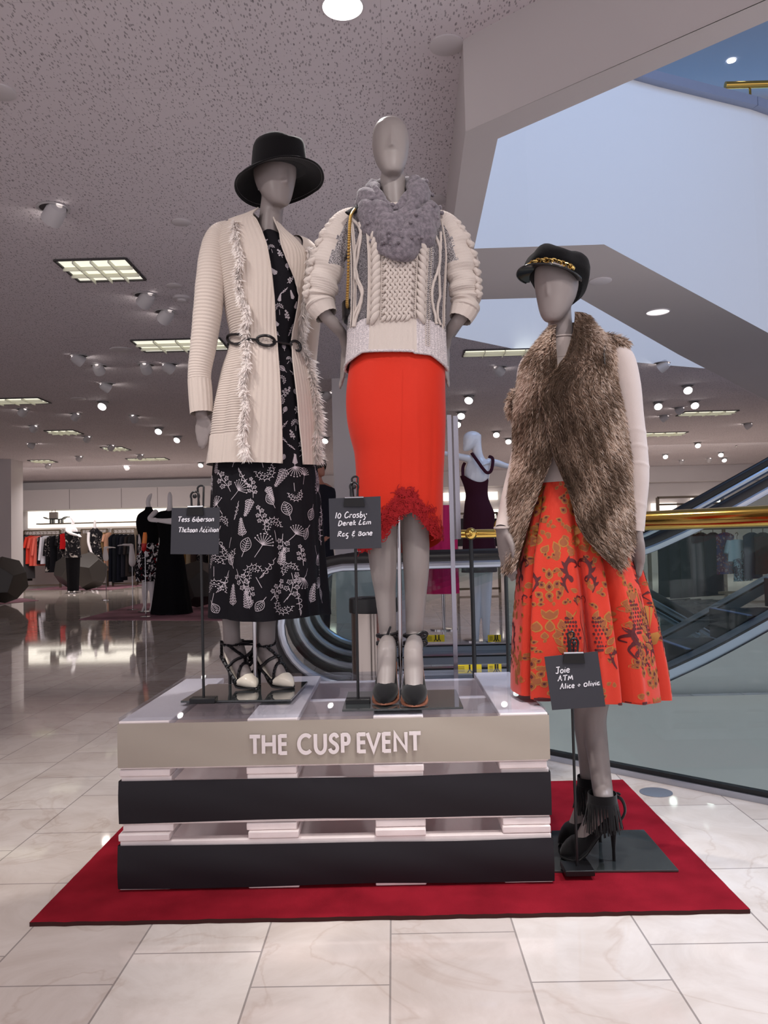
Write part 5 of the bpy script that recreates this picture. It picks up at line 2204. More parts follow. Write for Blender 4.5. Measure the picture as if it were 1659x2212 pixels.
def tear(pn, x, y, L_, mir=1):
    pl = []
    for k in range(17):
        t = k / 16
        pl.append((mir * L_ * .30 * math.sin(PI * t ** .8) - mir * L_ * .12 * t, -L_ * (t - .5)))
    q = [(mir * L_ * (-.02 - .12 * k / 8), L_ * (k / 8 - .5)) for k in range(9)]
    pl2 = pl + [(-mir * L_ * .12 + mir * L_ * .16 * k / 8 - mir * .1 * L_ * math.sin(PI * k / 8), L_ * (-.5 + k / 8)) for k in range(1, 8)]
    c = (x + mir * L_ * .08, y + L_ * .05)
    blob(mb, B, pn(*c), [pn(x + p[0], y + p[1]) for p in pl2], .0006, 1, lim=.105)
    blob(mb, B, pn(*c), [pn(c[0] + (x + p[0] - c[0]) * .80, c[1] + (y + p[1] - c[1]) * .86) for p in pl2], .0010, 0, lim=.105)
    rows_ = 9
    for i in range(rows_):
        yy = y - L_ * .30 + L_ * .62 * i / rows_
        wd = L_ * .16 * math.sin(PI * (i + 1.5) / (rows_ + 2))
        for j in range(-2, 3):
            xx = c[0] + j * wd * .42 + (wd * .2 if i % 2 else 0)
            if steep(pn(xx, yy)):
                continue
            blob(mb, B, pn(xx, yy), [pn(xx + L_ * .022 * math.cos(a), yy + L_ * .026 * math.sin(a)) for a in [2 * PI * k / 6 for k in range(6)]], .0014, 3)
    for k in range(5):
        t = .15 + .15 * k
        leaf(pn, x + mir * L_ * (.36 * math.sin(PI * (1 - t) ** .8) - .06), y + L_ * (t - .5), L_ * .20, L_ * .05, mir * (.5 + k * .1), (1, 2, None), .0011)


def tree(th0, v0, sc_=1.0, parts=(1, 1, 1, 1)):
    pn0 = pen(B, th0, v0)
    r0 = B.row(v0)

    def pn(x, y):
        th, v = pn0(0, y)
        r_ = B.row(v)
        nl = math.hypot(r_[3] * math.sin(th0), r_[4] * math.cos(th0))
        return (th0 + x / max(nl, .05), min(v, 1498 + 9 * math.cos(th0)))
    u = .00143 * sc_
    if parts[0]:
        for x, y, L_, w_, a in ((0, 0, 24, 8, 0), (-15, 22, 18, 7, -.6), (0, 26, 24, 9, 0), (15, 20, 18, 7, .6), (-20, 42, 17, 7, -.9), (20, 40, 17, 7, .9), (0, 46, 20, 8, PI), (-30, 62, 14, 5, -1.2), (30, 58, 14, 5, 1.2), (-10, -8, 12, 4, -.7), (11, -6, 12, 4, .7)):
            leaf(pn, x * u, y * u, L_ * u, w_ * u, a, (1, 2, 3))
    if parts[1]:
        for x, y, L_, w_, a in ((0, 84, 22, 15, 0), (-12, 80, 18, 5, -.5), (12, 80, 18, 5, .5), (-24, 108, 24, 11, .1), (0, 106, 26, 10, 0), (22, 104, 24, 9, -.1), (-10, 126, 16, 8, 0), (12, 125, 16, 8, 0), (-40, 118, 26, 9, -.4), (-38, 132, 16, 9, 1.2), (38, 124, 20, 8, .5)):
            leaf(pn, x * u, y * u, L_ * u, w_ * u, a, (1, 2, None))
    if parts[2]:
        for m_ in (-1, 1):
            scroll(pn, m_ * 16 * u, 168 * u, 1, 44 * u, m_)
            scroll(pn, m_ * 24 * u, 196 * u, 1, 34 * u, m_)
            leaf(pn, m_ * 12 * u, 208 * u, 16 * u, 5 * u, m_ * 1.1, (1, 2, None))
            scroll(pn, m_ * 7 * u, 230 * u, 1, 18 * u, m_)
        leaf(pn, 0, 150 * u, 12 * u, 5 * u, 0, (1, 2, None))
        leaf(pn, 0, 200 * u, 14 * u, 5 * u, 0, (1, 2, None))
    if parts[3]:
        for m_ in (-1, 1):
            tear(pn, m_ * 18 * u, 300 * u, 118 * u, m_)
            ribbon(mb, B, [pn(m_ * u * (3 + 2 * math.sin(k)), u * (250 + 12 * k)) for k in range(9)], [.0012 + .0022 * math.sin(PI * k / 8) for k in range(9)], .0009, 3)
            scroll(pn, m_ * 20 * u, 372 * u, 1, 30 * u, -m_)


rb0 = 1.5 * PI
for dth, v0, parts in ((-.17, 1062, (1, 1, 1, 1)), (.36, 1216, (1, 1, 1, 0)), (-.62, 1235, (1, 1, 0, 0)), (.80, 1030, (0, 0, 0, 1)), (.80, 1420, (1, 1, 0, 0)), (-.17, 1425, (1, 1, 0, 0)), (.36, 960, (0, 0, 0, 1)), (-.62, 985, (0, 0, 1, 1)),
                       (.62, 1200, (0, 1, 1, 0)), (1.15, 1330, (1, 1, 0, 0)), (.34, 1460, (0, 0, 0, 0)), (1.2, 1060, (1, 1, 1, 1)), (-1.1, 1330, (1, 1, 0, 0)), (-1.1, 1060, (1, 1, 1, 0)), (-.85, 1420, (1, 0, 0, 0)), (.55, 1395, (1, 0, 0, 0)),
                       (1.75, 1200, (1, 1, 1, 0)), (2.4, 1080, (1, 1, 1, 1)), (3.1, 1200, (1, 1, 1, 0)), (3.8, 1080, (1, 1, 1, 1)), (4.4, 1200, (1, 1, 1, 0))):
    tree(rb0 + dth, v0, 1.0, parts)
rf = random.Random(31)
for i in range(150):
    th, v = rf.uniform(.93 * PI, 2.07 * PI), rf.uniform(1050, 1490)
    pn = pen(B, th, v)
    a = rf.uniform(-1.4, 1.4)
    L_ = rf.uniform(.012, .022)
    for q in range(rf.choice((2, 3, 3))):
        leaf(pn, rf.uniform(-.012, .012), rf.uniform(-.012, .012), L_, L_ * .34, a + q * 1.1, (1, 2, 3 if i % 4 == 0 else None), .0004)
mb.build('skirt', [M_BROC, M_BGOLD, M_BOLIVE, M_BDARK], rroot, angle=70)

# --- fur gilet
M_FB = mat('fur_ground', (78, 64, 55), 0.95, spec=0.1)
M_F1 = yarn('fur_brown', (176, 152, 134), .4)
M_F2 = yarn('fur_fawn', (242, 224, 210), .4)
M_F3 = yarn('fur_dark', (112, 92, 78), .35)
G = Surf([(684, 1200, 1262, RY + .01, .052), (700, 1192, 1270, RY + .01, .058), (720, 1176, 1286, RY, .068), (742, 1158, 1308, RY, .084), (780, 1132, 1320, RY, .102), (830, 1120, 1322, RY, .118), (870, 1112, 1332, RY, .124),
          (920, 1112, 1344, RY, .124), (960, 1113, 1352, RY, .122), (1000, 1110, 1358, RY, .126), (1060, 1102, 1362, RY, .128), (1120, 1096, 1364, RY, .140), (1180, 1090, 1364, RY, .150), (1235, 1088, 1362, RY, .156)])
ER = [(684, 1240), (710, 1238), (740, 1231), (770, 1221), (800, 1198), (828, 1172), (850, 1164), (900, 1177), (960, 1190), (991, 1197), (1030, 1213), (1060, 1226), (1100, 1237), (1130, 1243), (1165, 1262), (1195, 1288), (1218, 1312), (1240, 1330)]
EL = [(684, 1204), (710, 1200), (740, 1201), (780, 1204), (828, 1204), (900, 1202), (991, 1194), (1040, 1174), (1110, 1149), (1170, 1131), (1222, 1116), (1240, 1112)]
TR_, TL_ = edge_tab(G, ER), edge_tab(G, EL)
mb = MB()
rnd = random.Random(77)


def fur_shell(v0, hem, thA, thB, n_v, n_t, e, dens):
    rows = []
    for i in range(n_v + 1):
        row = []
        for j in range(n_t + 1):
            s = j / n_t
            # the side angle of this strand at the hem decides how far down it runs
            v = v0 + (hem(s) - v0) * i / n_v
            a, b = thA(v), thB(v)
            row.append(G.pos(a + (b - a) * s, v, e))
        rows.append(row)
    mb.grid(rows, mi=0)
    for i in range(n_v):
        for j in range(n_t):
            p00, p01, p10 = rows[i][j], rows[i][j + 1], rows[i + 1][j]
            w_, h_ = (p01 - p00).length, (p10 - p00).length
            c = (p00 + p01 + p10 + rows[i + 1][j + 1]) / 4
            if c.y > RY + .13:
                continue
            nr = (p01 - p00).cross(p10 - p00)
            if nr.length < 1e-12:
                continue
            nr.normalize()
            if nr.dot(V((c.x - G.row(900)[0], c.y - RY, 0))) < 0:
                nr = -nr
            dn = (p10 - p00).normalized()
            n = max(1, int(dens * w_ * h_ + rnd.random()))
            for q in range(n):
                f, g = rnd.random(), rnd.random()
                p = p00 + (p01 - p00) * f + (p10 - p00) * g
                # knitted columns: the pile parts between them
                cph = (j + f) * 2 * PI / 3.0
                d = dn + nr * rnd.uniform(.5, 1.5) + (p01 - p00).normalized() * (.5 * math.sin(cph) + rnd.uniform(-.6, .6))
                r_ = rnd.random() + .22 * math.sin(p.x * 38 + 2 * math.sin(p.z * 21)) + .16 * math.sin(p.z * 33 - p.x * 50) + .20 * math.cos(cph)  # natural pile tones, with highlights and shaded partings put into the strand colour
                mi = 3 if r_ < .22 else (1 if r_ < .78 else 2)
                blade(mb, p, d, nr.cross(d), rnd.uniform(.011, .020), .0026, dn * rnd.uniform(0, .008) - V((0, 0, rnd.uniform(0, .004))), mi)


def hem_r(s):
    # right front: pointed and rounded at the bottom, short at the side
    return float(np.interp(s, [0, .06, .14, .24, .34, .45, 1], [1226, 1230, 1218, 1195, 1170, 1155, 1170]))


def hem_l(s):
    return float(np.interp(s, [0, .12, .3, .5, 1], [1226, 1232, 1226, 1205, 1170]))


fur_shell(690, hem_l, lambda v: interp(TL_, v), lambda v: .55 * PI, 74, 46, -.002, 78000)
fur_shell(686, hem_r, lambda v: interp(TR_, v) - 2 * PI, lambda v: .45 * PI, 74, 54, .010, 78000)
# fur over the shoulder point, and the tuft at the left arm hole
for pl in (px_limb([(1285, 735, RY, 18), (1315, 737, RY - .02, 17), (1345, 745, RY - .02, 13)]), px_limb([(1118, 850, RY + .02, 12), (1108, 872, RY + .02, 12), (1110, 895, RY + .02, 10)])):
    limb(mb, pl, 12, 6)
    for p in spline(pl, 30):
        for q in range(26):
            a = rnd.uniform(0, 2 * PI)
            n_ = V((rnd.gauss(0, 1), rnd.gauss(0, 1), rnd.gauss(0, 1))).normalized()
            c = V(p[:3]) + n_ * p[3] * .95
            blade(mb, c, n_ + V((rnd.uniform(-.4, .8), 0, -.6)), n_.cross(V((.3, .2, 1))), rnd.uniform(.012, .022), .003, (0, 0, -.004), rnd.choice((1, 1, 2, 3)))
gil = mb.build('fur_gilet', [M_FB, M_F1, M_F2, M_F3], rroot, angle=180)
mb = MB()
mb.tube([V(p) for p in spline([tuple(at(1310, 733, RY - .045)), tuple(at(1304, 755, RY - .085)), tuple(at(1305, 790, RY - .10))], 6)], .006, 8, flat=.5)
mb.build('leather_trim', M_BELT, gil)

# --- cap with gold chain
M_CAP = mat('black_boucle', (17, 16, 18), 0.95, spec=0.08, bump=(420, 0.5), sheen=0.1)
M_PATENT = mat('black_patent', (14, 13, 15), 0.15, spec=0.7)
CM = Matrix.Rotation(R(11), 3, 'Y') @ Matrix.Rotation(R(-32), 3, 'Z') @ Matrix.Rotation(R(-6), 3, 'X')
cc = at(1199, 606, RY + .012)
mb = MB()
rows = []
for i in range(21):
    k = i / 20
    a0 = PI * (.0 + k * .5)
    if k < .25:
        f, z = .084 + .016 * (k / .25), .022 * (k / .25)
    else:
        q = (k - .25) / .75
        f, z = .100 * math.cos(q * PI / 2 * .97) ** .62, .022 + .062 * math.sin(q * PI / 2) ** .9
    f, z = f * 1.07, z * 1.04
    row = []
    for j in range(48):
        a = 2 * PI * j / 48
        lump = 1 + .05 * math.sin(4 * a + 1.0) * min(1, k * 2.5) + .03 * math.sin(7 * a + 2) * min(1, k * 2)
        back = 1 + .16 * max(0, math.sin(a)) * min(1, k * 3)
        zz = z * (1 + .10 * math.sin(3 * a + 1.4)) - .050 * max(0, math.sin(a)) ** 1.4 * (1 - .55 * k)
        row.append(cc + CM @ V((f * .92 * lump * math.cos(a), f * 1.06 * lump * back * math.sin(a), zz)))
    rows.append(row)
mb.rings(rows)
cap = mb.build('cap', M_CAP, rroot, angle=180)
mb = MB()
vr_ = []
for e in (0, -.003):
    g = []
    for i in range(7):
        f = i / 6
        row = []
        for j in range(31):
            a = PI + PI * j / 30
            a = 1.5 * PI + (a - 1.5 * PI) * .92
            s = max(0, -math.sin(a))
            r_ = (.083 + .058 * f * s ** .7)
            row.append(cc + CM @ V((r_ * .95 * math.cos(a), r_ * 1.05 * math.sin(a), .006 - .022 * f * s - .012 * abs(math.cos(a)) ** 2 + e)))
        g.append(row)
    mb.grid(g)
    vr_ = g
mb.tube(vr_[-1], .0028, 6)
mb.build('visor', M_PATENT, cap, angle=60)
mb = MB()
band = []
for j in range(0, 15):
    a = 1.5 * PI + (-.95 + 1.9 * j / 14)
    band.append(cc + CM @ V((.094 * math.cos(a), .106 * math.sin(a), .013 - .010 * abs(math.cos(a)) ** 2)))
for j in range(len(band) - 1):
    c = (band[j] + band[j + 1]) / 2
    d = (band[j + 1] - band[j]).normalized()
    sd = V((0, 0, 1)) if j % 2 else (V((0, 0, 1)) + d.cross(V((0, 0, 1)))).normalized()
    nr = d.cross(sd).normalized()
    lp = [c + d * (.0098 * math.cos(a)) + (sd * .0068 + nr * .003) * math.sin(a) for a in [2 * PI * q / 10 for q in range(10)]]
    mb.tube(lp, .0030, 6, closed=True)
for p in (band[0], band[-1]):
    mb.ball(p, .0085, 12, 8)
mb.build('cap_chain', M_GOLD, cap)

# --- fringed stiletto pumps
for (t_, h_), (u_, v_, Y_, hw, dl), sgn in (((tF, hF), (1301, 1722, RY - .105, 29, 60), 1), ((tK, hK), (1274, 1686, RY + .03, 25, 58), -1)):
    o, t2, d2, s2, L2 = pump(rroot, t_, h_, zr, .105, M_SUEDE, M_SUEDE, M_SUEDE, 1.08, tops=[.014, .030, .046, .058, .060, .052, .046, .046, .056, .06, .055])
    pa = at(u_, v_, Y_)
    r_ = hw * Y_ / FPX
    m = MB()
    m.rings([[V((pa.x + r_ * e * math.cos(a), pa.y + r_ * e * 1.05 * math.sin(a), pa.z + z)) for a in [2 * PI * j / 30 for j in range(30)]] for e, z in ((1.0, .012), (1.04, .013), (1.06, -.018), (1.0, -.018))], caps=False)
    q = random.Random(4)
    for j in range(64):
        a = 2 * PI * j / 64
        p = V((pa.x + r_ * 1.06 * math.cos(a), pa.y + r_ * 1.1 * math.sin(a), pa.z - .012))
        L_ = dl * Y_ / FPX * q.uniform(.75, 1.05)
        o1 = V((math.cos(a) * q.uniform(.002, .014), math.sin(a) * q.uniform(.008, .022), 0)) + V((q.uniform(-.006, .006), 0, 0))
        m.bar(p, p + V((0, 0, -L_)) + o1, .0042, .0016, up=(math.cos(a), math.sin(a), 0))
    # ties looping behind the ankle
    bx_ = pa + V((r_ * .95, r_ * .3, 0))
    if sgn > 0:
        m.tube([V(p) for p in spline([tuple(bx_), tuple(bx_ + V((.022, 0, -.012))), tuple(bx_ + V((.030, 0, -.045))), tuple(bx_ + V((.014, 0, -.075)))], 6)], .006, 7, flat=.6)
        m.tube([V(p) for p in spline([tuple(bx_), tuple(bx_ + V((.008, -.004, .008))), tuple(bx_ + V((.016, -.004, .004)))], 4)], .004, 6)
        m.tube([V(p) for p in spline([tuple(bx_), tuple(bx_ + V((.0, -.004, -.05))), tuple(bx_ + V((.004, 0, -.10)))], 5)], .005, 6, flat=.5)
    m.build('fringe_cuff', M_SUEDE, o, angle=60)
# ================================================================== escalators, guard rail, bin
M_RUBBER = mat('black_rubber', (30, 27, 29), 0.35, spec=0.5)
M_STEEL = mat('brushed_steel', (176, 180, 190), 0.28, 0.9, bump=(40, 0.05), stretch=(.1, 4, 4))
M_STEELB = mat('satin_steel', (150, 158, 172), 0.34, 0.85)
M_GLASS = glass('green_glass', (236, 244, 243), 0.0, scale=.45)
M_STEP = mat('step_tread', (44, 46, 52), 0.45, 0.4)
M_CLAD = mat('grey_cladding', (156, 157, 156), 0.35, spec=0.4, var=(.5, .03))
M_DARK = mat('dark_trim', (24, 26, 30), 0.4)
UPP = [(1.0, 0.0), (1.3, .004), (1.55, .045), (1.8, .14), (2.1, .28), (2.8, .645), (5.2, 1.90)]
DNP = [(1.0, 0.0), (1.3, -.004), (1.55, -.06), (1.8, -.20), (2.1, -.38), (2.7, -.74)]


def balustrade(t, Y, prof, xn, rail_h=.90, thick=.075):
    P = spline(prof, 6)
    arcp = [(xn + .50 * math.cos(R(a)), .455 + .42 * math.sin(R(a))) for a in range(268, 88, -9)]
    path = arcp + [(x, rail_h - .025 + z) for x, z in P]
    m = MB()
    m.tube([(x, Y, z) for x, z in path], thick / 2, 12, flat=.62, up=(0, 1, 0))
    m.build('handrail', M_RUBBER, t)
    # steel guide just inside the handrail
    ins = [(xn + .455 * math.cos(R(a)), .455 + .375 * math.sin(R(a))) for a in range(268, 88, -9)] + [(x, rail_h - .07 + z) for x, z in P]
    m = MB()
    m.tube([(x, Y, z) for x, z in ins], .027, 10, up=(0, 1, 0))
    m.build('rail_guide', M_STEEL, t, angle=30)
    # glass between guide and deck
    m = MB()
    base = lambda x: float(np.interp(x, [p[0] for p in prof], [p[1] for p in prof])) if x > prof[0][0] else 0.0
    low = []
    for x, z in ins:
        low.append((x, max(.0, base(x) + .06 if x > xn else .02)))
    k = next(i for i, p in enumerate(ins) if p[0] >= xn and p[1] > .6)
    g = [(x, Y, z) for x, z in ins[::-1][:len(ins) - k]]
    top, bot = [], []
    for x, z in ins[k:]:
        top.append(V((x, Y, z)))
        bot.append(V((x, Y, base(x) + .05)))
    m.grid([top, bot])
    half = [V((x, Y, z)) for x, z in ins[:k + 1]]
    cen = V((xn, Y, .455))
    kk = len(m.v)
    m.v += [tuple(cen)] + [tuple(p) for p in half]
    m.f += [(kk, kk + 1 + i, kk + 2 + i) for i in range(len(half) - 1)]
    m.m += [0] * (len(half) - 1)
    m.build('glass_panel', M_GLASS, t, smooth=False)
    # deck along the foot of the glass
    m = MB()
    dk = [(xn - .05, .0)] + [(x, z) for x, z in P]
    for i in range(len(dk) - 1):
        a, b = dk[i], dk[i + 1]
        m.bar((a[0], Y, a[1] + .02), (b[0], Y, b[1] + .02), .16, .075)
    m.build('deck', M_STEELB, t, angle=30)
    m = MB()
    for i in range(len(dk) - 1):
        a, b = dk[i], dk[i + 1]
        m.bar((a[0], Y - .084, a[1] + .062), (b[0], Y - .084, b[1] + .062), .012, .012)
    m.build('deck_trim', M_DARK, t, angle=30)


YA, YB, YC, YD = 5.15, 5.95, 6.6, 7.3
XN = -.27
up_e = thing('escalator', 'rising escalator with black handrails and steel sides behind the glass guard', 'escalator', (1, 5.5, 0), 'escalators')
balustrade(up_e, YA, UPP, XN)
balustrade(up_e, YB, UPP, XN)
m = MB()
P = spline(UPP, 4)
dk = [(XN - .05, 0.0)] + P
for i in range(len(dk) - 1):
    a, b = dk[i], dk[i + 1]
    m.add([(a[0], YA - .10, -2.6), (b[0], YA - .10, -2.6), (b[0], YA - .10, b[1] - .01), (a[0], YA - .10, a[1] - .01)], [(0, 1, 2, 3)])
m.build('cladding', M_CLAD, up_e, angle=40)
M_STEPB = mat('step_edge', (120, 140, 190), .4, .3)
for k in range(9):
    m = MB()
    x = 1.45 + k * .40
    z = float(np.interp(x + .2, [p[0] for p in UPP], [p[1] for p in UPP]))
    m.box((x + .2, (YA + YB) / 2, z - .11), (.40, YB - YA - .18, .20))
    m.box((x + .02, (YA + YB) / 2, z - .007), (.03, YB - YA - .18, .006), 1)
    m.build('step', [M_STEP, M_STEPB], up_e, smooth=False)
m = MB()
m.box(((XN + 1.4) / 2, (YA + YB) / 2, .006), (1.4 - XN, YB - YA - .18, .01))
m.build('landing_plate', M_STEELB, up_e, smooth=False)
dn_e = thing('escalator', 'descending escalator seen through glass, behind the rising one', 'escalator', (1, 7.2, 0), 'escalators')
balustrade(dn_e, YC, DNP, XN)
balustrade(dn_e, YD, DNP, XN)
m = MB()
m.box(((XN + 1.4) / 2, (YC + YD) / 2, .006), (1.4 - XN, YD - YC - .18, .01))
m.build('landing_plate', M_STEELB, dn_e, smooth=False)

# yellow caution stickers low on the glass
M_YEL = mat('caution_yellow', (226, 202, 44), .6)
M_INK = mat('sticker_ink', (40, 38, 34), .7)
for (u0, u1, v0, v1), Y, lab in (((982, 1040, 1435, 1455), YA - .012, 'yellow caution sticker low on the near escalator glass, left one'),
                                 ((1054, 1083, 1434, 1454), YA - .012, 'yellow caution sticker low on the near escalator glass, beside the dark glass edge'),
                                 ((917, 960, 1371, 1387), YC - .012, 'yellow caution sticker on the far escalator glass right of the grey leg'),
                                 ((1054, 1082, 1371, 1387), YC - .012, 'yellow caution sticker on the far escalator glass, upper right')):
    t = thing('caution_sticker', lab, 'sticker', at((u0 + u1) / 2, v1, Y), 'escalator caution stickers')
    a, b = at(u0, v1, Y), at(u1, v0, Y)
    m = MB()
    m.box(((a.x + b.x) / 2, Y, (a.z + b.z) / 2), (b.x - a.x, .004, b.z - a.z))
    m.build('plate', M_YEL, t, smooth=False)
    m = MB()
    w_, h_ = b.x - a.x, b.z - a.z
    for k, fx in enumerate((.56, .72)):
        x = a.x + w_ * fx
        m.bar((x, Y - .003, a.z + h_ * .42), (x, Y - .003, a.z + h_ * .80), .010, .002, up=(0, 1, 0))
        m.bar((x, Y - .003, a.z + h_ * .45), (x - .014, Y - .003, a.z + h_ * .08), .006, .002, up=(0, 1, 0))
        m.bar((x, Y - .003, a.z + h_ * .45), (x + .014, Y - .003, a.z + h_ * .08), .006, .002, up=(0, 1, 0))
        m.ball((x, Y - .003, a.z + h_ * .9), (.006, .001, .006), 8, 5)
    for k in range(4):
        m.box((a.x + w_ * .24, Y - .003, a.z + h_ * (.25 + .17 * k)), (w_ * .26, .001, h_ * .05))
    m.build('pictogram', M_INK, t, smooth=False)

# near glass guard with a brass top rail, on the diagonal
g0, g1 = V((.516, 3.765, 0)), V((4.55, -.27, 0))
gd = (g1 - g0).normalized()
t = thing('guard_rail', 'glass guard with thick polished brass top rail, right of the fur gilet', 'railing', (g0.x, g0.y, 0), 'brass guard rails')
m = MB()
hz = at(1500, 1120, 3.06).z
m.tube([(*(g0 - gd * .03)[:2], hz), (*g1[:2], hz)], .039, 20)
m.build('top_rail', M_BRASS, t)
for k in range(3):
    a, b = g0 + gd * (.0 + 1.35 * k), g0 + gd * (1.335 + 1.35 * k)
    m = MB()
    nrm = V((-gd.y, gd.x, 0)) * .006
    m.prism([a + nrm + V((0, 0, .005)), b + nrm + V((0, 0, .005)), b + nrm + V((0, 0, hz - .03)), a + nrm + V((0, 0, hz - .03))], -2 * nrm)
    m.build('glass_panel', M_GLASS, t, smooth=False)
m = MB()
m.bar(g0 + V((0, 0, .012)), g1 + V((0, 0, .012)), .05, .024)
m.build('floor_track', M_STEEL, t, smooth=False)
m = MB()
o_ = V((gd.y, -gd.x, 0)) * .0
m.bar(g0 + V((0, 0, .032)), g1 + V((0, 0, .032)), .03, .016)
m.bar(g0 + V((0, 0, .02)), g0 + V((0, 0, hz - .03)), .014, .012, up=(gd.x, gd.y, 0))
m.build('seal', M_DARK, t, smooth=False)
# second brass rail, glimpsed between the orange skirt and the fur gilet
t = thing('guard_rail', 'brass rail with round end knob in front of the burgundy gown', 'railing', at(1016, 1190, 4.75), 'brass guard rails')
m = MB()
a, b = at(972, 1154, 4.75), at(1250, 1149, 4.75)
m.tube([a, b], .026, 16)
m.ball(at(1017, 1153, 4.70), .036, 16, 10)
m.build('top_rail', M_BRASS, t)
m = MB()
c = at(1017, 1160, 4.76)
m.tube([(c.x, c.y, c.z), (c.x, c.y, 0)], .012, 8)
m.build('post', M_DARK, t)

M_HOLD = mat('dull_chrome', (150, 146, 154), .16, 1.0)
# tall chrome sign holder seen edge-on behind the orange skirt
c = at(985, 1462, 3.25)
t = thing('sign_holder', 'tall chrome sign holder seen edge-on at the right of the orange skirt', 'sign holder', (c.x, c.y, 0))
m = MB()
zt = at(966, 897, 3.25).z
m.box((c.x, 3.25, zt / 2), (.017, .017, zt))
m.build('upright', M_HOLD, t, smooth=False)
m = MB()
c2 = at(985, 1165, 3.42)
m.box((c2.x, 3.42, (c2.z + zt) / 2), (.019, .30, zt - c2.z))
m.build('panel_frame', M_HOLD, t, smooth=False)
m = MB()
m.box((c.x, 3.3, .006), (.22, .30, .012))
m.build('base', M_CHROME, t, smooth=False)

# chrome litter bin behind the pallets
c = at(806, 1290, 4.3)
t = thing('litter_bin', 'chrome cylindrical litter bin with black lid behind the pallets', 'bin', (c.x, c.y, 0))
zt = c.z
m = MB()
r_ = 52 * 4.3 / FPX
m.lathe([(r_ * .96, 0.0), (r_ * .96, .04), (r_ * .93, .045), (r_ * .93, zt - .075)], (c.x, c.y, 0), 40)
m.build('drum', mat('bin_chrome', (160, 148, 140), .14, 1.0), t)
m = MB()
m.lathe([(r_, zt - .078), (r_ * 1.01, zt - .06), (r_, zt - .005), (r_ * .93, zt), (r_ * .5, zt - .004), (r_ * .48, zt - .05)], (c.x, c.y, 0), 40)
m.build('lid', mat('black_plastic', (18, 18, 20), .35), t)
# floor socket cover by the rug
m = MB()
fc = atz(1417, 1712, 0)
m.lathe([(.060, .0005), (.060, .0022), (.056, .003), (.01, .003)], (fc.x, fc.y, 0), 32)
tag(m.build('floor_socket', mat('socket_grey', (150, 155, 168), .35, .6)), 'round grey socket cover set in the floor right of the rug', 'floor socket')
# ================================================================== ceiling fittings
M_CAN = mat('lamp_white', (200, 196, 198), .55)
M_RECESS = mat('lamp_recess', (70, 66, 68), .6)
M_GLOW = mat('lamp_face', (255, 250, 245), .5, emit=((255, 247, 240), 9.0))
M_TROF = mat('louvre_glow', (245, 245, 215), .6, emit=((244, 242, 226), 0.75))
M_LOUV = mat('louvre_blade', (216, 214, 200), .4)
M_CAPW = mat('cover_white', (206, 200, 202), .6)


def zat(u, v):
    """height of the ceiling or soffit surface above the given photo point"""
    return ZC


def spot_proto(lit):
    """aimable recessed lamp, hanging from z=0, aimed along +x"""
    t = thing('ceiling_spotlight', 'x', 'ceiling light', (0, 0, 0))
    m = MB()
    m.lathe([(.098, -.001), (.100, -.006), (.084, -.008), (.082, -.001)], (0, 0, 0), 24, caps=False)
    m.build('trim_ring', M_CAN, t)
    m = MB()
    m.lathe([(.083, -.003), (.05, -.003)], (0, 0, 0), 20)
    m.build('recess', M_RECESS, t)
    tilt = 62 if not lit else 48
    M_ = Matrix.Rotation(R(180 - tilt), 3, 'Y')
    c = V((-.012, 0, -.045))
    m = MB()
    m.lathe([(.020, -.075), (.050, -.066), (.062, -.03), (.064, .05), (.060, .052), (.056, .03), (.050, .02)], c, 20, M=M_, caps=False)
    m.build('lamp_can', M_CAN, t)
    m = MB()
    m.lathe([(.057, .030), (.03, .034), (.004, .036)], c, 20, M=M_)
    m.build('lamp_face', M_GLOW, t)
    return t


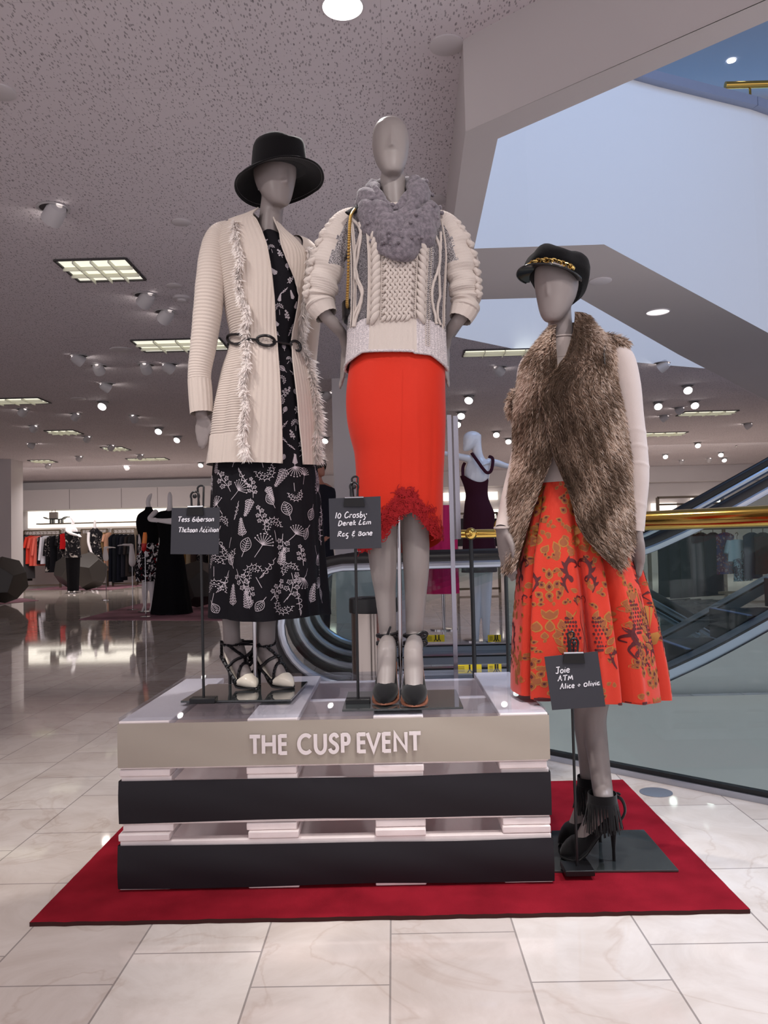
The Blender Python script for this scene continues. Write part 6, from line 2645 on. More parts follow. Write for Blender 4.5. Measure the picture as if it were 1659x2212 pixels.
SPOTS = [  # u, v, aim in plan (degrees from +x), lit face towards the camera
    (115, 450, 190, 0, 'white ceiling spotlight nearest the camera at far left, under the bare ceiling'),
    (313, 638, 178, 0, 'white ceiling spotlight just below the large square light panel'),
    (356, 674, 200, 0, 'white ceiling spotlight beside the cream cardigan sleeve'),
    (172, 769, 10, 0, 'angled white spotlight, left one of the row of four'), (214, 790, 250, 0, 'white spotlight second in the row of four, pointing down'),
    (316, 788, 280, 0, 'white spotlight third in the row of four'), (367, 787, 8, 0, 'white spotlight last in the row of four, by the sleeve cuff'),
    (231, 829, 5, 0, 'white spotlight alone below the row of four'), (222, 868, 262, 1, 'round glowing spotlight facing the camera, left of the cardigan'),
    (290, 898, 240, 0, 'spotlight with a bright rim below the glowing round one'), (49, 884, 180, 0, 'white spotlight above the pale pillar, far left'),
    (163, 894, 175, 0, 'white spotlight left of the glowing round one'), (73, 920, 185, 0, 'flat looking spotlight above the pillar'),
    (188, 943, 178, 0, 'white spotlight right of the narrow light panel'), (69, 958, 5, 0, 'small spotlight close above the pillar'),
    (343, 924, 265, 1, 'glowing spotlight left of the cardigan hand'), (383, 943, 255, 1, 'glowing oval spotlight next to the cardigan hand'),
    (240, 962, 180, 0, 'small spotlight over a distant light panel'), (171, 986, 180, 0, 'small spotlight low over the far wall, left'),
    (104, 1003, 180, 0, 'tiny spotlight beside the pillar top'), (303, 982, 180, 0, 'tiny spotlight above a far light panel'), (274, 1006, 230, 0, 'tiny tilted spotlight near the far wall'),
    (434, 999, 262, 1, 'glowing spotlight below the cardigan cuff'), (703, 945, 250, 1, 'small glowing spotlight between cardigan fringe and pillar'), (706, 848, 180, 0, 'small dark spotlight right of the cardigan fringe'),
    (1079, 793, 8, 0, 'white spotlight left of the fur gilet shoulder'), (1430, 784, 180, 0, 'white spotlight right of the cream sleeve, close to the well edge'),
    (1013, 855, 250, 1, 'tilted glowing spotlight above the white bald mannequin'), (996, 890, 262, 1, 'glowing round spotlight, upper of the pair by the chrome holder'),
    (988, 909, 262, 1, 'glowing round spotlight, lower of the pair by the chrome holder'), (1072, 932, 262, 1, 'glowing round spotlight right of the white bald mannequin'),
    (992, 1020, 262, 1, 'glowing spotlight low behind the burgundy strap'), (1098, 947, 262, 1, 'glowing spotlight next to the fur gilet edge'),
    (1485, 833, 262, 1, 'glowing spotlight, top one of the right hand group'), (1421, 869, 262, 1, 'glowing spotlight, left one of the right hand group'), (1500, 867, 262, 1, 'glowing spotlight, right one of the right hand group'),
    (1466, 881, 180, 0, 'unlit spotlight between the glowing right hand group'), (1433, 898, 180, 0, 'unlit spotlight right of the cream elbow'), (1614, 915, 180, 0, 'unlit spotlight near the right edge of the photo'),
    (1507, 956, 262, 1, 'glowing spotlight above the upper handrail'), (1437, 981, 262, 1, 'glowing spotlight beside the cream forearm'), (1557, 977, 250, 1, 'small glowing spotlight above the handrail, upper of two'),
    (1564, 989, 262, 1, 'glowing round spotlight above the handrail, lower of two'), (1472, 994, 90, 0, 'far small spotlight washing the wall, left one'), (1532, 990, 90, 0, 'far small spotlight washing the wall, right one')]
proto = {0: spot_proto(0), 1: spot_proto(1)}
used = {0: False, 1: False}
for u, v, aim, lit, lab in SPOTS:
    if not lit:   # these lamps are turned to the far side, away from the photographer
        aim = 42 if (aim < 60 or aim > 300) else (138 if 150 < aim < 215 else 90)
    p = atz(u, v, ZC - .004)
    if not used[lit]:
        o = proto[lit]
        o.location = (p.x, p.y, ZC - .001)
        o.rotation_euler = (0, 0, R(aim))
        o['label'] = lab
        o['group'] = 'recessed ceiling spotlights'
        used[lit] = True
    else:
        copy_tree(proto[lit], (p.x, p.y, ZC - .001), R(aim), lab, 'recessed ceiling spotlights')

# square louvred light panels
TROF = [((116, 561), (270, 557), (316, 603), (172, 606), 'nearest square louvred light panel, above the spotlights at left'),
        ((331, 733), (420, 731), (452, 756), (362, 757), 'square light panel partly hidden by the cardigan sleeve'),
        ((-20, 861), (48, 859), (74, 871), (5, 873), 'light panel cut by the left edge of the photo'),
        ((96, 930), (160, 929), (180, 937), (118, 938), 'narrow far light panel above the coral clothes'),
        ((215, 966), (264, 965), (283, 972), (238, 973), 'far light panel right of the narrow one'),
        ((286, 990), (336, 989), (347, 993), (308, 994), 'farthest light panel beside the cardigan'),
        ((61, 994), (108, 993), (123, 998), (78, 999), 'far light panel right of the pillar'),
        ((1068, 765), (1076, 754), (1110, 762), (1096, 767), 'light panel sliver left of the fur collar'),
        ((1484, 897), (1510, 888), (1570, 887), (1546, 896), 'light panel right of the glowing spotlight trio'),
        ((1396, 941), (1420, 934), (1464, 933), (1438, 941), 'light panel beside the cream sleeve'),
        ((1558, 966), (1578, 960), (1622, 959), (1604, 965), 'light panel above the rising handrails')]
for a, b, c, d, lab in TROF:
    pts = [atz(q[0], q[1], ZC - .002) for q in (a, b, c, d)]
    cen = sum(pts, V((0, 0, 0))) / 4
    sz = [(pts[1] - pts[0]).length, (pts[2] - pts[1]).length]
    ex = (pts[1] - pts[0] + pts[2] - pts[3]).normalized()
    # true square fitting laid to the building grid
    if min(sz) > .45 and max(sz) < 2.2:
        x0, x1 = min((pts[0].x + pts[3].x) / 2, (pts[1].x + pts[2].x) / 2), max((pts[0].x + pts[3].x) / 2, (pts[1].x + pts[2].x) / 2)
    else:
        x0, x1 = cen.x - .45, cen.x + .45
    y0, y1 = min(pts[0].y, pts[1].y, pts[2].y, pts[3].y), max(p.y for p in pts)
    if y1 - y0 > 1.4 * (x1 - x0):
        y0, y1 = (y0 + y1) / 2 - .7 * (x1 - x0), (y0 + y1) / 2 + .7 * (x1 - x0)
    t = thing('ceiling_light', lab, 'ceiling light', ((x0 + x1) / 2, (y0 + y1) / 2, ZC), 'louvred light panels')
    m = MB()
    for p, q in (((x0, y0), (x1, y0)), ((x1, y0), (x1, y1)), ((x1, y1), (x0, y1)), ((x0, y1), (x0, y0))):
        m.bar((*p, ZC - .008), (*q, ZC - .008), .018, .012)
    m.build('frame', M_RECESS, t, smooth=False)
    m = MB()
    m.add([(x0, y0, ZC - .003), (x0, y1, ZC - .003), (x1, y1, ZC - .003), (x1, y0, ZC - .003)], [(0, 1, 2, 3)])
    m.build('diffuser', M_TROF, t, smooth=False)
    m = MB()
    for k in range(1, 3):
        m.bar((x0, y0 + (y1 - y0) * k / 3, ZC - .02), (x1, y0 + (y1 - y0) * k / 3, ZC - .02), .006, .03)
    for k in range(1, 4):
        m.bar((x0 + (x1 - x0) * k / 4, y0, ZC - .02), (x0 + (x1 - x0) * k / 4, y1, ZC - .02), .006, .03)
    m.build('louvre', M_LOUV, t, smooth=False)

# blank cover discs and detectors
for u, v, z, r_, lab in ((965, 96, ZC, .075, 'white round cover disc on the ceiling beside the well corner'), (391, 479, ZC, .06, 'small white cover disc on the ceiling left of the cardigan collar'),
                         (376, 616, ZC, .06, 'small white cover disc right of the square light panel'), (940, 431, ZC, .075, 'white cover disc peeking out behind the grey scarf'), (-2, 197, ZC, .075, 'cover disc at the left edge of the photo'),
                         (262, 755, ZC, .12, 'faint large cover disc above the row of four spotlights'), (169, 861, ZC, .10, 'faint cover disc on the distant ceiling at left'), (1297, 606, ZS, .075, 'round cover set flush in the soffit right of the cap'),
                         (1048, 773, ZC, .06, 'small cover disc left of the fur gilet')):
    p = atz(u, v, z)
    m = MB()
    m.lathe([(r_, .0), (r_ * .99, -.006), (r_ * .92, -.009), (.004, -.010)], (p.x, p.y, z - .0005), 28)
    tag(m.build('cover_disc', M_CAPW), lab, 'ceiling cover', 'ceiling cover discs')
p = atz(392, 642, ZC)
t = thing('smoke_detector', 'white smoke detector on the ceiling left of the cardigan', 'smoke detector', (p.x, p.y, ZC))
m = MB()
m.lathe([(.075, 0), (.072, -.018), (.05, -.022)], (p.x, p.y, ZC - .0005), 24)
m.build('base', M_CAPW, t)
m = MB()
m.lathe([(.042, -.022), (.036, -.036), (.02, -.040), (.004, -.041)], (p.x, p.y, ZC - .0005), 20)
m.build('sensor', M_CAPW, t)


def downlight(u, v, z, r_, lab, strength, deep=True):
    p = atz(u, v, z)
    t = thing('downlight', lab, 'ceiling light', (p.x, p.y, z), 'round downlights')
    m = MB()
    m.lathe([(r_ * 1.08, 0), (r_ * 1.07, -.006), (r_, -.008), (r_ * .98, 0.0)], (p.x, p.y, z - .0005), 36, caps=False)
    m.build('trim_ring', M_CAPW, t)
    m = MB()
    m.lathe([(r_ * .99, -.003), (r_ * .004, -.0035)], (p.x, p.y, z - .0005), 36)
    m.build('lamp_face', mat('downlight_glow', (255, 250, 248), .4, emit=((255, 248, 246), strength)), t)
    return t


downlight(740, 12, ZC, .080, 'large bright round downlight at the top edge of the photo', 6.0)
downlight(1421, 673, ZS, .085, 'round downlight in the soffit right of the cap', .9)
for u, v, lab in ((1580, 131, 'small bright downlight in the upper storey ceiling, lower one'), (1644, 44, 'small bright downlight in the upper storey ceiling, upper one')):
    downlight(u, v, 9.49, .075, lab, 8.0)
# ================================================================== background displays
M_GLOSSW = mat('gloss_white', (236, 236, 242), .12, spec=.6, coat=.5)
M_EGG = mat('matt_white', (238, 232, 234), .45)
M_BURG = mat('burgundy_crepe', (62, 22, 38), .8, spec=.2, bump=(300, .2))
M_BLKF = mat('black_cloth', (16, 15, 19), .9, spec=.15, bump=(200, .2))
M_MAUVE = mat('mauve_carpet', (186, 138, 152), .95, spec=.1, var=(1.4, .0, (134, 100, 112)), bump=(400, .6))
M_RACK = mat('bronze_metal', (112, 98, 84), .4, .7)


def print_cloth(name, base, a, b, scale, t1=.50, t2=.60, c3=None):
    m = mat(name, base, .85, spec=.15)
    nt = m.node_tree
    N, L = nt.nodes, nt.links
    tc = N.new('ShaderNodeTexCoord')
    n = N.new('ShaderNodeTexNoise')
    n.inputs['Scale'].default_value = scale
    n.inputs['Detail'].default_value = 2
    n.inputs['Distortion'].default_value = 1.5
    L.new(tc.outputs['Object'], n.inputs['Vector'])
    r_ = N.new('ShaderNodeValToRGB')
    r_.color_ramp.interpolation = 'CONSTANT'
    e = r_.color_ramp.elements
    e[0].position, e[0].color = 0, (*lin(base), 1)
    e[1].position, e[1].color = t1, (*lin(a), 1)
    q = e.new(t2)
    q.color = (*lin(b), 1)
    if c3:
        q = e.new(.36)
        q.color = (*lin(base), 1)
        e[0].color = (*lin(c3), 1)
    L.new(n.outputs['Fac'], r_.inputs[0])
    L.new(r_.outputs[0], N['Principled BSDF'].inputs['Base Color'])
    return m


M_PRINTBW = print_cloth('monochrome_print', (24, 22, 26), (92, 86, 86), (176, 168, 162), 9, .55, .62)
M_PRINTRED = print_cloth('rose_print', (20, 18, 24), (96, 92, 98), (226, 222, 224), 11, .53, .57, (150, 20, 34))

# --- burgundy gown on a white mannequin, back turned
WY = 8.1
wr_ = thing('mannequin', 'glossy white bald mannequin in burgundy gown, arms spread, seen from behind', 'mannequin', (at(1046, 1380, WY).x, WY, 0), 'white mannequins')
mb = MB()
head(mb, at(1020, 975, WY), .205, .145, .19, yaw=-72, pitch=0, roll=0, nose=.5)
limb(mb, px_limb([(1028, 940, WY, 12), (1030, 965, WY, 10.5), (1034, 990, WY, 12), (1040, 1008, WY, 22)]), 14, 5)
limb(mb, px_limb([(1038, 992, WY, 14), (1034, 1008, WY, 26), (1030, 1030, WY, 27), (1029, 1050, WY, 24), (1034, 1075, WY, 20), (1038, 1110, WY, 24), (1038, 1150, WY, 24)]), 18, 4, flat=.75)
limb(mb, px_limb([(1026, 994, WY, 9), (1000, 988, WY, 8), (980, 984, WY, 6.2), (955, 978, WY, 5), (935, 974, WY, 4)]), 12, 4)
hand(mb, at(938, 975, WY), at(912, 968, WY), (0, .3, 1), (0, -1, .3), 1)
limb(mb, px_limb([(1052, 998, WY, 9), (1072, 1000, WY, 8), (1092, 1006, WY, 6.2), (1110, 1010, WY, 5), (1126, 1013, WY, 4)]), 12, 4)
hand(mb, at(1122, 1012, WY), at(1150, 1018, WY), (0, .3, 1), (0, -1, .3), 1)
for u in (1028, 1050):
    limb(mb, px_limb([(u, 1150, WY, 20), (u, 1220, WY, 16), (u, 1290, WY, 12), (u, 1360, WY, 8), (u, 1385, WY, 7), (u - 2, 1398, WY - .05, 7)]), 12, 4)
body(mb, wr_, M_GLOSSW, .008)
BG = Surf([(1034, 996, 1056, WY, .105), (1050, 1002, 1054, WY, .10), (1070, 1006, 1054, WY, .09), (1085, 1004, 1058, WY, .10), (1110, 1002, 1068, WY, .12), (1140, 1001, 1068, WY, .13), (1200, 1000, 1072, WY, .14), (1240, 998, 1074, WY, .15)])
BG.fold = lambda th, v: 1 + min(1, max(0, (v - 1070) / 150)) * .05 * math.sin(7 * th)
mb = MB()
# low scooped back: the top edge dips towards the camera
rows = []
for i in range(41):
    row = []
    for j in range(64):
        th = 2 * PI * j / 64
        s = max(0, -math.sin(th))
        v0 = 1016 + 26 * s + 8 * math.cos(th)
        row.append(BG.pos(th, v0 + (1236 - v0) * i / 40))
    rows.append(row)
mb.grid(rows, cu=True)
gown = mb.build('gown', M_BURG, wr_, angle=60)
mb = MB()
for pl in ([(1019, 979, -.02), (1030, 994, -.13), (1043, 1012, -.14), (1052, 1021, -.13), (1060, 1018, -.12), (1064, 1004, -.10), (1064, 990, -.03), (1056, 986, .02)], [(1000, 1028, -.06), (1000, 1010, .0), (1004, 1000, .03)]):
    mb.tube([at(u, v, WY + d) for u, v, d in [tuple(p) for p in spline(pl, 5)]], .016, 8, flat=.45, up=(0, 1, 0))
mb.build('strap', M_BURG, gown)
mb = MB()
mb.lathe([(.18, 0), (.18, .01), (.01, .012)], (at(1040, 1400, WY).x, WY, 0), 32)
mb.build('base_plate', M_CHROME, wr_)

# --- hot pink dress on a form behind the rail
c = at(958, 1300, 9.2)
t = thing('dress_form', 'hot pink dress hanging low behind the orange skirt hem', 'dress form', (c.x, c.y, 0))
PK_ = Surf([(1090, 930, 986, 9.2, .10), (1130, 926, 988, 9.2, .11), (1180, 924, 988, 9.2, .12), (1240, 922, 990, 9.2, .13), (1284, 920, 992, 9.2, .13)])
PK_.fold = lambda th, v: 1 + .04 * math.sin(11 * th)
mb = MB()
PK_.mesh(mb, 1092, 1282, 20, 60)
mb.build('dress', mat('hot_pink_cloth', (214, 20, 96), .7), t, angle=60)
mb = MB()
mb.tube([(c.x, c.y, 0), (c.x, c.y, at(958, 1100, 9.2).z)], .02, 10)
mb.lathe([(.16, 0), (.16, .012), (.02, .02)], (c.x, c.y, 0), 24)
mb.build('stand', M_CHROME, t)


# --- headless-neck display figures (a swan-like neck spike instead of a head)
def figure(label, u, vtop, vfoot, Y, lean, cloth, arms, neck_curve=0.0, legs=True, group='white mannequins'):
    """white figure; cloth = list of (name, material, rows as fractions of height: (k, half width, depth))"""
    f = at(u, vfoot, Y)
    Hh = (at(u, vtop, Y).z)
    t = thing('mannequin', label, 'mannequin', (f.x, Y, 0), group)
    X = lambda k: f.x + lean * k * Hh
    mb_ = MB()
    limb(mb_, [(X(.74), Y, .74 * Hh, .10), (X(.82), Y, .82 * Hh, .105), (X(.855), Y, .855 * Hh, .055), (X(.885), Y, .885 * Hh, .038), (X(.93) - neck_curve * .2, Y, .93 * Hh, .036), (X(.97) + neck_curve * .3, Y, .97 * Hh, .034), (X(1.0) + neck_curve, Y, Hh, .010)], 14, 5)
    limb(mb_, [(X(.48), Y, .48 * Hh, .12), (X(.55), Y, .55 * Hh, .13), (X(.63), Y, .63 * Hh, .10), (X(.74), Y, .74 * Hh, .12), (X(.81), Y, .81 * Hh, .12)], 14, 4, flat=.7)
    if legs:
        for s in (-1, 1):
            limb(mb_, [(X(.5) + s * .06, Y, .5 * Hh, .075), (X(.28) + s * .06, Y, .28 * Hh, .052), (X(.18) + s * .06, Y, .18 * Hh, .05), (X(.06) + s * .06, Y, .06 * Hh, .03), (X(.04) + s * .06, Y - .03, .04 * Hh, .03), (X(.03) + s * .06, Y - .12, .012 * Hh, .022)], 10, 4)
    for a in arms:
        pts = [at(q[0], q[1], Y + q[2]) for q in a]
        rs = [.045, .040, .036, .030, .024][:len(pts)]
        limb(mb_, [(*p, r_) for p, r_ in zip(pts, rs)], 10, 4)
        d_ = (pts[-1] - pts[-2]).normalized()
        hand(mb_, pts[-1], pts[-1] + d_ * .17, (0, .6, 1), (0, -1, .6), 1, n=6)
    body(mb_, t, M_EGG, .011)
    for nm, mt, rws in cloth:
        m_ = MB()
        rows_ = []
        pr = spline([(k, w_, d_) for k, w_, d_ in rws], 5)
        for k, w_, d_ in pr:
            row = []
            for j in range(36):
                a = 2 * PI * j / 36
                ff = 1 + .05 * math.sin(9 * a) * min(1, max(0, .55 - k) * 3)
                row.append(V((X(k) + w_ * ff * math.cos(a), Y + d_ * ff * math.sin(a), k * Hh)))
            rows_.append(row)
        m_.rings(rows_)
        m_.build(nm, mt, t, angle=60)
    m_ = MB()
    m_.lathe([(.17, .006), (.17, .014), (.01, .016)], (f.x, Y, 0), 24)
    m_.build('base_plate', M_CHROME, t)
    return t


figure('white figure with folded arms in long black gown, behind the Tess card', 370, 1062, 1326, 12.3, 0.0,
       [('gown', M_BLKF, [(.01, .31, .26), (.2, .255, .21), (.45, .205, .16), (.6, .165, .13), (.72, .19, .14), (.80, .22, .12), (.835, .17, .09), (.845, .10, .06)])],
       [[(338, 1105, 0), (330, 1112, -.08), (324, 1122, -.16), (350, 1124, -.24), (375, 1122, -.26)], [(398, 1105, 0), (406, 1114, -.08), (404, 1126, -.16), (380, 1130, -.24), (345, 1126, -.26)]], legs=False)
figure('white figure in black top and rose print skirt, left of the black gown', 321, 1066, 1318, 12.9, 0.012,
       [('top', M_BLKF, [(.58, .16, .13), (.66, .17, .13), (.75, .20, .14), (.82, .17, .12), (.86, .07, .06), (.885, .05, .05)]),
        ('skirt', M_PRINTRED, [(.26, .20, .17), (.36, .21, .17), (.48, .19, .15), (.58, .15, .12), (.63, .15, .12)])],
       [[(309, 1110, 0), (306, 1130, 0), (304, 1152, -.05), (302, 1175, -.1)]], neck_curve=.05)
figure('white figure in black trousers and monochrome print top, before the coral clothes', 158, 1114, 1271, 19.6, 0.0,
       [('trousers', M_BLKF, [(.03, .13, .11), (.2, .14, .12), (.45, .17, .14), (.55, .16, .13)]), ('top', M_PRINTBW, [(.46, .20, .15), (.56, .18, .14), (.66, .17, .13), (.74, .19, .13), (.79, .19, .12)])],
       [[(147, 1138, 0), (145, 1146, -.05), (153, 1152, -.15), (166, 1156, -.22)]], neck_curve=-.07)
figure('white figure in monochrome print dress, behind the many-sided stool', 206, 1123, 1271, 22.0, 0.0,
       [('dress', M_PRINTBW, [(.22, .24, .20), (.4, .21, .17), (.55, .19, .15), (.64, .15, .12), (.74, .19, .14), (.81, .20, .13), (.86, .10, .08), (.88, .06, .06)])],
       [[(192, 1150, -.1), (191, 1170, -.15), (195, 1186, -.2), (199, 1198, -.22)]])


# --- display forearms on slim stands and a shoe on a stand
def arm_stand(label, u, vtop, vbot, vfoot, Y, side):
    f = at(u, vfoot, Y)
    t = thing('display_hand', label, 'display hand', (f.x, Y, 0), 'white display hands')
    a, b = at(u, vbot, Y), at(u - 2, vtop, Y)
    mb_ = MB()
    limb(mb_, [(*a, .02), (*(a.lerp(b, .15)), .055), (*(a.lerp(b, .5)), .05), (*(a.lerp(b, .85)), .034), (*b, .034)], 12, 4)
    hand(mb_, b - V((side * .01, 0, .005)), b + V((side * .24, -.02, -.01)), (0, 1, 0), (0, 0, 1), -1, n=6)
    body(mb_, t, M_EGG, .008)
    m_ = MB()
    m_.tube([(a.x, Y, 0), a], .008, 8)
    m_.lathe([(.10, .0), (.10, .01), (.008, .012)], (a.x, Y, 0), 20)
    m_.build('stand', M_CHROME, t)


arm_stand('white display hand on a slim stand, palm up, in front of the black trousers rack', 286, 1176, 1224, 1312, 13.4, -1)
arm_stand('smaller white display hand on a slim stand, right of the print dress', 229, 1182, 1212, 1290, 16.5, 1)
f = at(315, 1320, 11.9)
t = thing('shoe_stand', 'orange and red shoe on a thin stand before the rose print skirt', 'shoe stand', (f.x, f.y, 0))
m = MB()
tp = at(313, 1192, 11.9)
m.tube([(f.x, f.y, 0), (f.x, f.y, tp.z)], .006, 8)
m.lathe([(.09, 0), (.09, .01), (.008, .012)], (f.x, f.y, 0), 20)
m.build('pole', M_CHROME, t)
m = MB()
limb(m, px_limb([(313, 1150, 11.9, 3.5), (313, 1158, 11.9, 4.8), (312, 1170, 11.9, 5), (311, 1182, 11.9, 5), (310, 1189, 11.9, 3)]), 14, 5)
s_ = m.build('shoe', mat('orange_leather', (250, 140, 60), .35), t)
m = MB()
limb(m, px_limb([(311.5, 1174, 11.88, 5.3), (311, 1183, 11.88, 5.4), (310, 1190, 11.88, 3.4)]), 14, 5)
m.build('toe_cap', mat('red_leather', (196, 26, 30), .35), s_)

# --- many-sided stools (dodecahedra)
M_STOOL = mat('gunmetal_lacquer', (66, 62, 60), .38, .35)


def stool(label, u, vfoot, Y, r_, rot):
    f = at(u, vfoot, Y)
    ph = (1 + 5 ** .5) / 2
    P_ = [(x, y, z) for x in (-1, 1) for y in (-1, 1) for z in (-1, 1)] + [(0, y / ph, z * ph) for y in (-1, 1) for z in (-1, 1)] + [(x / ph, y * ph, 0) for x in (-1, 1) for y in (-1, 1)] + [(x * ph, 0, z / ph) for x in (-1, 1) for z in (-1, 1)]
    # rest on a face
    n = V((0, 1, ph)).normalized()
    q = n.rotation_difference(V((0, 0, 1)))
    Z_ = Matrix.Rotation(rot, 3, 'Z')
    P_ = [Z_ @ (q @ V(p)) * (r_ / math.sqrt(3)) for p in P_]
    zmin = min(p.z for p in P_)
    bm = bmesh.new()
    for p in P_:
        bm.verts.new(V((f.x, f.y, 0)) + p - V((0, 0, zmin - .012)))
    bmesh.ops.convex_hull(bm, input=list(bm.verts))
    bmesh.ops.dissolve_limit(bm, angle_limit=.05, verts=list(bm.verts), edges=list(bm.edges))
    me = bpy.data.meshes.new('stool')
    bm.to_mesh(me)
    bm.free()
    me.materials.append(M_STOOL)
    o = bpy.data.objects.new('stool', me)
    COL.objects.link(o)
    b = o.modifiers.new('bevel', 'BEVEL')
    b.width, b.segments = .006, 2
    tag(o, label, 'stool', 'many-sided stools')


stool('large dark many-sided stool by the pillar, cut by the left edge', 8, 1303, 15.8, .47, .2)
stool('dark many-sided stool in front of the print dress figure', 192, 1272, 20.6, .50, 1.0)
stool('dark many-sided stool behind the black trousers, left one of the pair', 158, 1270, 21.8, .50, 1.5)
stool('dark many-sided stool half hidden behind the Tess sign pole', 428, 1315, 13.4, .40, .5)
# patterned carpets under the displays
for i, (pts, lab) in enumerate((([(170, 1338), (300, 1304), (470, 1296), (520, 1340)], 'mauve patterned carpet under the black gown'), ([(55, 1274), (130, 1266), (330, 1262), (240, 1274)], 'mauve carpet in front of the far racks'),
                                ([(-60, 1310), (-20, 1296), (50, 1292), (84, 1297)], 'mauve carpet under the stool at the left edge'))):
    m = MB()
    m.prism([atz(u, v, .006) - V((0, 0, .0055)) for u, v in pts], (0, 0, .006))
    tag(m.build('carpet', M_MAUVE, smooth=False), lab, 'carpet', 'mauve carpets')


# --- clothes rails and hanging clothes
def rack(label, u0, u1, Y, vt, group='clothes rails', vb=None):
    a, b = at(u0, vt, Y), at(u1, vt, Y)
    t = thing('clothes_rail', label, 'clothes rail', ((a.x + b.x) / 2, Y, 0), group)
    for x in (a.x, b.x):
        m_ = MB()
        m_.box((x, Y, a.z / 2), (.05, .05, a.z))
        m_.build('post', M_RACK, t, smooth=False)
    m_ = MB()
    m_.box(((a.x + b.x) / 2, Y, a.z), (b.x - a.x, .05, .04))
    m_.build('top_bar', M_RACK, t, smooth=False)
    m_ = MB()
    m_.tube([(a.x, Y, a.z - .13), (b.x, Y, a.z - .13)], .016, 8)
    m_.build('hanging_bar', M_RACK, t)
    m_ = MB()
    m_.box(((a.x + b.x) / 2, Y, .08), (b.x - a.x, .05, .04))
    m_.build('bottom_bar', M_RACK, t, smooth=False)
    return a.z - .13


def garment(label, cat, name, u, vtop, vbot, Y, mt, rot=55, wide=.42, sleeve=0.0, group='clothes on the far racks', flare=1.0):
    p, q = at(u, vtop, Y), at(u, vbot, Y)
    L_ = p.z - q.z
    t = thing(name, label, cat, (p.x, Y, p.z), group)
    Z_ = Matrix.Rotation(R(rot), 3, 'Z')
    m_ = MB()
    rows_ = []
    for k, w_, d_ in ((0, .12, .05), (.03, .30, .08), (.08, .48, .11), (.2, .46, .13), (.5, .46 * flare, .14), (.8, .48 * flare, .15), (1.0, .50 * flare, .15)):
        rows_.append([p + Z_ @ V((w_ * wide * math.cos(2 * PI * j / 20) * (1 + .05 * math.sin(6 * PI * j / 20)), d_ * .26 * math.sin(2 * PI * j / 20), 0)) - V((0, 0, L_ * k)) for j in range(20)])
    m_.rings(rows_)
    bd = m_.build('cloth', mt, t, angle=60)
    if sleeve:
        for s in (-1, 1):
            m_ = MB()
            a = p + Z_ @ V((s * wide * .44, 0, 0)) - V((0, 0, L_ * .06))
            c_ = p + Z_ @ V((s * wide * .62, 0, 0)) - V((0, 0, L_ * .06 + sleeve))
            limb(m_, [(*a, .035), (*a.lerp(c_, .5), .04), (*c_, .035)], 10, 4)
            m_.build('sleeve', mt, t)
    m_ = MB()
    hk = [(0, 0, 0), (0, 0, .05), (.03, 0, .085), (.0, 0, .11), (-.03, 0, .09)]
    m_.tube([p + Z_ @ V(h) for h in spline(hk, 4)], .006, 6)
    m_.build('hanger', M_RACK, t)
    return t


cl_m = {}


def cm(rgb):
    if rgb not in cl_m:
        cl_m[rgb] = mat('cloth_%d' % len(cl_m), rgb, .85, spec=.15, bump=(120, .3))
    return cl_m[rgb]


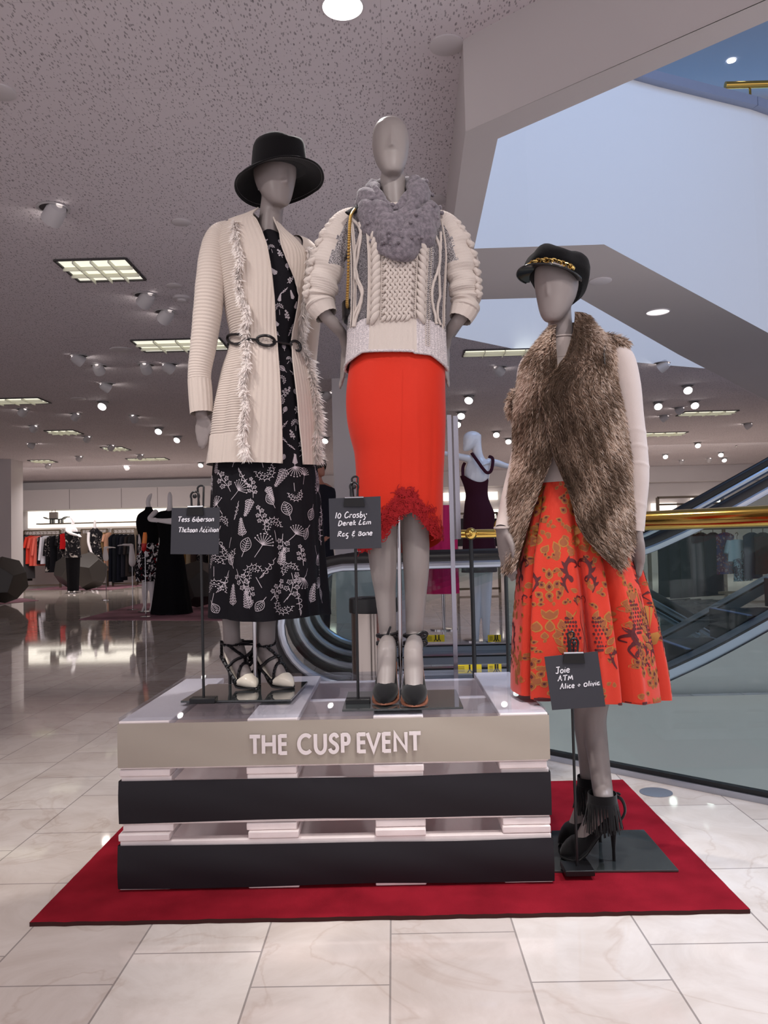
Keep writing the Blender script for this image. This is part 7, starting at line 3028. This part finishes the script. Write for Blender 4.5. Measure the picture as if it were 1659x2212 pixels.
GY = 23.0
rack('bronze clothes rail with the coral clothes, far left', 52, 130, GY, 1147)
rack('bronze clothes rail behind the print dress figure', 176, 232, GY, 1144)
rack('bronze clothes rail with long black clothes, right of the print dress', 243, 292, GY, 1143)
rack('bronze clothes rail under the long white glowing niche wall', 296, 445, GY + .6, 1141)
for u, vt, vb_, mt, lab, cat, nm, sl in (
        (56, 1155, 1255, cm((34, 32, 34)), 'black coat at the left end of the far left rail', 'coat', 'coat', .5), (62, 1155, 1250, cm((72, 70, 72)), 'charcoal coat second from the left end of the far left rail', 'coat', 'coat', .6),
        (69, 1157, 1218, cm((226, 70, 56)), 'orange-red blouse on the far left rail', 'blouse', 'blouse', .3), (77, 1158, 1222, cm((238, 104, 88)), 'coral blouse, left one of the two', 'blouse', 'blouse', .3),
        (86, 1158, 1222, cm((244, 118, 104)), 'coral long tunic in the middle of the far left rail', 'tunic', 'tunic', .5), (93, 1158, 1218, M_PRINTBW, 'dark studded top between coral and white', 'top', 'top', 0),
        (101, 1157, 1218, cm((226, 222, 232)), 'white long-sleeved shirt on the far left rail', 'shirt', 'shirt', .65), (111, 1158, 1236, M_PRINTBW, 'black floral jacket right of the white shirt', 'jacket', 'jacket', .5),
        (120, 1157, 1236, cm((24, 23, 28)), 'black dress right of the floral jacket', 'dress', 'dress', .0), (136, 1152, 1215, M_PRINTBW, 'dark print blouse right of the rail post', 'blouse', 'blouse', .3),
        (142, 1152, 1186, cm((200, 30, 34)), 'narrow red top beside the print figure', 'top', 'top', 0),
        (176, 1152, 1202, cm((150, 136, 124)), 'taupe jacket right of the print figure', 'jacket', 'jacket', .5), (184, 1152, 1204, cm((138, 124, 112)), 'brownish jacket left of the print dress', 'jacket', 'jacket', .5),
        (222, 1150, 1180, cm((224, 200, 164)), 'cream blouse right of the print dress', 'blouse', 'blouse', .3), (229, 1150, 1232, cm((150, 120, 82)), 'tan long dress above the small display hand', 'dress', 'dress', 0),
        (236, 1150, 1232, cm((222, 168, 140)), 'peach blouse left of the black clothes', 'blouse', 'blouse', .2), (246, 1154, 1256, cm((22, 24, 34)), 'long navy dress, left one on the black rail', 'dress', 'dress', 0),
        (254, 1154, 1258, cm((28, 30, 36)), 'long black dress, second on the black rail', 'dress', 'dress', 0), (263, 1154, 1254, cm((20, 22, 32)), 'long black dress, third on the black rail', 'dress', 'dress', 0),
        (272, 1154, 1246, cm((30, 30, 38)), 'dark jacket above the large display hand', 'jacket', 'jacket', .5), (282, 1154, 1244, cm((40, 34, 34)), 'dark brown coat right on the black rail', 'coat', 'coat', .5),
        (290, 1154, 1235, cm((24, 24, 28)), 'black coat at the right end of the black rail', 'coat', 'coat', .5)):
    garment(lab, cat, nm, u, vt, vb_, GY, mt, 68, .46, sl)
rack('bronze clothes rail behind the Tess card', 384, 452, 18.0, 1150)
for u, vt, vb_, mt, lab, cat, nm in ((397, 1160, 1234, cm((190, 186, 222)), 'pale lilac blouse seen below the Tess card', 'blouse', 'blouse'), (393, 1196, 1238, cm((26, 30, 44)), 'navy skirt hanging under the lilac blouse', 'skirt', 'skirt'),
                                     (408, 1160, 1236, cm((126, 92, 52)), 'brown print dress seen below the Tess card', 'dress', 'dress'), (418, 1160, 1234, cm((150, 136, 112)), 'beige print dress seen below the Tess card', 'dress', 'dress'),
                                     (441, 1165, 1245, M_PRINTBW, 'monochrome print dress right of the Tess sign pole', 'dress', 'dress'), (428, 1165, 1240, cm((60, 48, 44)), 'dark brown dress at the Tess sign pole', 'dress', 'dress')):
    garment(lab, cat, nm, u, vt, vb_, 18.0, mt, 40, .40, 0, 'clothes seen under the sign card')
# shelf with a curved bench stand and handbag on it
sh = MB()
a, b = at(78, 1132, 23.3), at(440, 1130, 23.3)
sh.box(((a.x + b.x) / 2, 23.45, a.z), (b.x - a.x, .3, .03))
tag(sh.build('shelf', M_RACK, smooth=False), 'long wall shelf above the far left racks', 'shelf')
c = at(122, 1132, 23.35)
t = thing('display_bench', 'low dark bench with upturned ends on the far shelf', 'bench', (c.x, 23.35, c.z + .015))
m = MB()
pts = [(-.34, .20), (-.24, .155), (.0, .14), (.18, .14), (.26, .185), (.36, .20)]
P_ = spline([(c.x + x, 23.35, c.z + z) for x, z in pts], 5)
for i in range(len(P_) - 1):
    m.bar(P_[i], P_[i + 1], .22, .022)
m.build('seat', M_BLKM, t, smooth=False)
for x in (-.16, -.08, .08, .17):
    m = MB()
    m.box((c.x + x, 23.35, c.z + .075), (.03, .12, .12))
    m.build('leg', M_BLKM, t, smooth=False)
hb = thing('handbag', 'small grey box handbag standing on the far bench', 'handbag', (c.x - .07, 23.35, c.z + .152))
m = MB()
m.box((c.x - .075, 23.34, c.z + .25), (.23, .11, .19))
m.build('body', mat('grey_leather', (134, 124, 118), .5), hb, bevel=.012)
m = MB()
m.tube([(c.x - .13, 23.34, c.z + .34)] + [(c.x - .075 + .055 * math.cos(R(a_)), 23.34, c.z + .35 + .09 * math.sin(R(a_))) for a_ in range(170, 5, -15)] + [(c.x - .02, 23.34, c.z + .34)], .008, 8)
m.build('handle', M_RACK, hb)

# --- racks and figures seen through the glass at the right
rack('grey clothes rail above the upper handrail, left part hidden', 1420, 1560, 15, 1075, 'clothes rails')
rack('grey clothes rail behind the escalator glass at right', 1400, 1690, 13.2, 1128)
for u, vt, vb_, mt, lab, cat, nm in ((1440, 1150, 1290, cm((24, 28, 38)), 'long dark dress behind the escalator glass, left one', 'dress', 'dress'), (1464, 1150, 1292, cm((30, 34, 44)), 'long dark dress behind the escalator glass, second', 'dress', 'dress'),
                                     (1488, 1150, 1290, cm((22, 26, 36)), 'long dark dress behind the escalator glass, third', 'dress', 'dress'), (1514, 1150, 1288, cm((34, 36, 46)), 'long dark coat behind the escalator glass, fourth', 'coat', 'coat'),
                                     (1540, 1150, 1286, cm((26, 30, 42)), 'long navy coat left of the red print dress', 'coat', 'coat'), (1566, 1150, 1240, print_cloth('red_navy_print', (70, 60, 110), (120, 50, 60), (150, 130, 140), 14), 'red and violet print dress behind the glass', 'dress', 'dress'),
                                     (1592, 1165, 1212, cm((176, 206, 220)), 'pale blue top behind the glass', 'top', 'top'), (1604, 1205, 1255, print_cloth('blue_print', (40, 50, 66), (110, 140, 156), (170, 200, 210), 16), 'blue print skirt below the pale blue top', 'skirt', 'skirt'),
                                     (1624, 1150, 1250, cm((52, 62, 80)), 'slate dress right of the pale blue top', 'dress', 'dress'), (1648, 1150, 1240, cm((60, 48, 44)), 'brown dress at the right edge behind the glass', 'dress', 'dress'),
                                     (1512, 1086, 1120, cm((20, 20, 24)), 'black garment between the two rising handrails', 'top', 'top'), (1530, 1084, 1118, cm((238, 236, 238)), 'white garment between the two rising handrails', 'top', 'top')):
    garment(lab, cat, nm, u, vt, vb_, 13.2 if vt > 1100 else 15, mt, 30, .46, .2 if 'top' in cat else 0, 'clothes behind the escalator')
# racks by the middle of the far wall
rack('black clothes rail beside the burgundy gown', 985, 1075, 16, 1110)
for u, mt, lab in ((992, cm((190, 186, 190)), 'pale blouse left of the burgundy gown'), (1001, cm((70, 66, 70)), 'grey jacket left of the burgundy gown'), (1070, cm((40, 38, 42)), 'dark jacket right of the burgundy gown')):
    garment(lab, 'jacket' if 'jacket' in lab else 'blouse', 'jacket' if 'jacket' in lab else 'blouse', u, 1120, 1180, 16, mt, 40, .4, .2, 'clothes by the burgundy gown')

# --- shopper half hidden behind the floral dress
PY_ = 8.6
pr_ = thing('person', 'shopper in dark clothes holding out a hand, mostly hidden behind the floral dress', 'person', (at(690, 1370, PY_).x, PY_, 0))
M_FLESH = mat('skin', (168, 112, 92), .5, spec=.35)
mb = MB()
ux = 684
head(mb, at(ux, 1030, PY_), .22, .15, .19, yaw=60, nose=.7)
limb(mb, px_limb([(ux, 1000, PY_, 11), (ux, 1032, PY_, 11), (ux, 1046, PY_, 18)]), 12, 4)
limb(mb, px_limb([(ux, 1044, PY_, 22), (ux, 1060, PY_, 38), (ux, 1110, PY_, 34), (ux, 1150, PY_, 30), (ux, 1190, PY_, 36), (ux, 1220, PY_, 30)]), 14, 4, flat=.65)
for s in (-1, 1):
    limb(mb, px_limb([(ux + s * 14, 1200, PY_, 18), (ux + s * 14, 1280, PY_, 13), (ux + s * 14, 1350, PY_, 9), (ux + s * 14, 1366, PY_ - .06, 8)]), 10, 4)
limb(mb, px_limb([(ux + 20, 1062, PY_ - .02, 12), (ux + 16, 1110, PY_ - .1, 10.5), (ux + 8, 1172, PY_ - .18, 9), (690, 1172, PY_ - .26, 8.5), (697, 1169, PY_ - .3, 7)]), 12, 5)
limb(mb, px_limb([(ux - 24, 1062, PY_, 12), (ux - 30, 1120, PY_, 10), (ux - 28, 1180, PY_ - .02, 8), (ux - 26, 1205, PY_ - .04, 7)]), 12, 4)
hand(mb, at(695, 1170, PY_ - .3), at(715, 1158, PY_ - .32), (0, .3, 1), (0, -1, .3), 1, n=6)
hand(mb, at(ux - 26, 1200, PY_ - .04), at(ux - 25, 1236, PY_ - .04), (.3, 1, 0), (1, 0, 0), 1, n=6)
body(mb, pr_, M_FLESH, .009)
m = MB()
PC = Surf([(1046, ux - 20, ux + 20, PY_, .10), (1058, ux - 40, ux + 40, PY_, .14), (1110, ux - 37, ux + 37, PY_, .16), (1160, ux - 34, ux + 34, PY_, .16), (1215, ux - 40, ux + 40, PY_, .18)])
PC.mesh(m, 1048, 1214, 20, 36)
m.build('jacket', cm((30, 28, 34)), pr_, angle=60)
m = MB()
for s in (-1, 1):
    limb(m, px_limb([(ux + s * 15, 1195, PY_, 22), (ux + s * 15, 1280, PY_, 17), (ux + s * 15, 1350, PY_, 14), (ux + s * 15, 1358, PY_, 13)]), 14, 4)
m.build('trousers', cm((24, 24, 32)), pr_, angle=60)
m = MB()
limb(m, px_limb([(ux + 20, 1058, PY_ - .02, 15), (ux + 16, 1110, PY_ - .1, 13), (ux + 7, 1170, PY_ - .19, 12), (688, 1173, PY_ - .25, 10.5)]), 14, 5)
m.build('sleeve', cm((30, 28, 34)), pr_, angle=60)
m = MB()
for k in range(8):
    m.ball(at(ux, 1008, PY_) + V((.02 * math.cos(k * .8), .02 + .02 * math.sin(k * .8), .02)), (.085, .10, .10), 12, 8)
m.build('hair', cm((40, 28, 22)), pr_)
# camera-shaped handset in the fingers is hidden by the sign card
